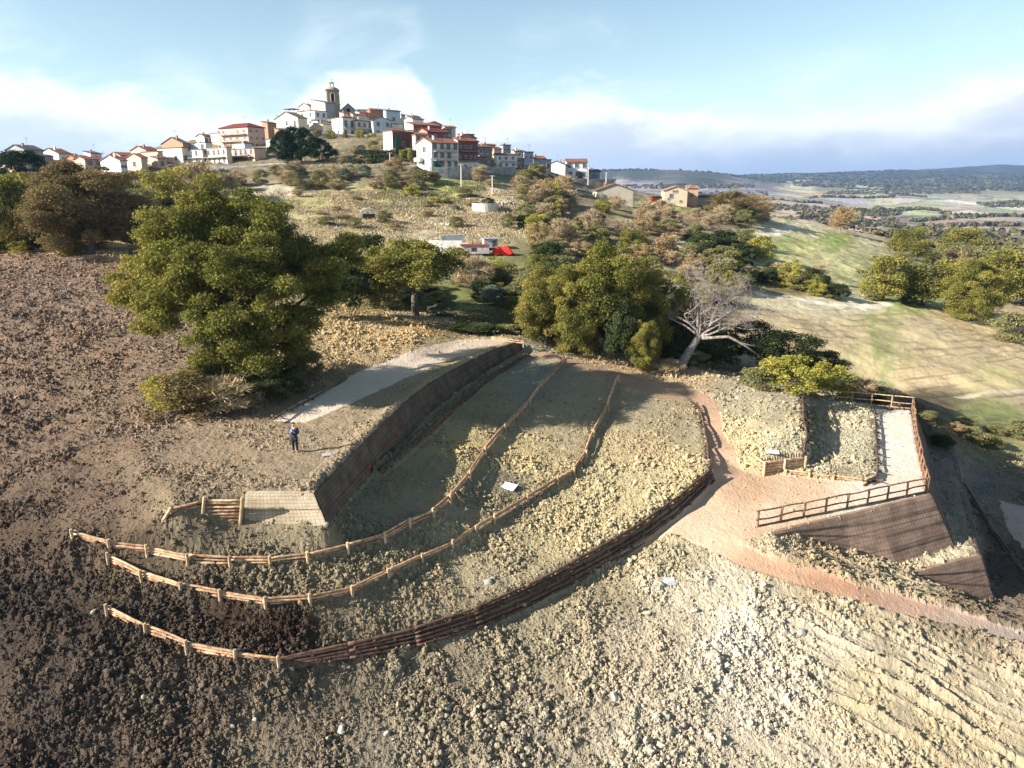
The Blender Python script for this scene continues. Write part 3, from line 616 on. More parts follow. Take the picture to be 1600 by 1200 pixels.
lump = np.maximum(np.maximum(cl * np.clip(amp * 2 - .7, 0, 1), c2 * np.clip(amp * 1.6 - .1, 0, 1)), c3 * np.clip(amp * 1.5, 0, .9))
dz = lump + grain * (.006 + .05 * amp) + fineN * (.02 + .12 * amp) + (fbm(x * 1.6, y * 1.6, 81, 4) - .5) * np.where(g, .05, .14 + .25 * amp)
# machine ruts at the lower right, running down to the right
a_ = R(-34); ruu = x * math.cos(a_) + y * math.sin(a_); rvv = -x * math.sin(a_) + y * math.cos(a_)
rutm = np.clip((idw(np.array([(1300, 1000, .8), (1450, 1020, 1), (1400, 1120, 1), (1560, 1060, 1), (1580, 1180, .8), (1300, 1180, .3), (1150, 1000, 0), (1150, 1180, 0), (900, 1100, 0), (1100, 900, 0), (0, 900, 0), (600, 700, 0), (1100, 650, 0)], float), U[:nr], Vv[:nr])[..., 0]), 0, 1)
rw = rvv + (fbm(x * .35, y * .35, 91, 3) - .5) * .9 + (fbm(x * 2, y * 2, 93, 3) - .5) * .25
rut = 0
for wl, sd_ in ((.95, 95), (.57, 96)):
    q_ = np.abs(((rw / wl) % 1) - .5) * 2; rut = rut + (1 - np.clip(q_ * 1.8, 0, 1)) * np.clip(vnoise(ruu * .22, np.floor(rw / wl) * 3.3, sd_) * 2.2 - .9, 0, 1) * (.6 + .8 * fbm(x * 2.5, y * 2.5, sd_, 2)) * wl
dz = np.where(g, dz, dz + rut * .29 * rutm * (1 - mface))
treads = (((ruu + (fbm(x * .9, y * .9, 97, 2) - .5) * .5) / .2) % 1 > .5) * .022 * np.clip((fbm(x * .6, y * .6, 99, 3) - .5) * 8, 0, 1)
dz = np.where(g, dz, dz + (np.abs(((rw / .21) % 1) - .5) * .05 * np.clip((fbm(x * .6, y * .6, 105, 3) - .45) * 6, 0, 1) + clods(x + 9, y, .22, 43, .6) * np.clip((fbm(x * .8, y * .8, 107, 3) - .47) * 8, 0, 1)) * rutm)
# plough ridges in the brown field on the left
pl = np.clip((230 - U[:nr]) / 150, 0, 1) * np.clip((800 - Vv[:nr]) / 100, 0, 1)
dz = dz + pl * (fbm(x * .9, y * 2.6, 101, 4) - .5) * .8
# rubble line at the foot of the long wall, heaps against its top edge and along the ramp
rock_pts = [(p.x, p.y) for p in PZ([(587, 750, -2.15), (640, 705, -2.2), (700, 650, -2.1), (760, 599, -1.7), (822, 560, -.9)])]
def ridge(pts, wd, hh, sd):
    d_ = seg_dist(x, y, pts); return hh * np.clip(1 - d_ / wd, 0, 1) ** .7 * (.5 + fbm(x * 3, y * 3, sd, 3) * .6 + 2.5 * clods(x + sd, y, .25, sd, .9)) * (~mface)
rr = ridge(rock_pts, .55, .50, 5); rr2 = ridge([(p.x - .5, p.y) for p in wall_side_top[:-3]], .7, .16, 7); rr3 = ridge([(p.x, p.y + .25) for p in ramp_hi], .3, .09, 9)
rr4 = ridge([(p.x, p.y - .2) for p in ramp_lo], .25, .06, 11)
dz = np.where(mface, dz * .2 - .12, dz + rr + rr2 + rr3 + rr4)
GZ = GZ0.copy(); GZ[:nr] += dz
kk = np.clip(rr / .3, 0, 1)[..., None]; COL[:nr] = COL[:nr] * (1 - kk * .35)
# painted light: dry lightens the lump tops, creases between stay dark as shade
dry = np.clip(lump / .12, 0, 1)[..., None] * .16 * (~g)[..., None]; COL[:nr] = COL[:nr] * (.92 + dry * 1.3)
tint = (fbm(x * .35, y * .35, 111, 4) - .5)[..., None] * np.array([.28, .22, .14]); COL[:nr] = COL[:nr] * (1 + tint)
# gravel colours
GC = np.array([(450, 650, 238, 204, 184), (600, 585, 234, 200, 180), (760, 540, 214, 182, 158), (850, 552, 178, 140, 114), (950, 585, 178, 138, 112), (1050, 610, 188, 144, 116), (1120, 680, 206, 156, 126), (1130, 740, 216, 166, 134), (1100, 810, 226, 182, 152), (1200, 790, 228, 190, 162), (1350, 780, 232, 206, 186), (1400, 700, 236, 216, 200), (1180, 770, 214, 164, 126), (1250, 760, 220, 176, 140), (1200, 885, 206, 154, 122), (1300, 920, 196, 142, 112), (1400, 945, 196, 150, 126), (1500, 970, 190, 156, 138), (1600, 1000, 184, 156, 142), (1560, 850, 190, 158, 146), (1600, 780, 190, 160, 150)], float)
gc = s2l(idw(GC, un, vn)[..., :3]); COL[:nr][g] = gc[g]

# far land: colour samples with their own palette
FS = np.array([(750, 512, 140, 138, 84), (720, 490, 150, 150, 90), (740, 470, 120, 130, 70), (640, 480, 120, 116, 66), (560, 440, 120, 112, 70), (620, 400, 150, 140, 98), (540, 370, 186, 168, 120), (600, 345, 196, 174, 130), (660, 330, 190, 176, 132), (700, 300, 170, 176, 90), (640, 312, 120, 156, 70), (500, 315, 190, 180, 120), (440, 300, 196, 186, 160), (560, 318, 196, 170, 128), (720, 345, 192, 172, 130), (680, 345, 196, 180, 140), (780, 305, 206, 190, 150), (820, 330, 150, 130, 100),
               (650, 378, 190, 176, 140), (700, 372, 190, 176, 140), (560, 380, 180, 166, 128), (760, 420, 120, 124, 78), (880, 400, 120, 118, 76), (900, 340, 150, 126, 96), (960, 380, 150, 134, 100), (1000, 330, 160, 150, 110), (1030, 325, 150, 160, 80), (1050, 345, 166, 140, 110), (1120, 345, 150, 132, 100), (1090, 395, 214, 204, 180), (1150, 385, 190, 178, 140), (1230, 352, 206, 196, 160), (1200, 365, 210, 200, 170),
               (1230, 378, 156, 170, 96), (1270, 365, 214, 206, 160), (1300, 400, 204, 196, 140), (1260, 395, 196, 190, 130), (1300, 372, 150, 170, 84), (1340, 410, 190, 186, 130), (1360, 380, 200, 190, 146), (1240, 450, 140, 124, 80), (1400, 430, 176, 176, 110), (1440, 420, 190, 180, 140), (1220, 470, 216, 202, 164), (1280, 472, 222, 208, 176), (1350, 478, 226, 212, 180), (1210, 500, 206, 180, 136), (1300, 520, 206, 180, 138), (1370, 500, 186, 180, 118), (1370, 560, 176, 172, 110), (1390, 600, 182, 162, 120), (1450, 510, 208, 190, 146), (1500, 560, 206, 182, 140), (1450, 590, 196, 168, 128), (1560, 590, 186, 176, 114), (1600, 560, 200, 180, 140), (1520, 500, 190, 160, 110), (1600, 520, 176, 150, 110), (1400, 460, 150, 168, 90), (1420, 470, 160, 176, 96),
               (1500, 380, 110, 104, 82), (1560, 400, 112, 108, 80), (1420, 375, 116, 104, 86), (1330, 350, 190, 160, 148), (1280, 335, 186, 160, 148), (1220, 325, 176, 160, 140), (1400, 345, 150, 130, 120), (1500, 350, 180, 160, 146), (1600, 345, 170, 150, 140), (1430, 325, 176, 186, 136), (1390, 330, 176, 188, 140), (1500, 320, 206, 190, 170), (1560, 322, 160, 176, 150), (1620, 320, 200, 184, 160), (1420, 308, 180, 168, 162), (1330, 312, 172, 160, 156), (1250, 292, 206, 196, 160), (1230, 300, 196, 180, 150), (1350, 300, 186, 180, 140), (1300, 296, 150, 140, 110), (1450, 295, 140, 140, 110), (1540, 290, 150, 140, 110), (1200, 300, 160, 146, 146), (1180, 290, 150, 140, 140), (1100, 292, 156, 140, 146), (1000, 290, 150, 134, 136), (960, 287, 170, 156, 156),
               (1000, 275, 58, 68, 56), (1100, 282, 66, 72, 60), (1200, 280, 70, 78, 62), (1300, 276, 66, 72, 56), (1300, 284, 110, 100, 70), (1400, 275, 56, 66, 54), (1500, 268, 48, 60, 54), (1600, 266, 48, 60, 54), (1600, 280, 60, 70, 58), (1500, 282, 90, 90, 66), (1400, 288, 110, 104, 74), (940, 275, 62, 70, 60),
               (0, 388, 176, 150, 104), (0, 405, 140, 116, 96), (0, 440, 136, 112, 92), (0, 480, 130, 108, 90), (60, 410, 140, 116, 96), (60, 440, 138, 114, 94), (110, 415, 140, 116, 96), (120, 440, 140, 116, 96), (160, 415, 150, 124, 96), (170, 440, 142, 118, 96), (200, 450, 140, 118, 94), (-200, 420, 138, 114, 94), (-100, 480, 130, 108, 90), (230, 430, 140, 120, 90), (100, 390, 190, 160, 110), (190, 395, 180, 150, 104), (50, 330, 110, 100, 66), (200, 300, 110, 100, 70), (350, 280, 130, 116, 90), (450, 270, 140, 126, 100), (550, 240, 90, 100, 66), (520, 225, 150, 134, 108), (470, 225, 150, 140, 116), (560, 232, 140, 126, 98), (500, 245, 130, 120, 90), (600, 262, 130, 116, 96), (500, 180, 150, 140, 110), (750, 270, 130, 130, 90), (860, 282, 110, 100, 84), (960, 300, 120, 120, 90), (1450, 630, 100, 90, 70), (1560, 640, 130, 140, 80), (1600, 625, 180, 160, 130), (1100, 480, 90, 80, 56), (1000, 520, 90, 80, 56), (900, 500, 90, 84, 56)], float)
uf = U[nr:] + (fbm(GX[nr:] / 14, GY[nr:] / 14, 141, 3) - .5) * 16; vf = Vv[nr:] + (fbm(GX[nr:] / 14, GY[nr:] / 14, 145, 3) - .5) * 7
def idw2(samples, u, v):
    num = np.zeros(u.shape + (3,)); den = np.zeros(u.shape)
    for s_ in samples:
        w = 1.0 / (((u - s_[0]) ** 2 * .35 + ((v - s_[1]) * 1.6) ** 2) + 30) ** 2.1
        den += w; num += w[..., None] * s_[2:5]
    return num / den[..., None]
tm_ = (FS[:, 0] > 1180) & (FS[:, 1] > 478) & (FS[:, 1] < 612); FS[tm_, 2:5] = FS[tm_, 2:5] * .4 + np.array([206, 184, 144]) * .6; gm_ = FS[:, 3] > FS[:, 2]; FS[gm_, 2] = FS[gm_, 3] * .98; FS[gm_, 4] = FS[gm_, 4] * .7 + FS[gm_, 3] * .22
COL[nr:] = s2l(idw2(FS, uf, vf))
xf, yf = GX[nr:], GY[nr:]
COL[nr:] *= (.72 + .56 * fbm(xf / 5, yf / 5, 151, 5))[..., None]
# patchwork of holdings on the valley floor
wx_ = xf + 60 * (fbm(xf / 180, yf / 180, 221, 3) - .5) * 2; wy_ = yf + 60 * (fbm(xf / 180, yf / 180, 222, 3) - .5) * 2
ca_, sa_ = math.cos(.5), math.sin(.5); pu, pv = (wx_ * ca_ + wy_ * sa_) / 150, (-wx_ * sa_ + wy_ * ca_) / 260
ci, cj = np.floor(pu + .3 * np.floor(pv)), np.floor(pv); fr_ = np.clip((RR[nr:] - 320) / 200, 0, 1) * (RR[nr:] < 3300); h1, h2 = hsh(ci, cj, 231), hsh(ci, cj, 232)
COL[nr:] *= (1 + fr_ * (h1 - .35) * .55)[..., None]
COL[nr:] *= 1 + fr_[..., None] * (h2[..., None] - .5) * np.array([.30, .02, -.22])
eu = np.minimum((pu + .3 * np.floor(pv)) % 1, 1 - (pu + .3 * np.floor(pv)) % 1) * 150; ev = np.minimum(pv % 1, 1 - pv % 1) * 260
COL[nr:] *= (1 - .45 * fr_ * (np.minimum(eu, ev) < 4 + RR[nr:] * .0025))[..., None]
# crop rows and a pale field edge
rowm = ((RR[nr:] < 320) & (GX[nr:] > 15)) * 1.0; ff = fbm(xf / 6, yf / 6, 241, 3)
for pu_, per, wd_, am_ in ((-xf * .34 + yf * .94 + 3 * np.sin(xf / 26), 2.6, .22, .30), (-xf * .34 + yf * .94 + 3 * np.sin(xf / 26), .9, .3, .12), (np.hypot(xf - 46, yf - 150), 3.1, .2, .18)):
    ln_ = (np.abs(((pu_ + (vnoise(xf / 3, yf / 3, 243) - .5) * .5) / per) % 1 - .5) < wd_ * .5) * np.clip((ff - .38) * 5, 0, 1)
    COL[nr:] *= (1 - am_ * ln_ * rowm)[..., None]
COL[nr:] *= (.80 + .40 * fbm(xf / .9, yf / .9, 245, 3))[..., None]
for pts, wd, c in (([(1190, 462), (1240, 466), (1290, 474), (1340, 480), (1390, 476)], .9, (240, 230, 206)), ([(1120, 388), (1165, 382), (1210, 366), (1240, 352)], 1.6, (226, 216, 196)), ([(1290, 404), (1340, 424), (1380, 440)], .8, (226, 212, 176)), ([(1250, 350), (1300, 358), (1360, 378), (1420, 398)], 1.2, (222, 206, 160)), ([(1400, 470), (1480, 492), (1560, 520), (1640, 550)], .8, (214, 196, 150)), ([(1500, 622), (1540, 614), (1610, 609)], .4, (206, 190, 160)),
                   ([(630, 378), (700, 382), (740, 386)], 1.2, (222, 212, 192)), ([(545, 378), (600, 379)], 1, (206, 196, 170)), ([(640, 348), (690, 350)], 1.0, (220, 210, 190)), ([(420, 296), (470, 304)], 1.4, (200, 190, 164))):
    wp = [ground_at(*p) for p in pts]; wp = [(p.x, p.y) for p in wp if p]
    w = np.clip(1.5 - seg_dist(xf + (vnoise(xf, yf, 7) - .5), yf, wp) / wd, 0, 1)[..., None]
    COL[nr:] = COL[nr:] * (1 - w) + s2l(c) * w
# green tracks through the stubble
for pts, wd, c in (([(1392, 480), (1388, 540), (1384, 600)], .9, (150, 160, 100)), ([(1360, 485), (1372, 560)], .7, (150, 164, 92)), ([(1290, 362), (1315, 372), (1300, 392)], 1.8, (140, 166, 84)), ([(1530, 570), (1600, 600)], 1.2, (160, 166, 100)), ([(1400, 470), (1425, 458)], 3, (130, 160, 80))):
    wp = [ground_at(*p) for p in pts]; wp = [(p.x, p.y) for p in wp if p]
    w = (.7 * np.clip(1.4 - seg_dist(xf, yf, wp) / wd, 0, 1) * (fbm(xf / 2, yf / 2, 161, 3) * 1.4))[..., None].clip(0, 1)
    COL[nr:] = COL[nr:] * (1 - w) + s2l(c) * w
GZ[nr:] += (fbm(xf / 3, yf / 3, 171, 4) - .5) * np.clip(RR[nr:] / 200, .3, 1.2) + 0
# blend the seam between the two colour sets
s0 = max(0, nr - 60); w = np.linspace(0, 1, nr - s0)[:, None, None]
ub, vb = U[s0:nr], Vv[s0:nr]; far_c = s2l(idw2(FS, ub, vb)) * .9
gg = m_gravel[s0:nr][..., None]; COL[s0:nr] = np.where(gg, COL[s0:nr], COL[s0:nr] * (1 - w) + far_c * w)
KS = .70
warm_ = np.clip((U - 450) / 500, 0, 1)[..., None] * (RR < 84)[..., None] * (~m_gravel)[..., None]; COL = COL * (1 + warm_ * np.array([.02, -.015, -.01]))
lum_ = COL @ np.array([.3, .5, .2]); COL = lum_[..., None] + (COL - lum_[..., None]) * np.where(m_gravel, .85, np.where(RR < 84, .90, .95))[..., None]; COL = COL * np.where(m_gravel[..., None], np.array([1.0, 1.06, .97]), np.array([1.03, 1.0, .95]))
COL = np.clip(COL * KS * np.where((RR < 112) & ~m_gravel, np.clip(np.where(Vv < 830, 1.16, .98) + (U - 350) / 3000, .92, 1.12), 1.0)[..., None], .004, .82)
nR, nA = GX.shape
ids = np.arange(nR * nA).reshape(nR, nA)
quads = np.stack([ids[:-1, :-1], ids[:-1, 1:], ids[1:, 1:], ids[1:, :-1]], -1)
fm = m_gravel[:-1, :-1]; rq = RR[:-1, :-1]; uq = U[:-1, :-1]; vq = Vv[:-1, :-1]
kind = np.zeros(fm.shape, int); kind[fm] = 1
fieldm = (rq >= 84) & (rq < 330); kind[fieldm & ~fm] = 2; kind[rq >= 330] = 3; kind[rq > 2700] = 4
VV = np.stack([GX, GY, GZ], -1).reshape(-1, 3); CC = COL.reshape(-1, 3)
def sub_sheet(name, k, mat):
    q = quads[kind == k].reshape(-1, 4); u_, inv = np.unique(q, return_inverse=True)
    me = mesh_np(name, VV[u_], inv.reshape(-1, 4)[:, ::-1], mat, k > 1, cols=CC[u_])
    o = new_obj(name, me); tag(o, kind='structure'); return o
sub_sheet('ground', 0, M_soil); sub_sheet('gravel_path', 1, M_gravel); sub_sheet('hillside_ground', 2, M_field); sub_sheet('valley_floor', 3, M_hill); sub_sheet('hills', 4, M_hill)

# loose clods on the ploughed and dug soil: far too many to count, one object
def soil_clods():
    r = np.random.default_rng(9); t_ = (1 + 5 ** .5) / 2
    ico = np.array([(-1, t_, 0), (1, t_, 0), (-1, -t_, 0), (1, -t_, 0), (0, -1, t_), (0, 1, t_), (0, -1, -t_), (0, 1, -t_), (t_, 0, -1), (t_, 0, 1), (-t_, 0, -1), (-t_, 0, 1)]) / 1.9
    F_ = np.array([(0, 11, 5), (0, 5, 1), (0, 1, 7), (0, 7, 10), (0, 10, 11), (1, 5, 9), (5, 11, 4), (11, 10, 2), (10, 7, 6), (7, 1, 8), (3, 9, 4), (3, 4, 2), (3, 2, 6), (3, 6, 8), (3, 8, 9), (4, 9, 5), (2, 4, 11), (6, 2, 10), (8, 6, 7), (9, 8, 1)])
    nr2 = int((RR[:, 0] < 112).sum()); rows = np.arange(30, nr2 - 1)
    rr_ = RR[rows, 0]; w = np.gradient(rr_) * rr_; w = w * np.clip(60 / rr_, .3, 2.2) ** 1.6; w /= w.sum()
    cols_ = np.where((AZ[0] > R(-41)) & (AZ[0] < R(41)))[0]
    am = np.zeros(GX.shape); am[:nr] = np.where(g, .02, amp + .02); am[:nr][mface] = 0; far_b = (U < 235) & (Vv > 398) & (RR >= 84) & (RR < 112); am[far_b] = .5
    cube = np.array([(x_, y_, z_) for x_ in (-1, 1) for y_ in (-1, 1) for z_ in (-1, 1)]) * .62; CF = np.array([(0, 1, 3, 2), (4, 6, 7, 5), (0, 4, 5, 1), (2, 3, 7, 6), (0, 2, 6, 4), (1, 5, 7, 3)])
    Vs, Cs, Qs = [], [], []
    def batch(n, lo, hi, pw, base, faces, jit):
        i = r.choice(rows, n, p=w); j = r.choice(cols_[:-1], n); keep = r.random(n) < am[i, j] * 1.1; i = i[keep]; j = j[keep]; n = len(i); m_ = len(base)
        P = np.stack([GX[i, j], GY[i, j], GZ[i, j]], -1) + r.normal(0, .03, (n, 3)) * [1, 1, 0]
        s_ = (lo + hi * r.random(n) ** pw) * (.7 + .5 * am[i, j]) * np.clip(rr_[i - 30] / 40, .9, 1.7)
        q = r.normal(size=(n, m_, 3)) * jit; ax = r.normal(size=(n, 4)); ax /= np.linalg.norm(ax, axis=1)[:, None]; a, b, c, d_ = ax.T
        Rm = np.stack([np.stack([1 - 2 * (c * c + d_ * d_), 2 * (b * c - a * d_), 2 * (b * d_ + a * c)], -1), np.stack([2 * (b * c + a * d_), 1 - 2 * (b * b + d_ * d_), 2 * (c * d_ - a * b)], -1), np.stack([2 * (b * d_ - a * c), 2 * (c * d_ + a * b), 1 - 2 * (b * b + c * c)], -1)], 1)
        V = (base[None] + q) * np.stack([np.ones(n), r.uniform(.6, 1, n), r.uniform(.5, .9, n)], -1)[:, None, :]
        V = np.einsum('nij,nkj->nki', Rm, V) * s_[:, None, None] + P[:, None, :] + np.array([0, 0, .3]) * s_[:, None, None]
        f_ = r.uniform(.75, 1.3, n) * np.where(r.random(n) < .05, 1.7, 1); C = np.repeat(np.clip(COL[i, j] * f_[:, None], 0, .8), m_, 0)
        return V.reshape(-1, 3), C, (faces[None] + (np.arange(n) * m_)[:, None, None]).reshape(-1, faces.shape[1])
    for nm, ar, tx in (('soil_clods', (90000, .055, .11, 3.2, ico, F_, .17), 'larger loose clods of dug clay and brown earth covering the slopes and strips'), ('soil_crumbs', (420000, .03, .05, 1.6, cube, CF, .22), 'fine crumbs of broken soil covering the slopes and strips')):
        V, C, Q = batch(*ar); tag(new_obj(nm, mesh_np(nm, V, Q, M_soil, False, cols=C)), tx, nm.replace('_', ' '), None, 'stuff')
soil_clods()

# ------------------------------------------------------------------ mesh-faced walls
def facing_mat(name, c1, c2, cell, dark, green=(.10, .12, .05), gfac=.35):
    m, t, b = mat_base(name)
    a = t.nodes.new('ShaderNodeAttribute'); a.attribute_name = 'Col'      # x,y along the face stored as a colour: (u, v, 0) in metres
    sp = t.nodes.new('ShaderNodeSeparateXYZ'); t.links.new(a.outputs['Vector'], sp.inputs[0])
    def gridl(o, size, wd):
        f = math_node(t, 'FRACT', math_node(t, 'MULTIPLY', o, 1 / size)); f = math_node(t, 'ABSOLUTE', math_node(t, 'SUBTRACT', f, .5))
        return mapr(t, f, .5 - wd, .5)
    gx = gridl(sp.outputs[0], cell, .16); gy = gridl(sp.outputs[1], cell, .16); gl = math_node(t, 'MAXIMUM', gx, gy)
    lay = gridl(sp.outputs[1], cell * 5, .06)
    n = obj_noise(t, 1.1, 7, .65); n2 = obj_noise(t, 14, 4, .6); n3 = obj_noise(t, .5, 4, .6)
    col = mixc(t, mapr(t, n, .35, .65), c1, c2)
    col = mixc(t, math_node(t, 'MULTIPLY', mapr(t, n3, .5, .72), gfac), col, green)
    col = mixc(t, math_node(t, 'MULTIPLY', gl, .45), col, dark)
    col = mixc(t, math_node(t, 'MULTIPLY', lay, .4), col, dark)
    hs = math_node(t, 'ADD', math_node(t, 'MULTIPLY', n2, .8), .6)
    mul = t.nodes.new('ShaderNodeVectorMath'); mul.operation = 'SCALE'; t.links.new(col, mul.inputs[0]); t.links.new(hs, mul.inputs['Scale'])
    t.links.new(mul.outputs[0], b.inputs['Base Color']); bump(t, b, n2, .6, .04); return m
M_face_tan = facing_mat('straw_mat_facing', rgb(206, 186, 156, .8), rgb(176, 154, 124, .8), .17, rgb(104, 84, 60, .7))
M_face_dark = facing_mat('shaded_side_facing', rgb(124, 106, 88, .8), rgb(96, 80, 68, .8), .24, rgb(52, 42, 38, .7))  # darker copy for the walls' shaded sides, shade put into the colour
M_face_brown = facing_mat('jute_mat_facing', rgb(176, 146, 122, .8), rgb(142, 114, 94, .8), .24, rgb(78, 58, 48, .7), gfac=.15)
def facing(name, top, bot, mat, parent, layers=3, off=.05, bulge=.05, cell=.24, steps=None):
    """skin between two polylines; gentle bulges between the mesh wires and a small step at each lift of fill"""
    top = [Vector(p) for p in top]; bot = [Vector(p) for p in bot]
    def resample(L, n):
        d = [0]
        for a, b in zip(L, L[1:]): d.append(d[-1] + (b - a).length)
        out = []
        for k in range(n):
            s_ = d[-1] * k / (n - 1); i = min(max(0, np.searchsorted(d, s_) - 1), len(L) - 2); f = (s_ - d[i]) / max(1e-6, d[i + 1] - d[i]); out.append(L[i].lerp(L[i + 1], min(1, f)))
        return out, d[-1]
    Lt = sum((b - a).length for a, b in zip(top, top[1:])); nx = max(8, int(Lt / .08)); nz = 28
    T, lt = resample(top, nx); B, lb = resample(bot, nx); V = []; C = []
    for i in range(nx):
        tn = T[min(i + 1, nx - 1)] - T[max(0, i - 1)]; tn.z = 0; tn.normalize(); nrm = Vector((tn.y, -tn.x, 0))
        hgt = (T[i] - B[i]).length
        for j in range(nz):
            f = j / (nz - 1); p = T[i].lerp(B[i], f); u_ = lt * i / (nx - 1); v_ = f * hgt
            bl = abs(math.sin(math.pi * u_ / cell)) * abs(math.sin(math.pi * v_ / cell)) * bulge
            lf = (f * layers) % 1.0; step = -.04 + .06 * lf if f < .999 else 0
            nn = (float(vnoise(np.array(u_ * 1.2), np.array(v_ * 1.2), 5)) - .5) * .02
            p = p + nrm * (off + bl + step + nn * (1 if 0 < j < nz - 1 else .3)) + Vector((0, 0, .03))
            V.append(tuple(p)); C.append((u_, v_, 0))
    Q = [(i * nz + j, i * nz + j + 1, (i + 1) * nz + j + 1, (i + 1) * nz + j) for i in range(nx - 1) for j in range(nz - 1)]
    # a return at top, into the fill
    V2 = []; nx0 = len(V)
    for i in range(nx):
        tn = T[min(i + 1, nx - 1)] - T[max(0, i - 1)]; tn.z = 0; tn.normalize(); nrm = Vector((tn.y, -tn.x, 0))
        V.append(tuple(T[i] - nrm * .22 + Vector((0, 0, .04)))); C.append((lt * i / (nx - 1), -.22, 0))
    Q += [(nx0 + i, i * nz, (i + 1) * nz, nx0 + i + 1) for i in range(nx - 1)]
    # back skin so it has thickness
    o = len(V); 
    for i in range(nx):
        for P_ in (T[i], B[i]):
            tn = T[min(i + 1, nx - 1)] - T[max(0, i - 1)]; tn.z = 0; tn.normalize(); nrm = Vector((tn.y, -tn.x, 0)); V.append(tuple(P_ - nrm * .25 + Vector((0, 0, -.05)))); C.append((0, 0, 0))
    Q += [(o + 2 * i, o + 2 * i + 2, o + 2 * i + 3, o + 2 * i + 1) for i in range(nx - 1)]
    me = mesh_np(name, np.array(V) - np.array(parent.location), Q, mat, True, cols=np.array(C)); return new_obj(name, me, parent)
w = tag(empty('retaining_wall', wall_front_bot[1]), 'long mesh-faced earth wall below the terrace, pale straw front end and long side in shade', 'retaining wall')
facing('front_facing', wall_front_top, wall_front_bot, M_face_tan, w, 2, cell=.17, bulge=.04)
tag(facing('side_facing', wall_side_top, wall_side_bot, M_face_dark, w, 4), 'long mesh side facing toned dark for shade')
# small red safety tags along the shaded wall
M_red = simple_mat('red_plastic', rgb(190, 52, 40), rough=.5)
M_white = simple_mat('white_board', rgb(226, 230, 236), rgb(206, 212, 222), 6, .6)
for i, (px, py) in enumerate([(572, 734), (603, 693), (617, 679), (629, 662), (636, 665), (663, 643), (678, 636)]):
    g_ = ground_at(px, py)
    if g_ is None: continue
    k = MB(); k.tube([(0, 0, 0), (0, 0, .22)], [.012, .012], 5); k.box(-.09, .09, -.012, .012, .14, .26)
    o = k.build('marker_flag', M_red); o.location = g_ + Vector((.16, -.10, .02)); o.rotation_euler = (random.uniform(-.6, .6), .5, random.random() * 3)
    tag(o, ('lowest red marker flag, nearest the straw-faced wall corner', 'second red marker flag up the shaded mesh wall', 'third red marker flag up the shaded mesh wall', 'left one of two close red marker flags on the shaded wall', 'right one of two close red marker flags on the shaded wall', 'second highest red marker flag on the shaded wall', 'highest red marker flag on the shaded mesh wall')[i], 'marker', 'red marker flags on the shaded wall')
w = tag(empty('retaining_wall', t1_front_bot[2]), 'tall brown mesh-faced wall with stepped lifts under the gravel platform railing', 'retaining wall')
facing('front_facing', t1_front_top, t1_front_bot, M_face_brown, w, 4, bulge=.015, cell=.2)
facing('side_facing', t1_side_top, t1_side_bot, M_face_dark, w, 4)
w = tag(empty('retaining_wall', t2_front_bot[1]), 'lower brown mesh-faced wall below the sandy ledge at the right', 'retaining wall')
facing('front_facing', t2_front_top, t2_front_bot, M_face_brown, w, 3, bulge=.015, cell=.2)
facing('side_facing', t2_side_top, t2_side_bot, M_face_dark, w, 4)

# ------------------------------------------------------------------ log work
def log(mb, a, b, r, n=7, bend=.03, taper=.85):
    a = Vector(a); b = Vector(b); L = (b - a).length; k = max(3, int(L / .35)); pts = []; rad = []
    ph = random.random() * 6; am = bend * random.uniform(.4, 1.4)
    for i in range(k + 1):
        f = i / k; w_ = math.sin(f * math.pi) * am
        pts.append(a.lerp(b, f) + Vector((math.cos(ph) * w_ + random.uniform(-.008, .008), math.sin(ph) * w_ * .6 + random.uniform(-.008, .008), w_ * .5 * math.sin(ph) + random.uniform(-.008, .008))))
        rad.append(r * (1 + (taper - 1) * f) * random.uniform(.9, 1.1))
    mb.tube(pts, rad, n)
def rel(p, root): return Vector(p) - root.location
def gz(p): return float(H(p.x, p.y))
def along(L, step, start=0):
    d = [0]
    for a, b in zip(L, L[1:]): d.append(d[-1] + (b - a).length)
    out = []; s_ = start
    while s_ <= d[-1] + 1e-6:
        i = min(max(0, int(np.searchsorted(d, s_)) - 1), len(L) - 2); f = (s_ - d[i]) / max(1e-6, d[i + 1] - d[i]); out.append(L[i].lerp(L[i + 1], f)); s_ += step
    return out
def post_mesh(root, p, z0, z1, r=.09, mat=None, lean=.03, name='post'):
    mb = MB(); q = rel(p, root); t_ = Vector((random.uniform(-lean, lean), random.uniform(-lean, lean), 0))
    mb.tube([Vector((q.x, q.y, q.z + z0)), Vector((q.x, q.y, q.z + (z0 + z1) / 2)) + t_ * .5, Vector((q.x, q.y, q.z + z1 - .015)) + t_, Vector((q.x, q.y, q.z + z1)) + t_], [r, r * .97, r * .95, r * .82], 10)
    return mb.build(name, mat or M_post, root)
def plank_fence(name, label, posts, hrail, mats, ph=.66, r=.065, off=-.13, group=None, cut=None):
    """posts at given points, split rails laid behind them holding the soil"""
    root = tag(empty(name, posts[0]), label, 'fence', group)
    for k, p in enumerate(posts): post_mesh(root, p, -.4, ph, .075, mats[1])
    for k, (a, b) in enumerate(zip(posts, posts[1:])):
        t_ = (b - a); t_.z = 0; t_.normalize(); nn = Vector((t_.y, -t_.x, 0)); ex = t_ * .10
        for j, h in enumerate(hrail):
            mb = MB(); rr_ = r * random.uniform(.85, 1.15); o_ = nn * (off + random.uniform(-.015, .015)); dz_ = Vector((0, 0, h + random.uniform(-.025, .025))); dz2 = Vector((0, 0, h + random.uniform(-.025, .025)))
            log(mb, rel(a + o_ + dz_ - ex * (j % 2), root), rel(b + o_ + dz2 + ex, root), rr_, 7, .035)
            mb.build('rail', mats[0], root, True)
    return root
F1p = F1[:]; F1p[0] = Wz(115, 846, -1.4)
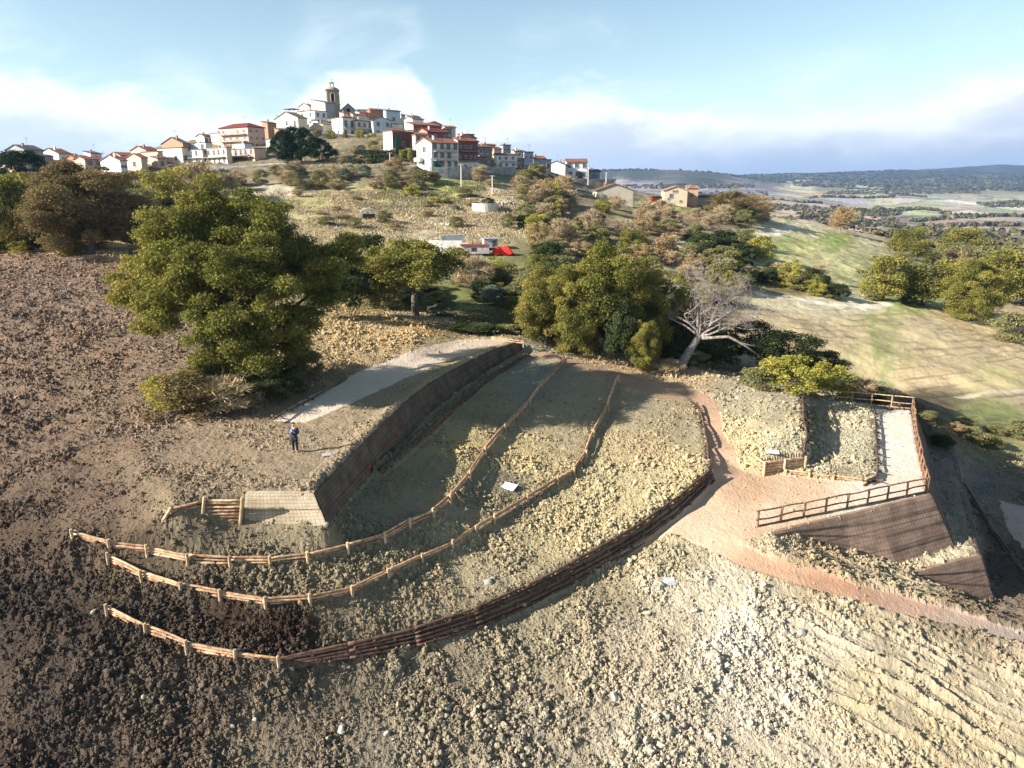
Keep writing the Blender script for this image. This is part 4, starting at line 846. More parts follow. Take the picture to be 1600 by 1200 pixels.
plank_fence('log_fence', 'uppermost low log fence of twin split rails curving below the straw-faced wall', [Vector((p.x, p.y, gz(p) - .06)) for p in F1p], (.20, .35, .48), (M_wood, M_post))
plank_fence('log_fence', 'middle low log fence curving between two planting strips', [Vector((p.x, p.y, gz(p) - .06)) for p in F2], (.20, .35, .47), (M_wood, M_post))
plank_fence('log_fence', 'lowest short run of pale twin rails at the left, leading into the stacked log wall', [Vector((p.x, p.y, gz(p) - .06)) for p in F3], (.20, .35, .47), (M_wood, M_post))

def crib_wall(name, label, top, bot_h, courses, mat, step=1.0, lean=.3, seg=3.0, endr=.07, r=.085, cat='log wall'):
    """double log wall: long poles along the line, short round tie logs poking out between courses"""
    root = tag(empty(name, top[len(top) // 2]), label, cat)
    L = sum((b - a).length for a, b in zip(top, top[1:]))
    for c in range(courses):
        f = c / max(1, courses - 1)
        def P(p, s_):
            i = s_ / L; h = bot_h(i); k = 1 - f
            return p, h
        s0 = -random.random() * seg * .5; k0 = 0
        pts = along(top, seg, 0); 
        if (top[-1] - pts[-1]).length > .3: pts.append(top[-1])
        offp = []
        for i, p in enumerate(pts):
            q = pts[min(i + 1, len(pts) - 1)] - pts[max(i - 1, 0)]; q.z = 0; q.normalize(); nn = Vector((q.y, -q.x, 0)); h = bot_h(i / (len(pts) - 1))
            if h * f < f * .28 and c > 0: offp.append(None); continue
            offp.append(p + nn * (.06 + lean * f) + Vector((0, 0, -h * f * .92 + .06)))
        for a, b in zip(offp, offp[1:]):
            if a is None or b is None: continue
            t_ = (b - a).normalized() * .12; mb = MB(); log(mb, rel(a - t_, root), rel(b + t_, root), r * random.uniform(.85, 1.15), 8, .04); mb.build('pole', mat, root, True)
    ties = along(top, step, step * .5); n = len(ties)
    for c in range(courses - 1):
        f = (c + .5) / max(1, courses - 1)
        for i, p in enumerate(ties):
            h = bot_h(i / max(1, n - 1))
            if h < .34 and c > 0: continue
            q = ties[min(i + 1, n - 1)] - ties[max(i - 1, 0)]; q.z = 0; q.normalize(); nn = Vector((q.y, -q.x, 0))
            if (c + i) % 2 and courses > 3: continue
            e = p + nn * (.11 + lean * f + random.uniform(-.01, .05)) + Vector((0, 0, -h * f * .92 + .06)); mb = MB()
            log(mb, rel(e - nn * .6 + q * .1, root), rel(e, root), endr * random.uniform(.85, 1.1), 7, .0, 1.0); mb.build('tie_log', mat, root)
    return root
crib_wall('log_wall', 'long curved wall of stacked dark logs holding the lowest planting strip', densify(W4, 1.2), interp([(0, .32), (.2, .75), (.45, 1.1), (.7, 1.25), (.85, 1.1), (1, .75)]), 5, M_woodd, .9)
crib_wall('log_edging', 'low log edging beside the narrow red gravel path', densify(E5, 1.5), lambda f: .3, 2, M_woodd, 1.1, .05, 2.2, .05, .07, 'log edging')
crib_wall('log_edging', 'dark log edging buried in rubble along the foot of the long shaded wall', densify([Vector((p[0] + .25, p[1] - .05, float(H(p[0] + .25, p[1] - .05)) + .34)) for p in rock_pts], 1.5), lambda f: .3, 2, M_woodd, 1.3, .05, 2.4, .05, .08, 'log edging')
medge = densify([p + Vector((.02, 0, .08)) for p in mound_side] + [Vector((mound_edge[3].x + .1, mound_edge[3].y - .2, -2.85))], 1.2)
crib_wall('log_wall', 'tall shaded log wall on the right side of the soil mound', medge, lambda f: 1.5, 6, M_woodd, 1.0, .5, 2.5, .055)
# short pale log wall at the front of the mound, ending in a small return
fr = [Vector((p.x, p.y - .12, 0)) for p in PZ([(1192, 743, -4.0), (1224, 739, -4.0), (1256, 735, -4.0)])]
root = tag(empty('log_wall', (fr[0].x, fr[0].y, -4.0)), 'short low wall of pale stacked logs at the front of the soil mound', 'log wall')
for p in fr: post_mesh(root, Vector((p.x, p.y, -4.0)), -.3, 1.05, .09)
for a, b in zip(fr, fr[1:]):
    for k in range(5):
        mb = MB(); z_ = -3.9 + .2 * k; back = Vector((.05, .12, 0)); log(mb, rel(Vector((a.x, a.y, z_)) + back, root), rel(Vector((b.x, b.y, z_)) + back, root), .095, 8, .02); mb.build('rail', M_wood, root, True)
for k in range(4):
    mb = MB(); z_ = -3.86 + .24 * k; log(mb, rel(Vector((fr[0].x, fr[0].y + .1, z_)), root), rel(Vector((fr[0].x - .25, fr[0].y + 1.5, z_ + .1)), root), .09, 8, .02); mb.build('rail', M_wood, root, True)
# planting bed edging
bed = PZ([(1228, 741, -3.95), (1265, 746, -3.95), (1302, 750, -3.95), (1352, 756, -3.95)])
plank_fence('log_edging', 'low pale log edging with four posts along the front of the planting bed', bed, (.1, .22), (M_wood, M_post), .34, .06)
crib_wall('log_edging', 'dark log edging with round log ends between planting bed and gravel platform', densify(PZ([(1367, 640, -3.7), (1371, 690, -3.7), (1374, 745, -3.7), (1354, 753, -3.7)]), 1.5), lambda f: .3, 2, M_woodd, 1.7, .02, 2.0, .05, .07, 'log edging')
crib_wall('log_edging', 'short log edging on the ledge edge of the upper gravel strip', densify(PZ([(428, 655, .35), (478, 628, .35), (540, 594, .35), (600, 565, .4), (660, 543, .45), (712, 529, .5)]), 2), lambda f: .25, 2, M_woodd, 1.3, .05, 2.6, .05, .07, 'log edging').__setitem__('label', 'long low dark log edging along the far side of the pale gravel strip')
# log panels beside the straw-faced wall end
ptop = [Wz(271, 795, -.28), Wz(323, 780, -.05), Wz(382, 780, -.02)]; pbot = [Wz(258, 815, -1.0), Wz(319, 817, -1.25), Wz(379, 816, -1.38)]
root = tag(empty('leaning_fence', pbot[0]), 'leaning panel of pale split logs between three posts, left of the straw-faced wall', 'fence')
for a, b in zip(ptop, pbot):
    mb = MB(); d_ = (b - a).normalized(); out = Vector((0, -.24, .12)); mb.tube([rel(a - d_ * .12 + out, root), rel(a.lerp(b, .5) + out, root), rel(b + d_ * .1 + out, root)], [.085, .08, .09], 9); mb.build('post', M_post, root)
for s_ in range(2):
    n = 5 if s_ == 0 else 7
    for k in range(n):
        f = (k + .5) / n; mb = MB(); o_ = Vector((random.uniform(-.1, .1), -.14, .12))
        log(mb, rel(ptop[s_].lerp(pbot[s_], f) + o_, root), rel(ptop[s_ + 1].lerp(pbot[s_ + 1], f) + o_, root), .075 * random.uniform(.8, 1.1), 7, .05); mb.build('rail', M_wood, root, True)

# open post-and-rail fences round the platform
def rail_fence(label, pts, step, h=1.0, mats=(M_wood, M_post), name='railing', n=None):
    L = sum((b - a).length for a, b in zip(pts, pts[1:])); n = n or max(2, int(round(L / step))); P_ = along(pts, L / n - 1e-4, 0)[:n + 1]
    root = tag(empty(name, P_[0]), label, 'railing')
    for p in P_: post_mesh(root, p, -.3, h + .03, .065, mats[1], .04)
    for a, b in zip(P_, P_[1:]):
        t_ = (b - a).normalized() * .12
        for hh in (h, h * .48):
            mb = MB(); d1 = Vector((0, 0, hh + random.uniform(-.03, .03))); d2 = Vector((0, 0, hh + random.uniform(-.03, .03)))
            log(mb, rel(a + d1 - t_, root), rel(b + d2 + t_, root), .05, 7, .05); mb.build('rail', mats[0], root, True)
    mb = MB(); log(mb, rel(P_[0] + Vector((0, 0, .08)), root), rel(P_[-1] + Vector((0, 0, .08)), root), .06, 7, .03); mb.build('ground_rail', mats[0], root, True)
    return root
M_woodm = wood('brown_chestnut', rgb(160, 122, 94, .75), rgb(108, 80, 62, .75), .22)
rail_fence('brown post and rail fence along the platform front edge above the brown wall', PZ([(1183, 824, -4.18), (1300, 801, -4.08), (1446, 770, -4.0)]), 1.5, 1.0, (M_woodm, M_woodm), n=8)
rail_fence('post and rail fence down the right edge of the gravel platform', PZ([(1448, 770, -4.0)]) + [Vector((29.35, 48.5, -4.0))] + PZ([(1425, 641, -4.0)]), 1.5, 1.05, (M_woodm, M_woodm), n=12)
rail_fence('pale post and rail fence across the back of the gravel platform', PZ([(1425, 640, -4.0), (1370, 634, -4.0), (1300, 628, -4.0)]), 2.2, 1.05, n=4)
# short rails by the head of the path and dark edging in the pit
rail_fence('small pale rail fence at the far head of the terrace wall', PZ([(770, 532, .3), (818, 538, .2)]), 2.2, .3, n=2)
pitl = [Vector((31.9, 38.0, -9.75)), Vector((34.2, 45.5, -9.75)), Vector((37.6, 55, -9.8))]
crib_wall('log_edging', 'dark log edging along the shaded road in the pit at the right', densify(side(pitl, 0.0, .25), 2), lambda f: .35, 2, M_woodd, 1.5, .05, 2.6, .05, .08, 'log edging')

# survey boards lying on the soil
def board(px, py, sx, sy, label, tilt=(.1, .05), hgt=.10, rz=.3, col=M_white):
    g_ = ground_at(px, py); root = tag(empty('board', g_ + Vector((0, 0, .12)), rz), label, 'board'); root.rotation_euler = (tilt[0], tilt[1], rz)
    mb = MB(); mb.box(-sx / 2, sx / 2, -sy / 2, sy / 2, 0, .035); mb.build('panel', col, root)
    mb = MB(); mb.box(-sx / 2 + .04, sx / 2 - .04, -sy / 2 + .04, -sy / 2 + .1, -.08, -.002); mb.box(-sx / 2 + .04, sx / 2 - .04, sy / 2 - .1, sy / 2 - .04, -.08, -.002); mb.build('batten', M_wood, root)
board(796, 763, .85, .6, 'white board lying on the soil between the two curved log fences', (.25, .05), rz=-.5)
board(1207, 709, .8, .45, 'small white board on top of the soil mound behind the pale logs', (.1, .05), rz=-.1)
board(1043, 912, .8, .5, 'pale grey slab half buried in the cloddy slope below the gravel platform', (.35, .0), rz=.1, col=simple_mat('grey_slab', rgb(190, 190, 186), rgb(160, 158, 150), 4))
board(511, 714, .5, .35, 'small pale scrap of sheet on the terrace right of the standing person', (.1, .1), rz=.4, col=MATS['grey_slab'])
# pale boulders among the clods
def rock_mesh(seed, sub=2):
    rnd = random.Random(seed); bm = bmesh.new(); bmesh.ops.create_icosphere(bm, subdivisions=sub, radius=.5)
    pl_ = [(Vector((rnd.gauss(0, 1), rnd.gauss(0, 1), rnd.gauss(0, 1))).normalized(), rnd.uniform(.28, .42)) for _ in range(9)]
    for v in bm.verts:
        for n_, d_ in pl_:
            e = v.co.dot(n_) - d_
            if e > 0: v.co -= n_ * e
        v.co *= rnd.uniform(.95, 1.05); v.co.z *= .75
    me = bpy.data.meshes.new('rock'); bm.to_mesh(me); bm.free(); return me
M_stone = simple_mat('pale_limestone', rgb(206, 198, 180, .85), rgb(160, 150, 130, .85), 3, bscale=8, bstr=.5, rnd=.15)
rocks = [rock_mesh(s_) for s_ in range(5)]
for m_ in rocks: m_.materials.append(M_stone)
for i, (px, py, s_, lb) in enumerate([(763, 912, .5, 'pale pair of clods in the lowest strip'), (509, 822, .42, 'corner foot of the straw-faced wall'), (363, 1137, .35, ''), (533, 1143, .4, ''), (536, 1136, .3, ''), (770, 905, .3, ''), (604, 1148, .3, ''), (1252, 990, .6, ''), (1286, 1060, .5, ''), (1010, 960, .45, ''), (1085, 955, .5, ''), (1120, 1010, .6, ''), (880, 1010, .35, ''), (960, 1090, .45, ''), (1040, 1120, .5, ''), (146, 958, .3, ''), (250, 866, .35, ''), (1178, 935, .45, ''), (1240, 950, .4, ''), (700, 1110, .35, ''), (398, 1125, .25, ''), (225, 1090, .3, '')]):
    g_ = ground_at(px, py)
    if g_ is None: continue
    o = new_obj('stone', rocks[i % 5]); o.location = g_ + Vector((0, 0, .06)); o.scale = (s_, s_ * .9, s_ * .8); o.rotation_euler = (random.random(), random.random(), random.random() * 6)
    tag(o, ('pale stone at the ' + lb) if lb else 'pale stone lying loose among the soil clods', 'stone', 'pale stones among the clods')

STN = sorted([o for o in scn.collection.objects if o.get('category') == 'stone'], key=lambda o: float(project(*[np.array(v) for v in o.location])[0]))
for i, o in enumerate(STN):
    if 'loose' in o['label']: o['label'] = 'pale loose stone among the clods, ' + ['first', 'second', 'third', 'fourth', 'fifth', 'sixth', 'seventh', 'eighth', 'ninth', 'tenth', 'eleventh', 'twelfth', 'thirteenth', 'fourteenth', 'fifteenth', 'sixteenth', 'seventeenth', 'eighteenth', 'nineteenth', 'twentieth', 'twenty-first', 'twenty-second', 'twenty-third', 'twenty-fourth'][i] + ' stone from the left'
# ------------------------------------------------------------------ the person on the terrace, filming with a phone
def person():
    g_ = ground_at(462, 707); root = tag(empty('person', g_, R(-4)), 'person in dark blue jacket and dark trousers holding a phone up in both hands', 'person')
    skin = simple_mat('skin', rgb(214, 164, 138), rough=.6); jac = simple_mat('navy_jacket', rgb(40, 48, 72, .9), rgb(54, 64, 92, .9), 9, .7, 20, .4, .02)
    trs = simple_mat('dark_trousers', rgb(30, 32, 42, .9), rgb(42, 44, 56, .9), 8, .8, 20, .3, .01); hair = simple_mat('dark_hair', rgb(46, 36, 32), rough=.6); shoe = simple_mat('brown_shoe', rgb(150, 128, 104), rough=.6)
    def skinned(name, verts, edges, radii, mats, parent=root, sub=2):
        me = bpy.data.meshes.new(name); me.from_pydata(verts, edges, []); o = new_obj(name, me, parent); me.materials.append(mats)
        md = o.modifiers.new('skin', 'SKIN'); md.use_smooth_shade = True
        for i, r_ in enumerate(radii):
            sv = me.skin_vertices[0].data[i]; sv.radius = r_ if isinstance(r_, tuple) else (r_, r_)
        me.skin_vertices[0].data[0].use_root = True
        ss = o.modifiers.new('sub', 'SUBSURF'); ss.levels = sub; ss.render_levels = sub; return o
    # facing the camera (-y); x to the person's left is +x in the picture
    v = [(0, 0, .92), (0, .01, 1.08), (0, .01, 1.25), (0, .01, 1.40), (0, 0, 1.49), (0, -.02, 1.60), (0, -.03, 1.70)]; e = [(0, 1), (1, 2), (2, 3), (3, 4), (4, 5), (5, 6)]
    r_ = [(.15, .11), (.14, .10), (.16, .11), (.15, .10), (.052, .052), (.075, .092), (.06, .075)]
    for s_ in (-1, 1):
        i = len(v); v += [(.09 * s_, 0, .86), (.10 * s_, -.01, .50), (.11 * s_, .02, .10), (.12 * s_, -.05, .04), (.125 * s_, -.14, .03)]; e += [(0, i), (i, i + 1), (i + 1, i + 2), (i + 2, i + 3), (i + 3, i + 4)]; r_ += [.085, .058, .042, .04, .03]
        i = len(v); v += [(.19 * s_, .01, 1.40), (.26 * s_, -.02, 1.14), (.11 * s_, -.27, 1.27), (.065 * s_, -.33, 1.33)]; e += [(3, i), (i, i + 1), (i + 1, i + 2), (i + 2, i + 3)]; r_ += [.062, .046, .032, .026]
    skinned('body', v, e, r_, skin)
    # hands with five fingers each round the phone
    for s_ in (-1, 1):
        b = Vector((.065 * s_, -.33, 1.33)); vv = [tuple(b), tuple(b + Vector((-.01 * s_, -.03, .05)))]; ee = [(0, 1)]; rr_ = [.024, .028]
        for k in range(4):
            i = len(vv); z_ = .04 + .018 * k; vv += [tuple(b + Vector((.012 * s_, -.055, z_ - .01))), tuple(b + Vector((-.008 * s_, -.075, z_))), tuple(b + Vector((-.028 * s_, -.068, z_ + .004)))]; ee += [(1, i), (i, i + 1), (i + 1, i + 2)]; rr_ += [.009, .0085, .0075]
        i = len(vv); vv += [tuple(b + Vector((-.03 * s_, -.02, .05))), tuple(b + Vector((-.045 * s_, -.035, .075)))]; ee += [(1, i), (i, i + 1)]; rr_ += [.011, .009]
        skinned('hand', vv, ee, rr_, skin, sub=1)
    # jacket over torso and arms
    v = [(0, 0, .80), (0, 0, .95), (0, .01, 1.10), (0, .01, 1.26), (0, .01, 1.40), (0, .01, 1.47)]; e = [(i, i + 1) for i in range(5)]; r_ = [(.185, .14), (.175, .135), (.165, .125), (.18, .13), (.16, .115), (.07, .07)]
    for s_ in (-1, 1):
        i = len(v); v += [(.19 * s_, .01, 1.40), (.27 * s_, -.02, 1.13), (.13 * s_, -.24, 1.25)]; e += [(4, i), (i, i + 1), (i + 1, i + 2)]; r_ += [.082, .068, .05]
    skinned('jacket', v, e, r_, jac)
    v = [(0, 0, .90)]; e = []; r_ = [(.14, .11)]
    for s_ in (-1, 1):
        i = len(v); v += [(.09 * s_, 0, .82), (.10 * s_, -.01, .50), (.11 * s_, .02, .09)]; e += [(0, i), (i, i + 1), (i + 1, i + 2)]; r_ += [.10, .075, .062]
    skinned('trousers', v, e, r_, trs)
    for s_ in (-1, 1):
        skinned('shoe', [(.11 * s_, .05, .045), (.12 * s_, -.06, .045), (.13 * s_, -.17, .035)], [(0, 1), (1, 2)], [.05, .05, .038], shoe, sub=1)
    bm = bmesh.new(); bmesh.ops.create_uvsphere(bm, u_segments=20, v_segments=14, radius=.105)
    bmesh.ops.delete(bm, geom=[q for q in bm.verts if q.co.z < -.005 - .05 * (q.co.y > 0) or (q.co.y < -.045 and q.co.z < .055)], context='VERTS')
    for q in bm.verts: q.co = Vector((q.co.x * .92, q.co.y * 1.02 - .015, q.co.z * 1.02 + 1.675)); q.co += q.normal * .0
    me = bpy.data.meshes.new('hair'); bm.to_mesh(me); bm.free(); me.materials.append(hair); o = new_obj('hair', me, root); sd_ = o.modifiers.new('t', 'SOLIDIFY'); sd_.thickness = .02
    for s_ in (-1, 1):
        mb = MB(); mb.tube([(.032 * s_, -.108, 1.655), (.032 * s_, -.122, 1.655)], [.012, .009], 8); mb.build('eye', hair, root)
        mb = MB(); mb.tube([(.078 * s_, -.02, 1.60), (.092 * s_, -.015, 1.64), (.084 * s_, -.01, 1.675)], [.012, .018, .012], 7); mb.build('ear', skin, root, True)
    mb = MB(); mb.tube([(0, -.105, 1.66), (0, -.128, 1.625), (0, -.110, 1.61)], [.009, .017, .012], 7); mb.build('nose', skin, root, True)
    mb = MB(); mb.tube([(-.028, -.102, 1.575), (0, -.112, 1.572), (.028, -.102, 1.575)], [.005, .008, .005], 6); mb.build('mouth', simple_mat('lips', rgb(176, 96, 88)), root, True)
    mb = MB(); mb.box(-.04, .04, -.392, -.382, 1.355, 1.50); o = mb.build('phone', simple_mat('phone_grey', rgb(190, 196, 210), rough=.3)); o.location = root.location; o.rotation_euler = root.rotation_euler
    tag(o, 'pale phone held up by the person on the terrace', 'phone')
person()

# ------------------------------------------------------------------ vegetation
def leaf_mat(name, cols, transl=.28, scale=1.2, val=(.55, 1.25)):
    """cols: list of linear colours picked per leaf clump"""
    m = bpy.data.materials.new(name); m.use_nodes = True; t = m.node_tree; t.nodes.clear(); MATS[name] = m
    a = t.nodes.new('ShaderNodeAttribute'); a.attribute_name = 'Col'; sp = t.nodes.new('ShaderNodeSeparateColor'); t.links.new(a.outputs['Color'], sp.inputs[0])
    oi = t.nodes.new('ShaderNodeObjectInfo')
    r = t.nodes.new('ShaderNodeValToRGB'); el_ = r.color_ramp.elements
    cols = [tuple(((.3 * c[0] + .6 * c[1] + .1 * c[2]) * .10 + c_ * .90) * w__ for c_, w__ in zip(c[:3], (1.08, .97, .95))) + (1,) for c in cols]
    n = len(cols); el_[0].position = 0; el_[1].position = 1; el_[0].color = cols[0]; el_[1].color = cols[-1]
    for i in range(1, n - 1): e = el_.new(i / (n - 1)); e.color = cols[i]
    f = math_node(t, 'ADD', sp.outputs[0], math_node(t, 'MULTIPLY', math_node(t, 'SUBTRACT', oi.outputs['Random'], .5), .25), clamp=True)
    t.links.new(f, r.inputs[0])
    sc_ = t.nodes.new('ShaderNodeVectorMath'); sc_.operation = 'SCALE'; t.links.new(r.outputs[0], sc_.inputs[0]); t.links.new(mapr(t, sp.outputs[1], 0, 1, val[0], val[1], False), sc_.inputs['Scale'])
    d = t.nodes.new('ShaderNodeBsdfDiffuse'); tr = t.nodes.new('ShaderNodeBsdfTranslucent'); mx_ = t.nodes.new('ShaderNodeMixShader'); mx_.inputs[0].default_value = transl
    t.links.new(sc_.outputs[0], d.inputs[0]); t.links.new(sc_.outputs[0], tr.inputs[0]); t.links.new(d.outputs[0], mx_.inputs[1]); t.links.new(tr.outputs[0], mx_.inputs[2])
    o = t.nodes.new('ShaderNodeOutputMaterial'); t.links.new(mx_.outputs[0], o.inputs[0]); return m
LK_ = .74
L_oak = leaf_mat('oak_leaves', [rgb(92, 98, 44, LK_), rgb(124, 130, 54, LK_), rgb(152, 152, 64, LK_), rgb(178, 166, 76, LK_)])
L_oaky = leaf_mat('yellowing_oak_leaves', [rgb(102, 106, 48, LK_), rgb(142, 142, 62, LK_), rgb(174, 164, 76, LK_), rgb(192, 170, 98, LK_)])
L_brown = leaf_mat('brown_oak_leaves', [rgb(104, 102, 58, LK_), rgb(132, 122, 74, LK_), rgb(156, 136, 92, LK_), rgb(120, 124, 64, LK_)])
L_dark = leaf_mat('dark_evergreen_leaves', [rgb(54, 66, 42, LK_), rgb(72, 86, 50, LK_), rgb(96, 108, 64, LK_)], .15)
L_pine = leaf_mat('pine_needles', [rgb(36, 56, 40, LK_), rgb(48, 72, 46, LK_), rgb(66, 90, 52, LK_)], .12)
LK_ = .98
L_olive = leaf_mat('olive_green_leaves', [rgb(104, 108, 68, LK_), rgb(130, 132, 80, LK_), rgb(150, 146, 98, LK_)])
L_yel = leaf_mat('yellow_green_leaves', [rgb(120, 126, 48, LK_), rgb(156, 156, 60, LK_), rgb(190, 172, 74, LK_)])
L_grey = leaf_mat('bare_grey_twigs', [rgb(150, 138, 104, LK_), rgb(176, 160, 124, LK_), rgb(138, 134, 92, LK_)], .1)
L_rust = leaf_mat('dry_russet_leaves', [rgb(150, 132, 90, LK_), rgb(174, 154, 108, LK_), rgb(136, 130, 84, LK_)])
L_blu = leaf_mat('grey_green_leaves', [rgb(84, 100, 80, LK_), rgb(104, 120, 98, LK_), rgb(120, 128, 104, LK_)])
L_straw = leaf_mat('dry_grass', [rgb(172, 160, 126, LK_), rgb(188, 176, 142, LK_), rgb(146, 146, 104, LK_)], .2)
M_bark = simple_mat('oak_bark', rgb(120, 106, 90, .7), rgb(76, 66, 56, .7), 5, bscale=14, bstr=.7, bdist=.04)
M_dead = simple_mat('dead_wood', rgb(176, 164, 152, .8), rgb(120, 108, 100, .8), 4, bscale=12, bstr=.5)

def leaf_cloud(seed, blobs, n, size, aspect=.6, outw=.38, shell=.35, droop=0, vjit=1.0):
    """blobs: (centre, radii) array; returns verts, quads, per-vertex colour keys"""
    r = np.random.default_rng(seed); B = np.array([list(c) + list(rr) for c, rr in blobs], float)
    area = (B[:, 3] * B[:, 4] + B[:, 4] * B[:, 5] + B[:, 3] * B[:, 5]); k = r.choice(len(B), n, p=area / area.sum())
    d = r.normal(size=(n, 3)); d /= np.linalg.norm(d, axis=1)[:, None]
    d[:, 2] = np.where((d[:, 2] < -.3) & (r.random(n) < .6), -d[:, 2], d[:, 2])
    rad = 1 - shell * r.random(n) ** 1.4 + r.normal(0, .16, n)
    P = B[k, :3] + d * B[k, 3:] * rad[:, None]
    nr_ = d * outw + r.normal(size=(n, 3)) * (1 - outw); nr_ /= np.linalg.norm(nr_, axis=1)[:, None]
    t = np.cross(nr_, r.normal(size=(n, 3))); t /= np.linalg.norm(t, axis=1)[:, None] + 1e-9; b = np.cross(nr_, t)
    if aspect < .2: t = d * .7 + r.normal(size=(n, 3)) * .35 + np.array([0, 0, .25]); t /= np.linalg.norm(t, axis=1)[:, None]; b = np.cross(t, nr_); b /= np.linalg.norm(b, axis=1)[:, None] + 1e-9
    s = size * (.6 + .8 * r.random(n))[:, None]; t = t * s; b = b * s * aspect
    V = np.stack([P - t * .5 - b * .35, P - t * .1 + b * .5 * -1, P + t * .5, P - t * .1 + b * .5], 1)
    key = r.random(len(B))[k] * .55 + r.random(n) * .45; bright = np.clip(.25 + .35 * r.random(len(B))[k] + .4 * r.random(n), 0, 1)
    C = np.repeat(np.stack([key, bright, np.zeros(n)], -1), 4, 0)
    return V.reshape(-1, 3), np.arange(4 * n).reshape(-1, 4), C
def crown_blobs(seed, rx, ry, rz, cz, n, br, flat=0, shell=.62):
    rnd = random.Random(seed); out = []
    for _ in range(n):
        while True:
            d = Vector((rnd.gauss(0, 1), rnd.gauss(0, 1), rnd.gauss(0, 1))).normalized()
            if d.z > -.55 + flat: break
        q = (rnd.uniform(shell, 1.0)); lump = 1 + .16 * math.sin(3 * math.atan2(d.y, d.x) + seed) + .12 * math.sin(5 * d.z + seed * 2)
        c = Vector((d.x * rx * q * lump, d.y * ry * q * lump, cz + d.z * rz * q)); b_ = br * rnd.uniform(.6, 1.35)
        out.append((c, (b_ * rnd.uniform(.8, 1.2), b_ * rnd.uniform(.8, 1.2), b_ * rnd.uniform(.55, .9))))
    return out
def limbs(mb, seed, base, top, blobs, r0, nl=10, lean=Vector((0, 0, 0)), twig=0):
    rnd = random.Random(seed); base = Vector(base); top = Vector(top)
    mid = base.lerp(top, .5) + Vector((rnd.uniform(-.05, .05), rnd.uniform(-.05, .05), 0)) * (top - base).length
    mb.tube([base - Vector((0, 0, .3 * r0)), base.lerp(mid, .15), mid, top], [r0 * 1.45, r0 * 1.05, r0 * .85, r0 * .6], 9)
    ch = rnd.sample(blobs, min(nl, len(blobs)))
    for c, rr in ch:
        f = rnd.uniform(.55, 1.0); s = mid.lerp(top, (f - .5) * 2) if f > .5 else mid; e = Vector(c); L = (e - s).length
        m1 = s.lerp(e, .4) + Vector((rnd.uniform(-.1, .1), rnd.uniform(-.1, .1), rnd.uniform(-.02, .14))) * L; m2 = s.lerp(e, .75) + Vector((rnd.uniform(-.08, .08), rnd.uniform(-.08, .08), rnd.uniform(0, .08))) * L
        mb.tube([s, m1, m2, e], [r0 * .42, r0 * .3, r0 * .18, r0 * .06], 6, False)
        for _ in range(3):
            e2 = e + Vector((rnd.uniform(-1, 1) * rr[0], rnd.uniform(-1, 1) * rr[1], rnd.uniform(-.2, 1) * rr[2])) * 1.1; mb.tube([m2, m2.lerp(e2, .5) + Vector((0, 0, .03 * L)), e2], [r0 * .13, r0 * .08, r0 * .03], 4, False)
def tree_thing(name, label, cat, loc, rz, trunk_me, crown_me, scale, group=None, leafmat=None, bark=None):
    root = tag(empty(name, loc, rz), label, cat, group); root.scale = scale
    if trunk_me: new_obj('trunk', trunk_me, root)
    if crown_me:
        o = new_obj('crown', crown_me, root)
        if leafmat: o.material_slots[0].link = 'OBJECT'; o.material_slots[0].material = leafmat
    return root
# archetypes, all one unit wide and one unit high with the foot at the origin
ARCH = {}
def archetype(key, seed, nb, br, nleaf, lsize, mat, trunk=.2, rz=.40, cz=.58, rx=.42, nl=9, r0=.035, flat=0, aspect=.6, outw=.38, bark=None, shell=.35, bshell=.62):
    bl = crown_blobs(seed, rx, rx, rz, cz, nb, br, flat, bshell); V, Q, C = leaf_cloud(seed, bl, nleaf, lsize, aspect, outw, shell)
    me = mesh_np('crown', V, Q, mat, False, cols=C); tm = None
    if trunk is not None:
        mb = MB(); limbs(mb, seed, (0, 0, 0), (.02, 0, cz - .05), bl, r0, nl); tm = mb.mesh('trunk', bark or M_bark, True)
    ARCH[key] = (tm, me)
archetype('oak', 1, 130, .085, 90000, .016, L_oak, rz=.46, cz=.50, flat=-.35, bshell=.45)
archetype('oak2', 2, 130, .085, 90000, .017, L_oaky, rz=.45, cz=.52, flat=-.3, bshell=.45)
archetype('flatoak', 3, 90, .09, 26000, .023, L_oak, rz=.34, cz=.62, flat=.1, nl=12, bshell=.5)
archetype('round', 4, 60, .11, 10000, .036, L_olive, rz=.48, cz=.47, flat=-.3, bshell=.5)
archetype('round2', 5, 56, .12, 9000, .038, L_olive, rz=.48, cz=.46, flat=-.3, bshell=.5)
archetype('shrub', 6, 34, .14, 5600, .046, L_olive, trunk=None, rz=.52, cz=.42, rx=.38)
archetype('shrub2', 7, 30, .15, 9000, .048, L_olive, trunk=None, rz=.5, cz=.38, rx=.40)
archetype('shrub3', 8, 40, .12, 5600, .042, L_olive, trunk=None, rz=.60, cz=.36, rx=.40, bshell=.3)
archetype('bare', 9, 30, .16, 3800, .16, L_grey, trunk=.1, rz=.48, cz=.46, rx=.36, aspect=.07, nl=12, r0=.02, bark=M_dead, shell=.8)
archetype('bare2', 10, 26, .18, 3400, .17, L_grey, trunk=None, rz=.5, cz=.40, rx=.36, aspect=.07, shell=.8)
archetype('holly', 12, 60, .11, 14000, .030, L_dark, rz=.46, cz=.48, trunk=None)
archetype('pine', 13, 60, .10, 12000, .05, L_pine, rz=.44, cz=.54, aspect=.25, nl=8, r0=.02)
NV = {}
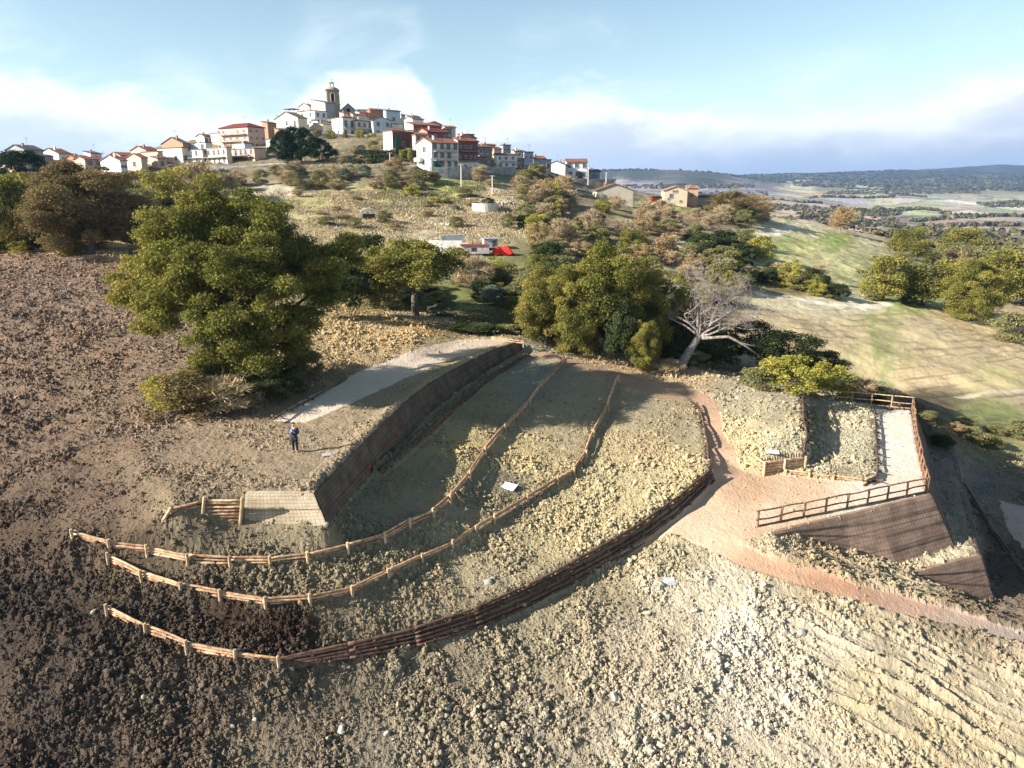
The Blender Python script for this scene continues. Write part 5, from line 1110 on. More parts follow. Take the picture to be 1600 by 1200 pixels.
def plant(px, py, wpx, hpx, key, label=None, mat=None, group=None, name='shrub', cat='shrub', pos=None, rz=None, sink=.06):
    g_ = pos if pos is not None else ground_at(px, py)
    if g_ is None or g_.y > 420: return None
    dep = g_.y * math.cos(TH) - (g_.z - CZ) * math.sin(TH); m_ = dep / F
    w_ = wpx * m_; h_ = hpx * m_ * 1.03; tm, cm_ = ARCH[key]; rz = random.random() * 6.28 if rz is None else rz
    if tm is None:
        o = new_obj(name, cm_); o.location = g_ - Vector((0, 0, sink * h_)); o.rotation_euler = (0, 0, rz); o.scale = (w_, w_, h_)
        if mat: o.material_slots[0].link = 'OBJECT'; o.material_slots[0].material = mat
        return tag(o, label, cat, group)
    return tree_thing(name, label, cat, g_ - Vector((0, 0, sink * h_)), rz, tm, cm_, (w_, w_, h_), group, mat)

# --- the great oak on the left of the terrace, its own mesh
def big_oak():
    g_ = ground_at(345, 598); root = tag(empty('oak_tree', g_), 'huge green oak with a broad low crown at the left of the terrace', 'tree')
    dep = g_.y * math.cos(TH) - (g_.z - CZ) * math.sin(TH)
    def loc(px, py, dy=0):                                   # a branch end, in metres from the foot
        v = Wy(px, py, g_.y + dy); return v - g_
    rnd = random.Random(5); bl = []
    for px, py, dy, rr, k in [(290, 355, 0, 2.8, 26), (370, 340, 1, 2.8, 26), (430, 365, 1, 2.6, 24), (478, 415, 1, 2.4, 22), (245, 390, 0, 2.3, 20), (222, 462, -1, 1.8, 18), (275, 470, -2, 2.4, 22), (355, 420, -3, 3.0, 30), (415, 455, -3, 2.8, 26), (345, 510, -4, 2.6, 24), (405, 535, -3.5, 2.2, 20), (462, 500, -1, 2.2, 18), (505, 445, 1, 1.7, 12), (315, 318, 2, 1.9, 14), (440, 420, 4, 2.6, 12), (340, 380, 5, 3.0, 16), (345, 560, -3, 1.9, 16), (450, 550, -1, 1.5, 10), (265, 430, -1, 2.0, 16), (300, 420, -2, 2.4, 18), (535, 400, 2, 1.6, 9), (320, 590, -3.5, 1.3, 5), (385, 600, -3, 1.5, 6), (232, 520, -1, 1.1, 5), (430, 610, -1, 1.5, 6), (545, 400, 3, 1.3, 4), (290, 320, 0, 2.2, 6), (210, 440, 0, 1.3, 5)]:
        c0 = loc(px, py, dy)
        for _ in range(k):
            d = Vector((rnd.gauss(0, 1), rnd.gauss(0, 1), rnd.gauss(0, 1))).normalized() * rr * rnd.uniform(.25, 1.0); b_ = rnd.uniform(.45, .95)
            bl.append((c0 + Vector((d.x, d.y, d.z * .8)), (b_ * 1.15, b_ * 1.15, b_ * .75)))
    V, Q, C = leaf_cloud(77, bl, 230000, .165, .62, .36, .6)
    # painted light: leaves keyed yellower on the sunlit left, darker to the right
    C[:, 0] = np.clip(C[:, 0] * .8 + np.clip((-V[:, 0] - 1) / 14, -.2, .25) + .08, 0, 1)
    new_obj('crown', mesh_np('crown', V, Q, L_oak, False, cols=C), root)
    mb = MB(); tops = [loc(330, 470, 0), loc(390, 480, 0), loc(430, 520, 1)]
    for i, tp in enumerate(tops):
        near_b = [b_ for b_ in bl if (b_[0] - tp).length < 8]; limbs(mb, 30 + i, (i * .7 - .6, .2 * i, 0), tp, near_b, .42, 14)
    mb.build('trunk', M_bark, root, True)
big_oak()
def T_(*a, **k): k.setdefault('name', 'tree'); k.setdefault('cat', 'tree'); return plant(*a, **k)
for a in [(830, 526, 70, 70, 'round', 'low green tree at the far left of the oak grove', L_oak), (1055, 565, 80, 90, 'round2', 'dark green tree tangled with the dead tree trunk', L_dark), (1100, 570, 90, 80, 'round', 'green tree right behind the dead tree boughs', L_olive), (985, 548, 130, 140, 'oak', 'dark green oak behind the dead tree, left side', L_oak), (885, 535, 120, 125, 'oak', 'dark green oak filling the left of the grove', L_oak), (1035, 540, 110, 120, 'oak', 'dark green oak directly behind the dead tree', L_oak)]:
    T_(*a[:5], a[5], a[6], name='oak_tree', group='oaks behind the path')
T_(650, 497, 175, 132, 'flatoak', 'dark spreading oak with clear leaning trunk behind the tilled mound', L_oak, name='oak_tree', rz=1.0)
T_(575, 478, 120, 120, 'holly', 'dark evergreen tree in shade between the great oak and the spreading oak', L_dark)
T_(530, 500, 110, 105, 'holly', 'dark evergreen mass right behind the great oak', L_dark)
T_(600, 482, 70, 70, 'round', 'olive shrub under the spreading oak, left of its trunk', L_olive)
for a in [(948, 556, 158, 180, 'oak2', 'big yellowing oak with dark trunk, left of the dead tree', L_oak), (852, 536, 112, 122, 'oak2', 'smaller yellowing oak at the left end of the grove behind the path', L_oaky),
          (1010, 560, 130, 150, 'oak', 'green oak between the big yellowing oak and the dead tree', L_oak), (968, 575, 60, 120, 'holly', 'ivy-covered dark trunk in front of the big yellowing oak', L_dark), (1003, 582, 60, 90, 'oak', 'slim green tree with dark ivy stem just left of the dead tree', L_oak), (898, 552, 120, 150, 'oak', 'green oak half hidden behind the big yellowing oak', L_oak)]:
    T_(a[0], a[1], a[2], a[3], a[4], a[5], a[6], name='oak_tree', group='oaks behind the path')
for a in [(1115, 574, 90, 60, 'holly', 'dark holly bush right of the dead tree foot', L_dark), (1165, 578, 110, 84, 'holly', 'dark holly bush under the fallen pale bough', L_dark), (1225, 588, 110, 78, 'holly', 'tall dark evergreen bush behind the soil mound', L_dark), (1285, 598, 80, 56, 'holly', 'dark evergreen bush behind the back railing', L_dark),
          (1232, 612, 100, 62, 'shrub', 'yellow-green bush just behind the soil mound', L_yel), (1288, 618, 84, 58, 'shrub3', 'yellow and green bush behind the planting bed', L_yel), (1185, 606, 70, 40, 'shrub2', 'low olive bush at the left rear of the mound', L_olive), (1330, 622, 50, 40, 'shrub3', 'small olive bush by the back railing', L_olive),
          (1345, 628, 46, 44, 'bare', 'thin bare sapling bush rising over the back railing', None), (1370, 630, 44, 30, 'shrub', 'dark green bush at the right of the back railing', L_dark), (1090, 575, 50, 30, 'shrub2', 'low olive bush at the dead tree foot', L_olive), (1050, 585, 40, 26, 'bare2', 'low dry twiggy bush left of the dead tree foot', None),
          (300, 648, 120, 78, 'shrub3', 'olive and brown thicket at the left foot of the great oak', L_brown), (258, 640, 70, 60, 'shrub', 'pale olive bush at the far left foot of the great oak', L_yel), (365, 640, 130, 60, 'bare', 'grey twiggy thicket in the shade under the great oak', None), (430, 625, 110, 60, 'holly', 'dark thicket in shade at the right foot of the great oak', L_dark), (400, 600, 90, 70, 'shrub', 'green thicket under the middle of the great oak', L_olive), (480, 590, 70, 50, 'shrub2', 'olive thicket where the great oak shades the mound', L_olive),
          (750, 522, 80, 20, 'shrub2', 'low dark bush behind the head of the terrace wall', L_dark), (720, 520, 46, 16, 'shrub', 'round dark bush left of the terrace wall head', L_dark), (800, 522, 60, 18, 'shrub2', 'low olive bush right of the terrace wall head', L_olive), (850, 530, 60, 24, 'shrub', 'olive bush at the foot of the oak grove', L_olive)]:
    plant(*a[:5], a[5], a[6])
# --- dead tree
def dead_tree():
    g_ = ground_at(1062, 576); root = tag(empty('dead_tree', g_ + Vector((0, 0, .05))), 'pale leafless dead oak with thick leaning trunk and tangled bare boughs', 'dead tree')
    rnd = random.Random(21); mb = MB(); tw = MB()
    def br(p, d, L, r_, dep_):
        n = 4; pts = [p]; rad = [r_]; q = p; dd = d.copy()
        for i in range(n):
            dd = (dd + Vector((rnd.gauss(0, .22), rnd.gauss(0, .22), rnd.gauss(.03, .16)))).normalized(); q = q + dd * L / n; pts.append(q); rad.append(r_ * (1 - .5 * (i + 1) / n))
        (mb if r_ > .05 else tw).tube(pts, rad, 7 if r_ > .05 else 4, False)
        if dep_ == 0: return
        for k in range(3 if dep_ > 1 else 4):
            i = rnd.choice([2, 3, 4, 4]); nd = (dd + Vector((rnd.gauss(0, .85), rnd.gauss(0, .75), rnd.gauss(.12, .5)))).normalized(); br(pts[i], nd, L * rnd.uniform(.5, .75), max(.012, rad[i] * rnd.uniform(.45, .7)), dep_ - 1)
    top = Vector((1.7, .3, 3.0)); mb.tube([(-.1, 0, -.4), (.2, 0, .5), (.8, .1, 1.6), top], [.70, .46, .38, .30], 12, False)
    for d, L, r_ in [((.4, .2, 1), 3.8, .2), ((.8, -.2, .8), 3.8, .18), ((.9, .1, .45), 3.4, .16), ((.3, -.3, .8), 3.0, .16), ((-.55, -.1, .7), 3.0, .22), ((.1, .3, 1), 3.6, .22), ((.75, 0, .7), 3.6, .22), ((1, -.3, .25), 4.0, .18), ((-.9, .2, .35), 3.4, .16), ((.5, .4, .8), 3.4, .18)]:
        br(top, Vector(d).normalized(), L * .95, r_ * .72, 5)
    mb.build('trunk', M_dead, root, True); tw.build('twigs', M_dead, root)
    # a pale bough hanging down to the right
    b = MB(); b.tube([top + Vector((.2, -.2, -.1)), (4.2, -.4, 3.1), (5.6, -.6, 2.4), (7.2, -.8, 1.3)], [.2, .15, .11, .04], 8); b.tube([(5.2, -.55, 2.6), (6.2, -.4, 2.3), (7.4, -.4, 2.1)], [.09, .06, .03], 6); b.build('hanging_bough', M_dead, root, True); root.scale = (1.0, 1.0, 1.0)
dead_tree()
# --- left row
for a in [(25, 392, 120, 128, 'round', 'green and brown tree at the left edge in front of the conifer', L_oak), (140, 396, 205, 142, 'oak2', 'broad brown-leaved oak with pale leaning trunk at the edge of the ploughed field', L_brown), (225, 392, 90, 88, 'round', 'dark brown-green tree between the brown oak and the great oak', L_brown),
          (262, 330, 84, 78, 'round2', 'green-gold tree below the peach house', L_yel), (310, 322, 100, 72, 'bare', 'grey leafless tree right of the green-gold tree', L_grey), (352, 315, 60, 46, 'bare', 'grey leafless bush below the cream terraced block', L_grey), (60, 330, 90, 66, 'round', 'olive tree in front of the grey two-row house', L_brown), (110, 322, 80, 60, 'round2', 'tall russet tree below the brown street house', L_rust), (185, 330, 80, 66, 'round', 'russet tree below the white gabled house', L_brown), (215, 345, 70, 60, 'round2', 'dark olive tree below the peach house wall', L_olive),
          (30, 300, 92, 66, 'pine', 'dark conifer in front of the pale pink house at the left edge', L_pine), (-10, 330, 80, 60, 'round', 'dark tree at the very left edge', L_dark), (330, 340, 90, 50, 'round2', 'olive bush mass behind the great oak top', L_olive), (290, 345, 60, 44, 'shrub', 'dark green bush behind the great oak left top', L_dark)]:
    T_(*a[:5], a[5], a[6], group='trees along the left field edge')
# pines below the village
for a in [(445, 258, 46, 56, 'pine', 'leftmost dark pine below the broad cream house'), (472, 256, 60, 60, 'pine', 'tallest dark pine in the middle of the pine group'), (500, 258, 52, 46, 'pine', 'rightmost low dark pine of the pine group'), (458, 260, 50, 40, 'pine', 'low dark pine in front of the pine group')]:
    T_(*a[:5], a[5], L_pine, name='pine_tree', group='pines below the village', pos=Wy(a[0], a[1] + 2, 196))
for i, (px, py, w_, h_, m_, lb) in enumerate([(495, 214, 20, 14, L_olive, 'leftmost small round tree on the village terrace'), (517, 216, 17, 14, L_yel, 'small yellow-green round tree, second on the village terrace'), (539, 218, 11, 13, L_olive, 'narrow olive tree, third on the village terrace'), (562, 218, 17, 16, L_yel, 'yellow-leaved round tree, fourth on the village terrace'), (584, 219, 14, 13, L_yel, 'small yellow tree, rightmost on the village terrace'), (578, 220, 10, 10, L_dark, 'small dark tree beside the rightmost yellow tree')]):
    T_(px, py, w_, h_, 'round2', lb, m_, group='small trees on the village terrace', pos=Wy(px, py, 240))
# --- bands of shrubs, each a thing of its own
def in_px(p, poly):
    c = False; n = len(poly)
    for i in range(n):
        a, b = poly[i], poly[(i + 1) % n]
        if (a[1] > p[1]) != (b[1] > p[1]) and p[0] < (b[0] - a[0]) * (p[1] - a[1]) / (b[1] - a[1]) + a[0]: c = not c
    return c
KIND = {'g': ('bare2', L_grey, 'bare grey-brown shrub'), 'G': ('bare', L_grey, 'leafless grey bush'), 'o': ('shrub', L_olive, 'olive green shrub'), 'd': ('shrub2', L_dark, 'dark evergreen shrub'), 'y': ('shrub3', L_yel, 'yellow-green shrub'), 'r': ('shrub3', L_rust, 'russet dry shrub'), 'b': ('shrub', L_blu, 'grey-green shrub'), 't': ('round', L_olive, 'olive green small tree'), 'k': ('round2', L_oak, 'green small oak')}
BAND = {}
def band(poly, n, wr, hr, kinds, where, group, seed):
    rnd = random.Random(seed); xs = [p[0] for p in poly]; ys = [p[1] for p in poly]; k = 0
    for _ in range(n * 6):
        if k >= n: break
        p = (rnd.uniform(min(xs), max(xs)), rnd.uniform(min(ys), max(ys)))
        if not in_px(p, poly) or in_px(p, [(676, 358), (822, 358), (836, 440), (680, 432)]): continue
        kd = rnd.choice(kinds); key, mt, tx = KIND[kd]; w_ = rnd.uniform(*wr)
        nm_ = {'G': ('bare_bush', 'bush'), 'g': ('bare_bush', 'bush'), 't': ('tree', 'tree'), 'k': ('tree', 'tree')}.get(kd, ('shrub', 'shrub'))
        o = plant(p[0], p[1], w_, w_ * rnd.uniform(*hr), key, None, mt, group + ', ' + tx, nm_[0], nm_[1])
        if o: k += 1; BAND.setdefault((tx, where), []).append((p[0], o))
band([(400, 270), (660, 272), (690, 285), (640, 305), (400, 296)], 35, (16, 34), (.55, .9), 'ggGob', 'on the bank under the village wall', 'shrubs on the bank under the village wall', 1)
band([(740, 285), (860, 280), (900, 300), (880, 345), (780, 300)], 23, (20, 40), (.5, .9), 'gGooyG', 'on the slope below the white double-window house', 'shrubs below the east houses', 2)
band([(840, 310), (1000, 330), (1030, 372), (1000, 385), (800, 385), (790, 350)], 31, (26, 50), (.55, .95), 'oGgryod', 'in the thicket left of the farmhouse', 'thicket left of the farmhouse', 3)
band([(1010, 345), (1180, 335), (1205, 350), (1150, 378), (1010, 385)], 23, (24, 44), (.55, .95), 'GoorGgd', 'in the thicket below the farmhouse', 'thicket below the farmhouse', 4)
band([(740, 400), (870, 388), (900, 440), (860, 490), (760, 480), (735, 440)], 23, (40, 74), (.5, .75), 'oodbkyod', 'in the green hollow behind the terrace', 'shrubs in the green hollow', 5)
band([(900, 392), (1150, 392), (1180, 430), (1150, 490), (1000, 470), (900, 430)], 38, (36, 64), (.5, .8), 'yogrdGyk', 'behind the oak grove', 'shrubs behind the oak grove', 6)
band([(1150, 392), (1200, 410), (1300, 440), (1380, 458), (1390, 472), (1290, 468), (1190, 450), (1140, 430)], 27, (24, 40), (.55, .9), 'dyodrgydo', 'in the hedge between the two stubble fields', 'hedge between the stubble fields', 7)
band([(560, 440), (720, 440), (740, 480), (700, 500), (560, 470)], 12, (34, 60), (.45, .7), 'oodbod', 'in the shade behind the spreading oak', 'shrubs behind the spreading oak', 8)
band([(430, 305), (560, 312), (640, 350), (600, 372), (520, 365)], 9, (16, 34), (.35, .6), 'groog', 'scattered on the dry grass slope', 'shrubs on the dry grass slope', 9)
band([(620, 300), (760, 310), (780, 365), (640, 350)], 8, (16, 32), (.35, .6), 'roygb', 'scattered on the slope below the cream gabled house', 'shrubs on the slope below the cream house', 10)
band([(1390, 395), (1610, 378), (1620, 440), (1480, 430), (1400, 415)], 23, (34, 64), (.55, .8), 'ktoorG', 'in the wood at the right', 'trees of the right-hand wood', 11)
band([(1440, 640), (1600, 660), (1620, 720), (1500, 710), (1440, 680)], 14, (30, 60), (.35, .6), 'dogrod', 'in the shaded gully right of the platform', 'shrubs in the shaded gully', 12)
band([(200, 330), (420, 300), (430, 290), (330, 285), (200, 305)], 13, (26, 46), (.6, .9), 'Ggorb', 'below the cream terraced blocks', 'shrubs below the terraced blocks', 13)
band([(-30, 395), (180, 400), (180, 388), (-30, 380)], 8, (24, 44), (.4, .7), 'oryd', 'along the top edge of the ploughed field', 'shrubs along the ploughed field edge', 14)
for a in [(643, 306, 34, 22, 'shrub3', 'bright yellow bush on the green slope left of the pole', L_yel), (600, 350, 30, 22, 'shrub', 'round dark green bush beside the small stone arch', L_olive), (764, 326, 22, 18, 'shrub', 'dark green bush growing inside the round white trough', L_dark),
          (660, 286, 60, 22, 'shrub', 'dark olive bush mass under the retaining wall of the cream gabled house', L_olive), (738, 452, 74, 56, 'bare', 'pale leafless bush right of the spreading oak', L_grey)]:
    plant(*a[:5], a[5], a[6])
for a in [(1378, 470, 84, 78, 'round', 'olive tree with thin trunk at the corner of the stubble fields', L_oak), (1442, 478, 92, 84, 'round2', 'olive tree standing right of the field corner', L_oak), (1515, 500, 112, 104, 'oak', 'large dark green oak at the right behind the lower field', L_oak), (1560, 470, 100, 88, 'round', 'green tree behind the large dark oak', L_oak), (1605, 478, 70, 80, 'round2', 'brown-green tree at the right edge', L_brown), (1585, 535, 80, 48, 'shrub', 'low olive bush at the right edge of the lower field', L_olive), (1422, 478, 34, 16, 'shrub', 'small dark bush on the green track', L_dark), (1313, 362, 50, 40, 'bare', 'brown leafless tree on the crest of the upper field', L_rust, 262),
          (1425, 398, 44, 34, 'bare', 'brown leafless tree right of the upper field crest', L_rust, 262), (1505, 400, 74, 48, 'round', 'broad olive tree beyond the upper field', L_oak, 262), (1165, 385, 40, 34, 'round2', 'olive tree by the white track bend', L_olive), (1140, 340, 84, 44, 'bare', 'large bare brown bush right of the ruined outbuilding', L_brown), (1180, 342, 60, 38, 'bare2', 'brown thicket at the white track', L_rust), (1190, 408, 50, 42, 'shrub', 'bright green bush at the head of the hedge', L_yel), (1235, 450, 44, 48, 'shrub3', 'yellow-green bush in the middle of the hedge', L_yel)]:
    T_(*a[:5], a[5], a[6], pos=(Wy(a[0], a[1], a[7]) if len(a) > 7 else None))
band([(440, 262), (600, 222), (640, 235), (640, 262)], 14, (14, 26), (.5, .8), 'grobg', 'on the steep bank under the village terrace', 'shrubs under the village terrace', 15)
band([(-20, 395), (240, 395), (240, 320), (-20, 310)], 24, (50, 90), (.7, 1.0), 'tkGt', 'in the left field edge row', 'trees left of the great oak', 16)
ORD = ['first', 'second', 'third', 'fourth', 'fifth', 'sixth', 'seventh', 'eighth', 'ninth', 'tenth', 'eleventh', 'twelfth', 'thirteenth', 'fourteenth', 'fifteenth', 'sixteenth', 'seventeenth', 'eighteenth', 'nineteenth', 'twentieth'] + ['twenty-' + q for q in ('first', 'second', 'third', 'fourth', 'fifth', 'sixth', 'seventh', 'eighth', 'ninth')] + ['thirtieth'] + ['thirty-' + q for q in ('first', 'second', 'third', 'fourth', 'fifth', 'sixth')]
for (tx, where), L_ in BAND.items():
    L_.sort(key=lambda q: q[0])
    for i, (_, o) in enumerate(L_): o['label'] = (tx + ' ' + where) if len(L_) == 1 else ORD[i] + ' from the left, ' + tx + ' ' + where
# --- far woods and hedges: one mass
def far_woods():
    r = np.random.default_rng(3); PV = []
    for poly, n, sz in [([(1290, 352), (1390, 340), (1410, 345), (1330, 362), (1290, 360)], 200, 5), ([(1190, 318), (1260, 322), (1270, 330), (1190, 330)], 220, 5), ([(1270, 325), (1400, 328), (1410, 336), (1330, 345), (1250, 340)], 420, 6), ([(1340, 362), (1460, 358), (1600, 362), (1640, 400), (1480, 400), (1380, 380)], 500, 6), ([(1400, 348), (1415, 352), (1400, 358), (1360, 352)], 120, 5),
                        ([(1290, 300), (1530, 292), (1530, 300), (1400, 304), (1290, 304)], 700, 9), ([(1520, 318), (1640, 312), (1640, 326), (1540, 324)], 330, 8), ([(1240, 286), (1420, 282), (1640, 285), (1640, 296), (1430, 290), (1240, 292)], 900, 11), ([(1410, 296), (1530, 296), (1530, 303), (1410, 303)], 300, 8), ([(940, 290), (1180, 288), (1180, 294), (940, 296)], 350, 9), ([(1120, 300), (1200, 300), (1200, 312), (1120, 312)], 120, 7), ([(1170, 352), (1260, 356), (1270, 362), (1190, 358)], 60, 3)]:
        xs = [p[0] for p in poly]; ys = [p[1] for p in poly]; k = 0; tries = 0
        while k < n * .5 and tries < n * 5:
            tries += 1; p = (r.uniform(min(xs), max(xs)), r.uniform(min(ys), max(ys)))
            if in_px(p, poly) and (sz > 3):
                g_ = ground_at(p[0], p[1], 300)
                if g_ is not None and g_.y > 450: PV.append((g_.x, g_.y, g_.z, sz * r.uniform(.6, 1.2))); k += 1
    # forested far ridge
    a = r.uniform(-.02, .70, 9000); d = r.uniform(3600, 6400, 9000); x = d * np.sin(a); y = d * np.cos(a); z = H(x, y); PVr = np.column_stack([x, y, z - 5, r.uniform(9, 17, 9000)])
    hd = []
    for _ in range(18):
        a0, d0 = r.uniform(.2, .72), r.uniform(480, 2600); dr_ = r.uniform(0, 3.14); L_ = r.uniform(60, 260) * (1 + d0 / 2500); nn_ = int(L_ / 6)
        tt = r.uniform(-.5, .5, nn_); hx = d0 * math.sin(a0) + tt * L_ * math.cos(dr_) + r.normal(0, 3, nn_); hy = d0 * math.cos(a0) + tt * L_ * math.sin(dr_) + r.normal(0, 3, nn_)
        k_ = hy > 430; hx, hy = hx[k_], hy[k_]; hd.append(np.column_stack([hx, hy, H(hx, hy), r.uniform(3, 7, len(hx)) * (1 + d0 / 4000)]))
    P = np.concatenate([np.array(PV)] + hd + [PVr]); n = len(P); m = 12
    d_ = r.normal(size=(n, m, 3)); d_ /= np.linalg.norm(d_, axis=2)[..., None]; d_[..., 2] = np.abs(d_[..., 2]) * .9
    c = P[:, None, :3] + d_ * P[:, None, 3:4] * np.array([.55, .55, .6]) + np.array([0, 0, .1]) * P[:, None, 3:4]
    nn = d_ + r.normal(size=(n, m, 3)) * .4; nn /= np.linalg.norm(nn, axis=2)[..., None]; t = np.cross(nn, r.normal(size=(n, m, 3))); t /= np.linalg.norm(t, axis=2)[..., None]; b = np.cross(nn, t); s_ = P[:, None, 3:4] * .42
    V = np.stack([c - t * s_, c - b * s_, c + t * s_, c + b * s_], 2).reshape(-1, 3)
    kk_ = r.random(n); kk_[-9000:] *= .12; key = np.repeat(kk_[:, None] * .8 + r.random((n, m)) * .2 * np.where(kk_ < .12, .3, 1)[:, None], 4); C = np.stack([key, np.repeat(r.random((n, m)).ravel(), 4), key * 0], -1)
    L = leaf_mat('far_wood', [rgb(30, 42, 46, .42), rgb(100, 104, 66, .6), rgb(126, 116, 80, .6), rgb(96, 106, 72, .6)], 0, 1, (.8, 1.1))
    tag(new_obj('woodland', mesh_np('woodland', V, np.arange(len(V)).reshape(-1, 4), L, False, cols=C)), 'distant mixed woods and hedges in the valley and on the far ridge', 'woodland', None, 'stuff')
far_woods()
# --- grass: tufts of dry and green blades
def grass(name, label, polys, n, size, mat, seed, wid=.05):
    r = np.random.default_rng(seed); P = []
    for poly, w_ in polys:
        k = int(n * w_); wp = [ground_at(*q) for q in poly]; wp = [(q.x, q.y) for q in wp if q is not None]
        if len(wp) < 3: continue
        x = r.uniform(min(q[0] for q in wp), max(q[0] for q in wp), k * 3); y = r.uniform(min(q[1] for q in wp), max(q[1] for q in wp), k * 3)
        m = poly_mask(x, y, wp) & ((fbm(x / 4, y / 4, seed, 3) - .25) * 2.2 > r.random(len(x))); x = x[m][:k]; y = y[m][:k]; P.append(np.column_stack([x, y, H(x, y)]))
    P = np.concatenate(P); k = len(P); h_ = size * (.5 + r.random(k))[:, None]; ln = r.normal(0, .3, (k, 2)) * h_
    a = r.uniform(0, 6.28, k); wv = np.column_stack([np.cos(a), np.sin(a), np.zeros(k)]) * wid * 10 * h_ * .5
    tp = P + np.column_stack([ln, h_]); V = np.stack([P - wv, P + wv, tp + wv * .7, tp - wv * .7], 1).reshape(-1, 3)
    C = np.repeat(np.stack([r.random(k), r.random(k), np.zeros(k)], -1), 4, 0)
    tag(new_obj(name, mesh_np(name, V, np.arange(4 * k).reshape(-1, 4), mat, False, cols=C)), label, 'grass', None, 'stuff')
grass('dry_grass', 'dry straw-coloured grass tufts on the slope below the village', [([(430, 300), (640, 300), (760, 300), (800, 380), (600, 385), (480, 350)], 1), ([(395, 290), (470, 290), (500, 350), (640, 392), (600, 425), (470, 400)], .35), ([(760, 290), (900, 300), (880, 380), (780, 372)], .35), ([(420, 255), (650, 225), (660, 262), (420, 266)], .3), ([(800, 330), (1000, 380), (1150, 400), (900, 400)], .4), ([(600, 492), (700, 490), (720, 515), (640, 505)], .15), ([(-20, 385), (200, 392), (200, 402), (-20, 396)], .12), ([(830, 535), (1070, 560), (1060, 592), (900, 552)], .15)], 42000, .24, L_straw, 5)
grass('green_grass', 'green grass patches on the slopes and field corners', [([(540, 300), (760, 290), (740, 320), (560, 330)], .5), ([(700, 490), (840, 480), (840, 515), (720, 512)], .5), ([(1395, 462), (1440, 458), (1420, 480)], .15), ([(1000, 325), (1040, 325), (1020, 350)], .15)], 30000, .22, L_olive, 6)

# ------------------------------------------------------------------ the village
def wall_mat(c, k=.86):
    key = 'plaster_' + '_'.join(str(int(v)) for v in c)
    if key in MATS: return MATS[key]
    a = rgb(*c, k); lo = tuple(v * .74 for v in a[:3]) + (1,)
    m, t, b = mat_base(key)
    n = obj_noise(t, .55, 8, .68); n2 = obj_noise(t, .9, 5, .6, stretch=(1, 1, .16))
    col = mixc(t, mapr(t, n, .45, .75, 0, .8), a, lo); col = mixc(t, mapr(t, n2, .52, .78, 0, .6), col, tuple(v * .6 for v in a[:3]))
    t.links.new(col, b.inputs['Base Color']); bump(t, b, obj_noise(t, 3, 5, .7), .3, .05); return m
def roof_mat(c, k=.8):
    key = 'roof_%02x%02x%02x' % tuple(int(v) for v in c)
    if key in MATS: return MATS[key]
    a = rgb(*c, k); m, t, b = mat_base(key)
    n = obj_noise(t, 1.6, 6, .7); n2 = obj_noise(t, 9, 3, .6); w_ = t.nodes.new('ShaderNodeTexWave'); w_.inputs['Scale'].default_value = 3.2; w_.inputs['Distortion'].default_value = .6
    cd = t.nodes.new('ShaderNodeTexCoord'); t.links.new(cd.outputs['Object'], w_.inputs['Vector'])
    col = mixc(t, mapr(t, n, .35, .68), a, tuple(v * .55 for v in a[:3])); col = mixc(t, mapr(t, n2, .55, .8, 0, .5), col, tuple(min(.8, v * 1.5 + .05) for v in a[:3]))
    t.links.new(col, b.inputs['Base Color']); bump(t, b, w_.outputs['Fac'], .5, .08); return m
M_pane = simple_mat('window_glass', rgb(52, 58, 70), rgb(84, 92, 106), 3, .25, spec=.5)
M_frame = simple_mat('window_frame', rgb(150, 130, 108), rgb(196, 190, 180), 2)
M_shut = simple_mat('blue_grey_shutter', rgb(96, 116, 142)); M_conc = simple_mat('concrete', rgb(188, 184, 176, .8), rgb(150, 146, 140, .8), .8, bscale=4)
M_rail = simple_mat('iron_railing', rgb(96, 92, 90)); M_net = simple_mat('green_netting', rgb(18, 78, 62), rgb(26, 100, 78), 3)
def win_mesh(w_, h_, name):
    mb = MB(); mb.mi = 0; mb.box(-w_ / 2, w_ / 2, -.03, .0, 0, h_)
    mb.mi = 1; f = .09
    for x0, x1, z0, z1 in ((-w_ / 2 - f, -w_ / 2, -f, h_ + f), (w_ / 2, w_ / 2 + f, -f, h_ + f), (-w_ / 2, w_ / 2, h_, h_ + f), (-w_ / 2 - .05, w_ / 2 + .05, -f - .06, -.003)): mb.box(x0, x1, -.10, .0, z0, z1)
    mb.box(-.03, .03, -.055, -.03, 0, h_)
    return mb.mesh(name, [M_pane, M_frame])
WM = {'w': win_mesh(.95, 1.25, 'window'), 'd': win_mesh(1.0, 2.1, 'window'), 's': win_mesh(.6, .6, 'window')}
def shutter_mesh():
    mb = MB()
    mb.box(-.22, .22, -.09, -.035, .0, 1.25)
    return mb.mesh('shutter', M_shut)
SHUT = shutter_mesh()
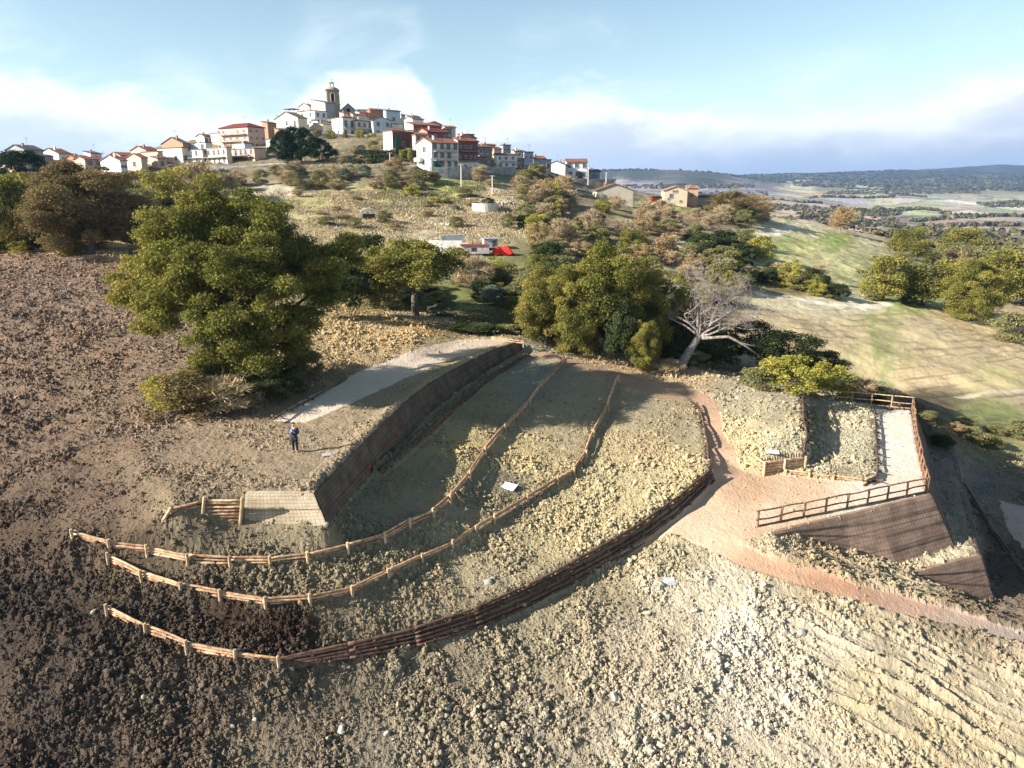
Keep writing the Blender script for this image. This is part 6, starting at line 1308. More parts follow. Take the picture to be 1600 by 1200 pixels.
def house(a, k, idx):
    xl, xm, xr, yb, ye, Y, roof, rel_, wc, rc, fr, lf, label = a
    wm = wall_mat(wc, .9 if min(wc) > 225 else .82); rm = roof_mat(rc); rnd = random.Random(idx)
    P = Wy(xm, yb, Y); tz = Wy(xm, ye, Y).z; h = tz - P.z; vm = (xm - 800) / F
    ang = R(rel_) - math.atan(vm); sa, ca = math.sin(ang), math.cos(ang)
    D0 = P.y * math.cos(TH) - (P.z - CZ) * math.sin(TH); vr = (xr - 800) / F; vl = (xl - 800) / F; cT = math.cos(TH)
    w_ = (vr * D0 - P.x) / max(.15, (ca - vr * sa * cT)); w_ = min(max(w_, 1.5), 30)
    if abs(xm - xl) > 1.2: d = (P.x - vl * D0) / max(.12, (sa + vl * ca * cT)); d = min(max(d, 2), 34)
    else: d = min(9.0, max(4, w_ * .8))
    root = tag(empty('house', P, ang), label, 'house', 'houses of the hilltop village')
    sink = 3.0 if not k.get('low') else 1.2; rh = 0
    mb = MB(); mb.box(0, w_, 0, d, -sink, h)
    ov = .35; roofmb = MB(); th_ = .22
    if roof == 'gl':
        rh = d * .5 * .34; rh = min(rh, 2.3); mb.add([(0, 0, h), (w_, 0, h), (w_, d, h), (0, d, h), (0, d / 2, h + rh), (w_, d / 2, h + rh)], [(0, 4, 3), (1, 2, 5), (0, 1, 5, 4), (3, 4, 5, 2)])
        s_ = rh / (d / 2)
        for y0, z0, y1, z1 in ((-ov, h - s_ * ov, d / 2, h + rh), (d + ov, h - s_ * ov, d / 2, h + rh)):
            x0, x1 = -ov * .7, w_ + ov * .7
            roofmb.add([(x0, y0, z0 + .02), (x1, y0, z0 + .02), (x1, y1, z1 + .02), (x0, y1, z1 + .02), (x0, y0, z0 + th_), (x1, y0, z0 + th_), (x1, y1, z1 + th_), (x0, y1, z1 + th_)], [(0, 3, 2, 1), (4, 5, 6, 7), (0, 1, 5, 4), (1, 2, 6, 5), (3, 0, 4, 7), (2, 3, 7, 6)])
    elif roof == 'gf':
        rh = min(w_ * .5 * .34, 2.2); mb.add([(0, 0, h), (w_, 0, h), (w_, d, h), (0, d, h), (w_ / 2, 0, h + rh), (w_ / 2, d, h + rh)], [(0, 1, 4), (2, 3, 5), (1, 2, 5, 4), (3, 0, 4, 5)])
        s_ = rh / (w_ / 2)
        for x0, z0, x1, z1 in ((-ov, h - s_ * ov, w_ / 2, h + rh), (w_ + ov, h - s_ * ov, w_ / 2, h + rh)):
            y0, y1 = -ov * .7, d + ov * .7
            roofmb.add([(x0, y0, z0 + .02), (x0, y1, z0 + .02), (x1, y1, z1 + .02), (x1, y0, z1 + .02), (x0, y0, z0 + th_), (x0, y1, z0 + th_), (x1, y1, z1 + th_), (x1, y0, z1 + th_)], [(0, 1, 2, 3), (4, 7, 6, 5), (0, 4, 5, 1), (1, 5, 6, 2), (3, 7, 4, 0), (2, 6, 7, 3)])
    elif roof == 'hip':
        rh = min(w_, d) * .22; e = min(w_, d) / 2; A = [(-ov, -ov, h + .02), (w_ + ov, -ov, h + .02), (w_ + ov, d + ov, h + .02), (-ov, d + ov, h + .02)]
        A2 = [(x, y, z + .18) for x, y, z in A]
        rg = [(w_ / 2, e, h + rh + .2), (w_ / 2, d - e, h + rh + .2)] if d >= w_ else [(e, d / 2, h + rh + .2), (w_ - e, d / 2, h + rh + .2)]
        fs = [(0, 3, 2, 1), (0, 1, 5, 4), (1, 2, 6, 5), (2, 3, 7, 6), (3, 0, 4, 7)]
        fs += [(4, 5, 8), (5, 6, 9, 8), (6, 7, 9), (7, 4, 8, 9)] if d >= w_ else [(4, 5, 9, 8), (5, 6, 9), (6, 7, 8, 9), (7, 4, 8)]
        roofmb.add(A + A2 + rg, fs)
    elif roof == 'sh':
        rh = min(d, w_) * .2; mb.add([(0, 0, h), (w_, 0, h), (w_, d, h), (0, d, h), (w_, d, h + rh), (0, d, h + rh)], [(0, 5, 3), (1, 2, 4), (3, 5, 4, 2), (0, 1, 4, 5)])
        s_ = rh / d; x0, x1 = -ov * .7, w_ + ov * .7; y0, y1 = -ov, d + .2; z0 = h - s_ * ov; z1 = h + rh + s_ * .2
        roofmb.add([(x0, y0, z0 + .02), (x1, y0, z0 + .02), (x1, y1, z1 + .02), (x0, y1, z1 + .02), (x0, y0, z0 + th_), (x1, y0, z0 + th_), (x1, y1, z1 + th_), (x0, y1, z1 + th_)], [(0, 3, 2, 1), (4, 5, 6, 7), (0, 1, 5, 4), (1, 2, 6, 5), (2, 3, 7, 6), (3, 0, 4, 7)])
    else:
        roofmb.box(-.18, w_ + .18, -.18, d + .18, h + .01, h + .24)
        if rc in (TR, TD, TP) : roofmb.add([(-.2, -.5, h + .25), (w_ + .2, -.5, h + .25), (w_ + .2, 1.2, h + .75), (-.2, 1.2, h + .75), (-.2, -.5, h + .32), (w_ + .2, -.5, h + .32), (w_ + .2, 1.2, h + .82), (-.2, 1.2, h + .82)], [(0, 3, 2, 1), (4, 5, 6, 7), (0, 1, 5, 4), (1, 2, 6, 5), (2, 3, 7, 6), (3, 0, 4, 7)])
    mb.build('wall', wm, root); roofmb.build('roof', rm if not k.get('roof2') else roof_mat(k['roof2']), root)
    if k.get('front'):
        f = MB(); f.box(.02, w_ - .02, -.05, -.004, -sink, h - .06); f.build('front_wall', wall_mat(k['front'], .8), root)
    if k.get('base2'):
        f = MB(); f.box(.0, w_, -.10, -.052, -sink, h * .3); f.build('ground_floor_wall', wall_mat(WH), root)
    yo = -.055 if k.get('front') else -.004
    def grid(n, face):
        rows, cols = n; L_ = w_ if face == 'f' else d
        fh = h / rows
        for r_ in range(rows):
            for c_ in range(cols):
                x_ = L_ * (c_ + .5 + rnd.uniform(-.08, .08)) / cols; z_ = fh * r_ + fh * .32
                if rnd.random() < .08: continue
                ty = 'd' if (r_ in (k.get('balc', []) if face == 'f' else k.get('balcl', []))) and rnd.random() < .6 and fh > 2.5 else 'w'
                if fh < 2.0 or L_ / cols < 1.5: ty = 's'
                if ty == 'd': z_ = fh * r_ + .12
                o = new_obj('window', WM[ty], root); zo = yo - (.05 if k.get('base2') and r_ == 0 else 0)
                o.location = (x_, zo, z_) if face == 'f' else (-.004, d - x_, z_)
                if face == 'l': o.rotation_euler = (0, 0, -math.pi / 2)
                if ty == 'w' and idx % 3 == 0 and L_ / cols > 2.2:
                    for sd_ in (-.62, .62):
                        s_ = new_obj('shutter', SHUT, root); s_.location = (o.location + Vector((sd_, 0, 0))) if face == 'f' else (o.location + Vector((0, sd_, 0))); s_.rotation_euler = o.rotation_euler
            bal = k.get('balc', []) if face == 'f' else k.get('balcl', [])
            if r_ in bal:
                z_ = fh * r_; b_ = MB()
                if face == 'f': b_.box(L_ * .06, L_ * .94, -1.15, yo - .004, z_ - .08, z_ + .06)
                else: b_.box(-1.1, -.004, L_ * .04, L_ * .96, z_ - .08, z_ + .06)
                b_.build('balcony', M_conc, root); q = MB(); m_ = max(3, int(L_ / .35))
                x0, x1 = L_ * .07, L_ * .93
                for i in range(m_ + 1):
                    u = x0 + (x1 - x0) * i / m_
                    if face == 'f': q.box(u - .015, u + .015, -1.11, -1.08, z_ + .06, z_ + .95)
                    else: q.box(-1.06, -1.03, u - .015, u + .015, z_ + .06, z_ + .95)
                if face == 'f': q.box(x0, x1, -1.12, -1.07, z_ + .951, z_ + 1.0)
                else: q.box(-1.07, -1.02, x0, x1, z_ + .951, z_ + 1.0)
                q.build('railing', M_rail, root)
    if fr == 'farm':
        for x_, z_, t_ in ((.40, .93, 's'), (.52, .93, 's'), (.20, .42, 's'), (.30, .55, 'w'), (.72, .25, 's')):
            o = new_obj('window', WM[t_], root); o.location = (w_ * x_, -.004, h * z_ - .2)
    elif fr: grid(fr, 'f')
    if lf: grid(lf, 'l')
    for i in range(k.get('chim', 1 if idx % 2 else 0)):
        x_ = w_ * (.25 + .27 * i); q = MB(); zc = h + rh * .35; q.box(x_ - .22, x_ + .22, d * .3 - .22, d * .3 + .22, h - .1, h + rh + .5); q.box(x_ - .28, x_ + .28, d * .3 - .28, d * .3 + .28, h + rh + .503, h + rh + .6); q.build('chimney', wall_mat(BR if idx % 3 else WH), root)
    if idx % 3 == 1:
        q = MB(); x_ = w_ * .7; q.tube([(x_, d * .5, h + rh * .5), (x_, d * .5, h + rh + 2.4)], [.035, .025], 5); q.box(x_ - .5, x_ + .5, d * .5 - .02, d * .5 + .02, h + rh + 2.1, h + rh + 2.14); q.box(x_ - .35, x_ + .35, d * .5 - .02, d * .5 + .02, h + rh + 1.8, h + rh + 1.84); q.build('aerial', M_rail, root)
    if k.get('net'):
        q = MB(); q.box(w_ * .08, w_ * .24, -.5, -.42, 0, h * .78); q.build('scaffold_net', M_net, root)
        q = MB()
        for u in (.3, .5, .7, .9): q.tube([(w_ * u, -.6, 0), (w_ * u, -.6, h * .8)], [.05, .05], 5)
        for z_ in (.3, .6): q.box(w_ * .1, w_ * .95, -.9, -.45, h * z_, h * z_ + .06)
        q.build('scaffold', M_rail, root)
    if k.get('net2'):
        q = MB(); q.box(w_ * .06, w_ * .30, -.5, -.42, h * .02, h * .29); q.build('green_awning', M_net, root)
        q = MB(); q.box(-1.1, -.006, d * .55, d * .95, h * .30, h * .45); q.build('bay', wm, root)
    if k.get('strip'):
        q = MB(); q.box(w_ * .3, w_ * .95, -.06, -.004, h * .1, h * .98); q.build('red_panel', simple_mat('dark_red_panel', rgb(150, 44, 36), rgb(120, 36, 32), 2), root)
    if k.get('roomtop'):
        q = MB()
        for x_, y_ in ((.2, .2), (w_ - .2, .2), (.2, d * .45), (w_ - .2, d * .45)): q.box(x_ - .1, x_ + .1, y_ - .1, y_ + .1, h, h + 2.6)
        q.build('canopy_post', wm, root); q = MB(); q.box(-.3, w_ + .3, -.2, d * .5, h + 2.602, h + 2.8); q.build('canopy', roof_mat(TB), root)
    if k.get('tone2'):
        q = MB(); q.box(.01, w_ - .01, -.05, -.004, -sink, h - .08); q.build('front_wall', wall_mat(k['tone2'], .6), root)  # cream front coated dark grey, its shade put into the colour
    if k.get('door'):
        q = MB(); q.box(w_ * .55, w_ * .80, -.08, -.004, .0, 2.2); q.build('garage_door', simple_mat('brown_door', rgb(96, 70, 60)), root)
    return root
for i, (a, k) in enumerate(HS): house(a, k, i)

# church with its bell tower
def church():
    st = wall_mat((170, 154, 132), .72); dk = simple_mat('bell_opening', rgb(44, 36, 34))
    P = Wy(522.5, 196, 292); tp = Wy(522.5, 142, 292).z; h = tp - P.z; D = P.y * math.cos(TH) - (P.z - CZ) * math.sin(TH); w_ = 19 * D / F * 1.03
    root = tag(empty('bell_tower', P, R(14)), 'square stone bell tower with arched opening, shallow dome and small lantern, highest in the village', 'bell tower')
    c = w_ * .07; hw = w_ / 2; ring = [(-hw + c, -hw), (hw - c, -hw), (hw, -hw + c), (hw, hw - c), (hw - c, hw), (-hw + c, hw), (-hw, hw - c), (-hw, -hw + c)]
    mb = MB(); mb.add([(x, y, -3) for x, y in ring] + [(x, y, h) for x, y in ring], [(i, (i + 1) % 8, 8 + (i + 1) % 8, 8 + i) for i in range(8)] + [tuple(range(8, 16))]); mb.build('shaft', st, root)
    for z_, e in ((h * .60, .10), (h, .22)):
        q = MB(); q.add([(x * (1 + e / hw), y * (1 + e / hw), z_) for x, y in ring] + [(x * (1 + e / hw), y * (1 + e / hw), z_ + .3) for x, y in ring], [(i, (i + 1) % 8, 8 + (i + 1) % 8, 8 + i) for i in range(8)] + [tuple(range(8, 16)), tuple(range(7, -1, -1))]); q.build('cornice', st, root)
    for ax in range(4):
        q = MB(); W2 = w_ * .12; zb = h * .68; zt = h * .86; pts = [(-W2, zb), (W2, zb)] + [(W2 * math.cos(t_), zt + W2 * math.sin(t_)) for t_ in np.linspace(0, math.pi, 9)]
        V = [(x, -hw - .015, z) for x, z in pts] + [(x, -hw + .3, z) for x, z in pts]; n = len(pts); q.add(V, [tuple(range(n)), tuple(range(2 * n - 1, n - 1, -1))] + [(i, n + i, n + (i + 1) % n, (i + 1) % n) for i in range(n)])
        o = q.build('bell_opening', dk, root); o.rotation_euler = (0, 0, ax * math.pi / 2)
        fr_ = MB(); pr = [(W2 * 1.25 * math.cos(t_), zt + W2 * 1.25 * math.sin(t_)) for t_ in np.linspace(0, math.pi, 9)]; pr = [(W2 * 1.25, zb)] + pr + [(-W2 * 1.25, zb)]
        fr_.tube([(x, -hw - .03, z) for x, z in pr], [.1] * len(pr), 5); o = fr_.build('arch_trim', wall_mat(CR), root); o.rotation_euler = (0, 0, ax * math.pi / 2)
    q = MB(); q.tube([(0, -hw + .5, h * .74), (0, -hw + .5, h * .78), (0, -hw + .5, h * .84), (0, -hw + .5, h * .87)], [.5, .4, .28, .12], 10); q.build('bell', simple_mat('bronze', rgb(120, 120, 100), rough=.5), root, True)
    q = MB(); V = []; n = 16; rings = [(1.0, 0), (.97, .18), (.85, .42), (.62, .62), (.34, .74), (.2, .78)]
    for rr, z_ in rings:
        for i in range(n): V.append((hw * rr * math.cos(2 * math.pi * i / n), hw * rr * math.sin(2 * math.pi * i / n), h + .3 + z_ * w_ * .30))
    q.add(V, [(a * n + i, a * n + (i + 1) % n, (a + 1) * n + (i + 1) % n, (a + 1) * n + i) for a in range(len(rings) - 1) for i in range(n)] + [tuple(range((len(rings) - 1) * n, len(rings) * n))]); q.build('dome', st, root, True)
    zt = h + .3 + .78 * w_ * .30; q = MB(); lw = w_ * .13
    for x_, y_ in ((-1, -1), (1, -1), (1, 1), (-1, 1)): q.box(x_ * lw - .14, x_ * lw + .14, y_ * lw - .14, y_ * lw + .14, zt - .1, zt + 1.25)
    q.box(-lw - .25, lw + .25, -lw - .25, lw + .25, zt + 1.253, zt + 1.45); q.tube([(0, 0, zt + 1.45), (0, 0, zt + 1.75), (0, 0, zt + 2.0)], [lw * .9, lw * .5, .05], 10); q.build('lantern', st, root)
    q = MB(); q.tube([(0, 0, zt + 1.9), (0, 0, zt + 3.0)], [.05, .04], 5); q.box(-.3, .3, -.04, .04, zt + 2.6, zt + 2.68); q.build('cross', M_rail, root)
    # nave
    P = Wy(531, 190, 296); D = P.y * math.cos(TH) - (P.z - CZ) * math.sin(TH); s_ = D / F
    root = tag(empty('church', P, R(12)), 'grey stone church with shallow gable and round window, right of the bell tower', 'church')
    w_ = 28 * s_; he = 14 * s_; rh = 12 * s_; d = 22; mb = MB(); mb.box(0, w_, 0, d, -3, he); mb.add([(0, 0, he), (w_, 0, he), (w_, d, he), (0, d, he), (w_ / 2, 0, he + rh), (w_ / 2, d, he + rh)], [(0, 1, 4), (2, 3, 5), (1, 2, 5, 4), (3, 0, 4, 5)]); mb.build('wall', wall_mat((196, 186, 170), .85), root)
    for sg in (-1, 1):
        q = MB(); x0 = -.5 if sg < 0 else w_ + .5; z0 = he - .5 * rh / (w_ / 2); q.add([(x0, -.4, z0), (x0, d, z0), (w_ / 2, d, he + rh), (w_ / 2, -.4, he + rh), (x0, -.4, z0 + .3), (x0, d, z0 + .3), (w_ / 2, d, he + rh + .3), (w_ / 2, -.4, he + rh + .3)], [(0, 1, 2, 3), (4, 7, 6, 5), (0, 4, 5, 1), (1, 5, 6, 2), (3, 7, 4, 0), (2, 6, 7, 3)]); q.build('roof', roof_mat(TG), root)
    q = MB(); q.tube([(w_ / 2, -.06, he + rh * .25), (w_ / 2, .2, he + rh * .25)], [.7, .7], 18); q.build('round_window', dk, root)
    q = MB(); q.box(w_ * 1.01, w_ * 1.01 + 21 * s_, 1.5, d - 4, -3, he * 1.12); q.build('side_aisle', wall_mat((176, 172, 166), .7), root)
    q = MB(); q.add([(w_, 1.0, he * 1.125), (w_ + 22 * s_, 1.0, he * 1.125 - .01), (w_ + 22 * s_, d - 4, he * 1.125 + 2.3), (w_, d - 4, he * 1.125 + 2.3), (w_, 1.0, he * 1.125 + .25), (w_ + 22 * s_, 1, he * 1.125 + .25), (w_ + 22 * s_, d - 4, he * 1.125 + 2.5), (w_, d - 4, he * 1.125 + 2.5)], [(0, 3, 2, 1), (4, 5, 6, 7), (0, 1, 5, 4), (1, 2, 6, 5), (2, 3, 7, 6), (3, 0, 4, 7)]); q.build('aisle_roof', roof_mat(TG), root)
    q = MB(); q.add([(w_ * .58, -2, 1), (w_ * .98, -2, 1), (w_ * .98, -2, he * 1.3), (w_ * .58, -2, he * .5), (w_ * .58, -1.2, 1), (w_ * .98, -1.2, 1), (w_ * .98, -1.2, he * 1.3), (w_ * .58, -1.2, he * .5)], [(0, 1, 2, 3), (4, 7, 6, 5), (0, 4, 5, 1), (1, 5, 6, 2), (2, 6, 7, 3), (3, 7, 4, 0)]); q.build('white_parapet', wall_mat(WH), root)
church()

# street and retaining walls below the village, made as boxes that follow the slope
def street_wall(label, pts, Y, hpx, mat, thick=.6, name='retaining_wall', cap=None):
    P = [Wy(x, y, Yv) for (x, y), Yv in zip(pts, Y)]; root = tag(empty(name, P[0]), label, 'wall')
    for mt, z0, z1, g_ in ((mat, -3.0, hpx, 'wall_face'),) + (((cap, hpx + .004, hpx + .35, 'coping'),) if cap else ()):
        V = []; 
        for p in P:
            q = p - root.location; V += [(q.x, q.y, q.z + z0), (q.x, q.y, q.z + z1), (q.x, q.y + thick, q.z + z1), (q.x, q.y + thick, q.z + z0)]
        fs = [(4 * i + a, 4 * (i + 1) + a, 4 * (i + 1) + (a + 1) % 4, 4 * i + (a + 1) % 4) for i in range(len(P) - 1) for a in range(4)] + [(0, 1, 2, 3), tuple(4 * (len(P) - 1) + a for a in (3, 2, 1, 0))]
        mb = MB(); mb.add(V, fs); mb.build(g_, mt, root)
    return root
M_wst = simple_mat('dark_stone_wall', rgb(130, 124, 116, .8), rgb(84, 80, 76, .8), .7, bscale=2, bstr=.6)
street_wall('long dark stone street wall with pale coping behind and right of the pines', [(396, 266), (430, 263), (500, 262), (560, 264), (610, 266), (668, 268)], [197, 196, 195, 193, 190, 186], 1.0, M_wst, cap=M_conc)
street_wall('grey retaining wall under the cream gabled house', [(672, 275), (700, 276), (746, 274)], [177, 178, 184], 2.1, M_conc)
street_wall('long pale retaining wall right of the red-brown house', [(746, 270), (775, 268), (805, 268)], [190, 196, 202], 1.2, M_conc)
street_wall('dark retaining wall under the white end house', [(852, 285), (885, 286), (960, 290)], [226, 226, 228], 1.6, M_wst)
street_wall('pale retaining wall with terrace beside the small trees on the village terrace', [(486, 214), (540, 218), (600, 222)], [243, 243, 243], 1.4, M_wst, cap=M_conc)
street_wall('pale wall below the cream terraced blocks', [(330, 262), (372, 263), (420, 261)], [200, 200, 200], .6, M_conc)
street_wall('low white wall on the lower slope beside the builder yard', [(652, 386), (690, 388), (722, 388)], [118, 117, 117], 1.2, simple_mat('whitewash', rgb(226, 222, 214, .85), rgb(196, 190, 178, .85), .8))
# garden rows on the bank
for i, (x0, x1, y_, Y_) in enumerate([(562, 655, 243, 200), (558, 655, 250, 196), (556, 652, 257, 193)]):
    P = [Wy(x0 + (x1 - x0) * t_, y_, Y_) for t_ in np.linspace(0, 1, 12)]; bl = [(p - P[0], (1.3, .8, .9)) for p in P]; V, Q, C = leaf_cloud(300 + i, bl, 2600, .42, .6)
    o = new_obj('hedge', mesh_np('hedge', V, Q, L_dark, False, cols=C)); o.location = P[0] + Vector((0, 0, .5)); tag(o, ('top', 'middle', 'lowest')[i] + ' dark green hedge row on the bank below the netted house', 'hedge', 'hedge rows below the netted house')
for i, (x_, y_, h_) in enumerate([(628, 246, 14), (641, 250, 16)]):
    plant(x_, y_, 11, h_, 'round2', ('small tree left of the cream gabled house, upper on the garden bank', 'small tree nearest the cream gabled house on the garden bank')[i], L_yel, None, 'tree', 'tree', Wy(x_, y_, 190))
# poles and wires
def pole(px, py, ytop, Y, label, lamp=False):
    P = Wy(px, py, Y); h = Wy(px, ytop, Y).z - P.z; root = tag(empty('utility_pole', P), label, 'pole', 'utility poles below the village')
    mb = MB(); mb.tube([(0, 0, -.6), (0, 0, h)], [.17, .11], 8); mb.build('pole', simple_mat('concrete_pole', rgb(214, 206, 190, .85)) if 'concrete_pole' not in MATS else MATS['concrete_pole'], root)
    mb = MB(); mb.box(-.55, .55, -.05, .05, h - .35, h - .25); mb.build('crossarm', M_rail, root)
    for s_ in (-.45, 0, .45):
        mb = MB(); mb.tube([(s_, 0, h - .24), (s_, 0, h - .02)], [.05, .03], 6); mb.build('insulator', M_white, root)
    return P + Vector((0, 0, h - .05))
tops = [pole(769.5, 310, 274, 168, 'pale concrete pole standing alone on the grass slope above the round trough'), pole(721, 290, 256, 172, 'pale pole right of the cream gabled house'), pole(674.5, 277, 246, 175, 'pale thin pole at the left corner of the cream gabled house'), pole(610, 261, 238, 192, 'thin pole on the bank below the netted house'), pole(919, 286, 258, 215, 'pale pole with a small sign right of the white end house'), pole(947, 284, 269, 216, 'thin street pole above the long low shed')]
def wire(a, b, label):
    mb = MB(); n = 10; mb.tube([a.lerp(b, t_ / n) - a - Vector((0, 0, 1.2 * math.sin(math.pi * t_ / n))) for t_ in range(n + 1)], [.025] * (n + 1), 4); o = mb.build('wire', M_rail); o.location = a; tag(o, label, 'wire', 'overhead wires')
wire(tops[0], tops[4], 'sagging wire from the lone slope pole to the pole at the white end house'); wire(tops[0], tops[1], 'wire between the lone slope pole and the pole by the cream gabled house'); wire(tops[1], tops[2], 'wire in front of the cream gabled house'); wire(tops[2], tops[3], 'wire from the cream gabled house to the bank pole')

# round white trough, little stone arch, rubble, red machine, builder's yard
def trough():
    g_ = ground_at(758, 327); s_ = g_.y / F; root = tag(empty('water_trough', g_), 'round white concrete water trough with a bush inside on the slope', 'trough'); mb = MB(); r_ = 20 * s_; n = 28; V = []
    for rr, z_ in ((r_, -.5), (r_, 1.25), (r_ - .25, 1.25), (r_ - .25, .2)):
        V += [(rr * math.cos(6.283 * i / n), rr * .8 * math.sin(6.283 * i / n), z_) for i in range(n)]
    mb.add(V, [(a * n + i, a * n + (i + 1) % n, (a + 1) * n + (i + 1) % n, (a + 1) * n + i) for a in range(3) for i in range(n)] + [tuple(range(3 * n, 4 * n))]); mb.build('basin', simple_mat('white_concrete', rgb(226, 220, 206, .85), rgb(190, 184, 172, .85), 1), root)
    mb = MB(); mb.tube([(r_ + .9, -.3, -.3), (r_ + .9, -.3, 1.6)], [.25, .22], 8); mb.build('inlet_post', M_conc, root)
trough()
def arch():
    g_ = ground_at(577, 343); s_ = g_.y / F * 1.02; root = tag(empty('stone_arch', g_, R(12)), 'small white arched stone shelter dug into the grass slope', 'shelter'); w_ = 13 * s_; d = 3; n = 12
    out = [(w_ * math.cos(t_), 1.1 + w_ * .62 * math.sin(t_)) for t_ in np.linspace(0, math.pi, n)]; out = [(w_, -.6)] + out + [(-w_, -.6)]; inn = [(x * .72, z * .72) for x, z in out]; m_ = len(out)
    mb = MB(); V = [(x, 0, z) for x, z in out] + [(x, 0, z) for x, z in inn] + [(x, d, z) for x, z in out] + [(x, d, z) for x, z in inn]
    mb.add(V, [(i, i + 1, m_ + i + 1, m_ + i) for i in range(m_ - 1)] + [(i + 1, i, 2 * m_ + i, 2 * m_ + i + 1) for i in range(m_ - 1)] + [(m_ + i, m_ + i + 1, 3 * m_ + i + 1, 3 * m_ + i) for i in range(m_ - 1)]); mb.build('vault', simple_mat('pale_stone', rgb(216, 206, 188, .85), rgb(170, 160, 142, .85), 1.5, bscale=3), root)
    mb = MB(); mb.box(-w_ * .7, w_ * .7, d * .6, d * .6 + .2, -.6, 1.0); mb.build('back_wall', M_conc, root)
arch()
for i, (px, py, k_, c_, lb) in enumerate([(1036, 331, 22, (150, 110, 90), 'reddish pile of broken tiles left of the farmhouse'), (1008, 338, 10, (150, 140, 120), 'small rubble pile on the green bank left of the farmhouse'), (735, 312, 16, (200, 188, 164), 'pale rubble heap left of the lone slope pole'), (790, 318, 18, (220, 212, 196), 'pale stone heap right of the round white trough'), (800, 310, 12, (214, 204, 190), 'scattered pale stones below the russet bushes'), (700, 352, 20, (210, 198, 176), 'pale eroded stone heap in the middle of the dry slope'), (730, 392, 10, (206, 196, 186), 'heap of white rubble in the builder yard')]):
    g_ = ground_at(px, py)
    if g_ is None: continue
    mm_ = bmesh.new(); rnd = random.Random(i)
    for _ in range(26):
        me = rocks[rnd.randrange(5)]; t_ = bmesh.new(); t_.from_mesh(me); sc = rnd.uniform(.4, 1.1) * k_ * .045
        M_ = Matrix.Translation((rnd.gauss(0, .24) * k_ * g_.y / F * 1.4, rnd.gauss(0, .5), rnd.uniform(0, .3))) @ Matrix.Rotation(rnd.random() * 6, 4, 'Z') @ Matrix.Diagonal((sc, sc, sc, 1)); t_.transform(M_); tmp = bpy.data.meshes.new('t'); t_.to_mesh(tmp); mm_.from_mesh(tmp); t_.free(); bpy.data.meshes.remove(tmp)
    me = bpy.data.meshes.new('rubble_pile'); mm_.to_mesh(me); mm_.free(); me.materials.append(simple_mat('rubble_%d' % i, rgb(*c_, .85), rgb(*[v * .7 for v in c_], .85), 1.5)); o = new_obj('rubble_pile', me); o.location = g_; tag(o, lb, 'rubble pile')
def slab(name, label, cat, px, py, dims, col, rz=0, parts=()):
    g_ = ground_at(px, py); root = tag(empty(name, g_, rz), label, cat); x_, y_, z_ = dims
    mb = MB(); mb.box(-x_ / 2, x_ / 2, -y_ / 2, y_ / 2, .25, z_); mb.build('body', simple_mat(name + '_paint', rgb(*col, .85), rgb(*[v * .8 for v in col], .85), 1.5), root)
    for pn, b_, c_ in parts:
        mb = MB(); mb.box(*b_); mb.build(pn, simple_mat(name + '_' + pn, rgb(*c_, .85)), root)
    return root
slab('shed', 'rusty red metal shed left of the farmhouse', 'shed', 1024, 319, (3.2, 2.5, 2.2), (150, 70, 50), .1, (('roof', (-1.75, 1.75, -1.4, 1.4, 2.203, 2.3), (120, 60, 48)), ('door', (-.5, .5, -1.27, -1.251, .3, 1.9), (90, 50, 42))))
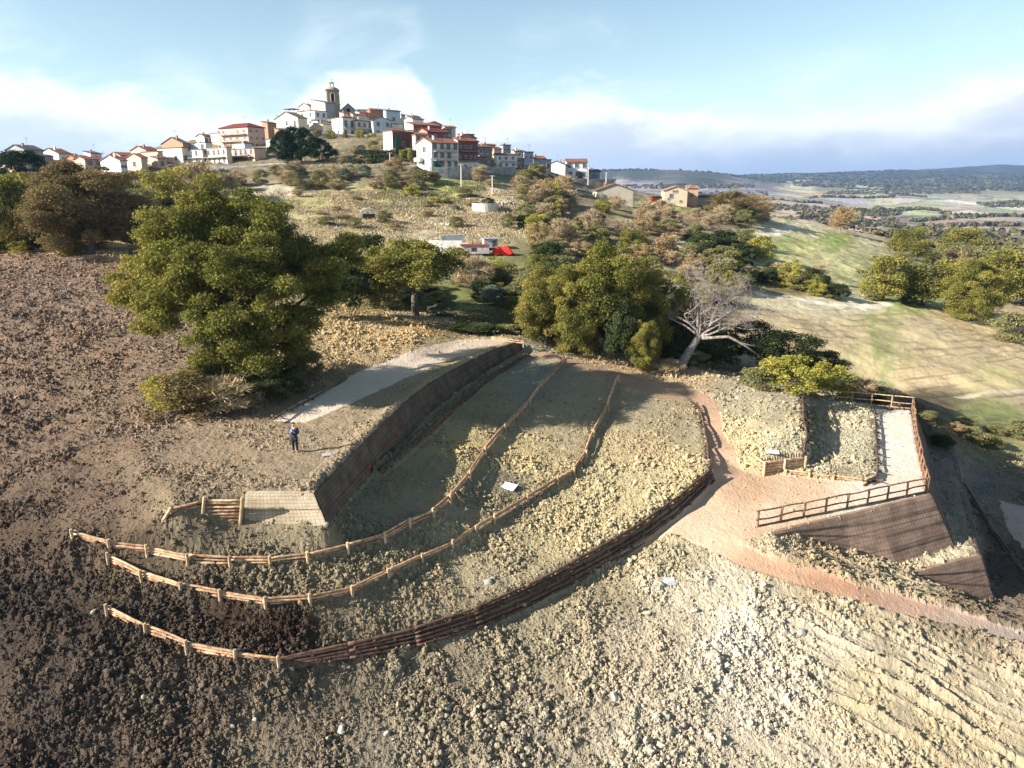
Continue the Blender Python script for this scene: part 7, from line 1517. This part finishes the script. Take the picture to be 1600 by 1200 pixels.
# builder yard: low white hut, red tarpaulin over a heap, stacked pallets, fence panels
slab('hut', 'low white hut with pink stained front in the builder yard', 'hut', 742, 398, (4.4, 2.2, 1.5), (226, 206, 200), .1, (('roof', (-2.35, 2.35, -1.25, 1.25, 1.503, 1.6), (150, 60, 50)), ('window', (-.6, .2, -1.12, -1.101, .6, 1.2), (70, 70, 76))))
slab('hut', 'small white and grey hut behind the red tarpaulin', 'hut', 766, 388, (2.4, 2.0, 1.6), (214, 216, 214), .2, (('roof', (-1.35, 1.35, -1.15, 1.15, 1.603, 1.7), (160, 164, 166)), ('door', (.2, .9, -1.02, -1.001, .3, 1.4), (90, 100, 96))))
slab('crate', 'white crate stacked left in the builder yard', 'crate', 722, 391, (2.2, 1.4, 1.1), (230, 228, 222), -.1, (('lid', (-1.15, 1.15, -.75, .75, 1.103, 1.18), (200, 198, 190)),))
g_ = ground_at(786, 398); V = []; nx, ny = 22, 12
for j in range(ny):
    for i in range(nx):
        u = i / (nx - 1) * 2 - 1; v_ = j / (ny - 1) * 2 - 1; V.append((u * 1.8, v_ * 1.1, max(0.02, (1.3 - .4 * u) * (1 - abs(v_) ** 1.5) * (1 - abs(u) ** 5) + .22 * math.sin(5 * u + 3 * v_))))
me = mesh_np('tarpaulin', V, [(j * nx + i, j * nx + i + 1, (j + 1) * nx + i + 1, (j + 1) * nx + i) for j in range(ny - 1) for i in range(nx - 1)], simple_mat('red_tarpaulin', rgb(232, 62, 40), rgb(206, 48, 34), 1.2, .5), True)
o = new_obj('tarpaulin', me); o.location = g_; o.rotation_euler = (0, 0, .25); o.modifiers.new('t', 'SOLIDIFY').thickness = .02; tag(o, 'bright red-orange tarpaulin draped over a heap in the builder yard', 'tarpaulin')
street_wall('white block wall with vertical posts behind the builder yard', [(690, 384), (705, 383), (726, 382)], [121, 122, 123], 1.7, MATS['whitewash'])

# ------------------------------------------------------------------ air: faint haze, one closed box
mb = MB(); mb.box(-9000, 9400, -3000, 9400, -400, 330)
hz = mb.build('haze', []); m = bpy.data.materials.new('haze'); m.use_nodes = True; t = m.node_tree; t.nodes.clear()
pv = t.nodes.new('ShaderNodeVolumePrincipled'); pv.inputs['Color'].default_value = (.40, .62, 1.0, 1); pv.inputs['Density'].default_value = 8e-5; pv.inputs['Anisotropy'].default_value = .2
oo = t.nodes.new('ShaderNodeOutputMaterial'); t.links.new(pv.outputs[0], oo.inputs['Volume']); hz.data.materials.append(m)
tag(hz, 'faint bluish haze over the valley and far hills', 'haze', None, 'stuff')
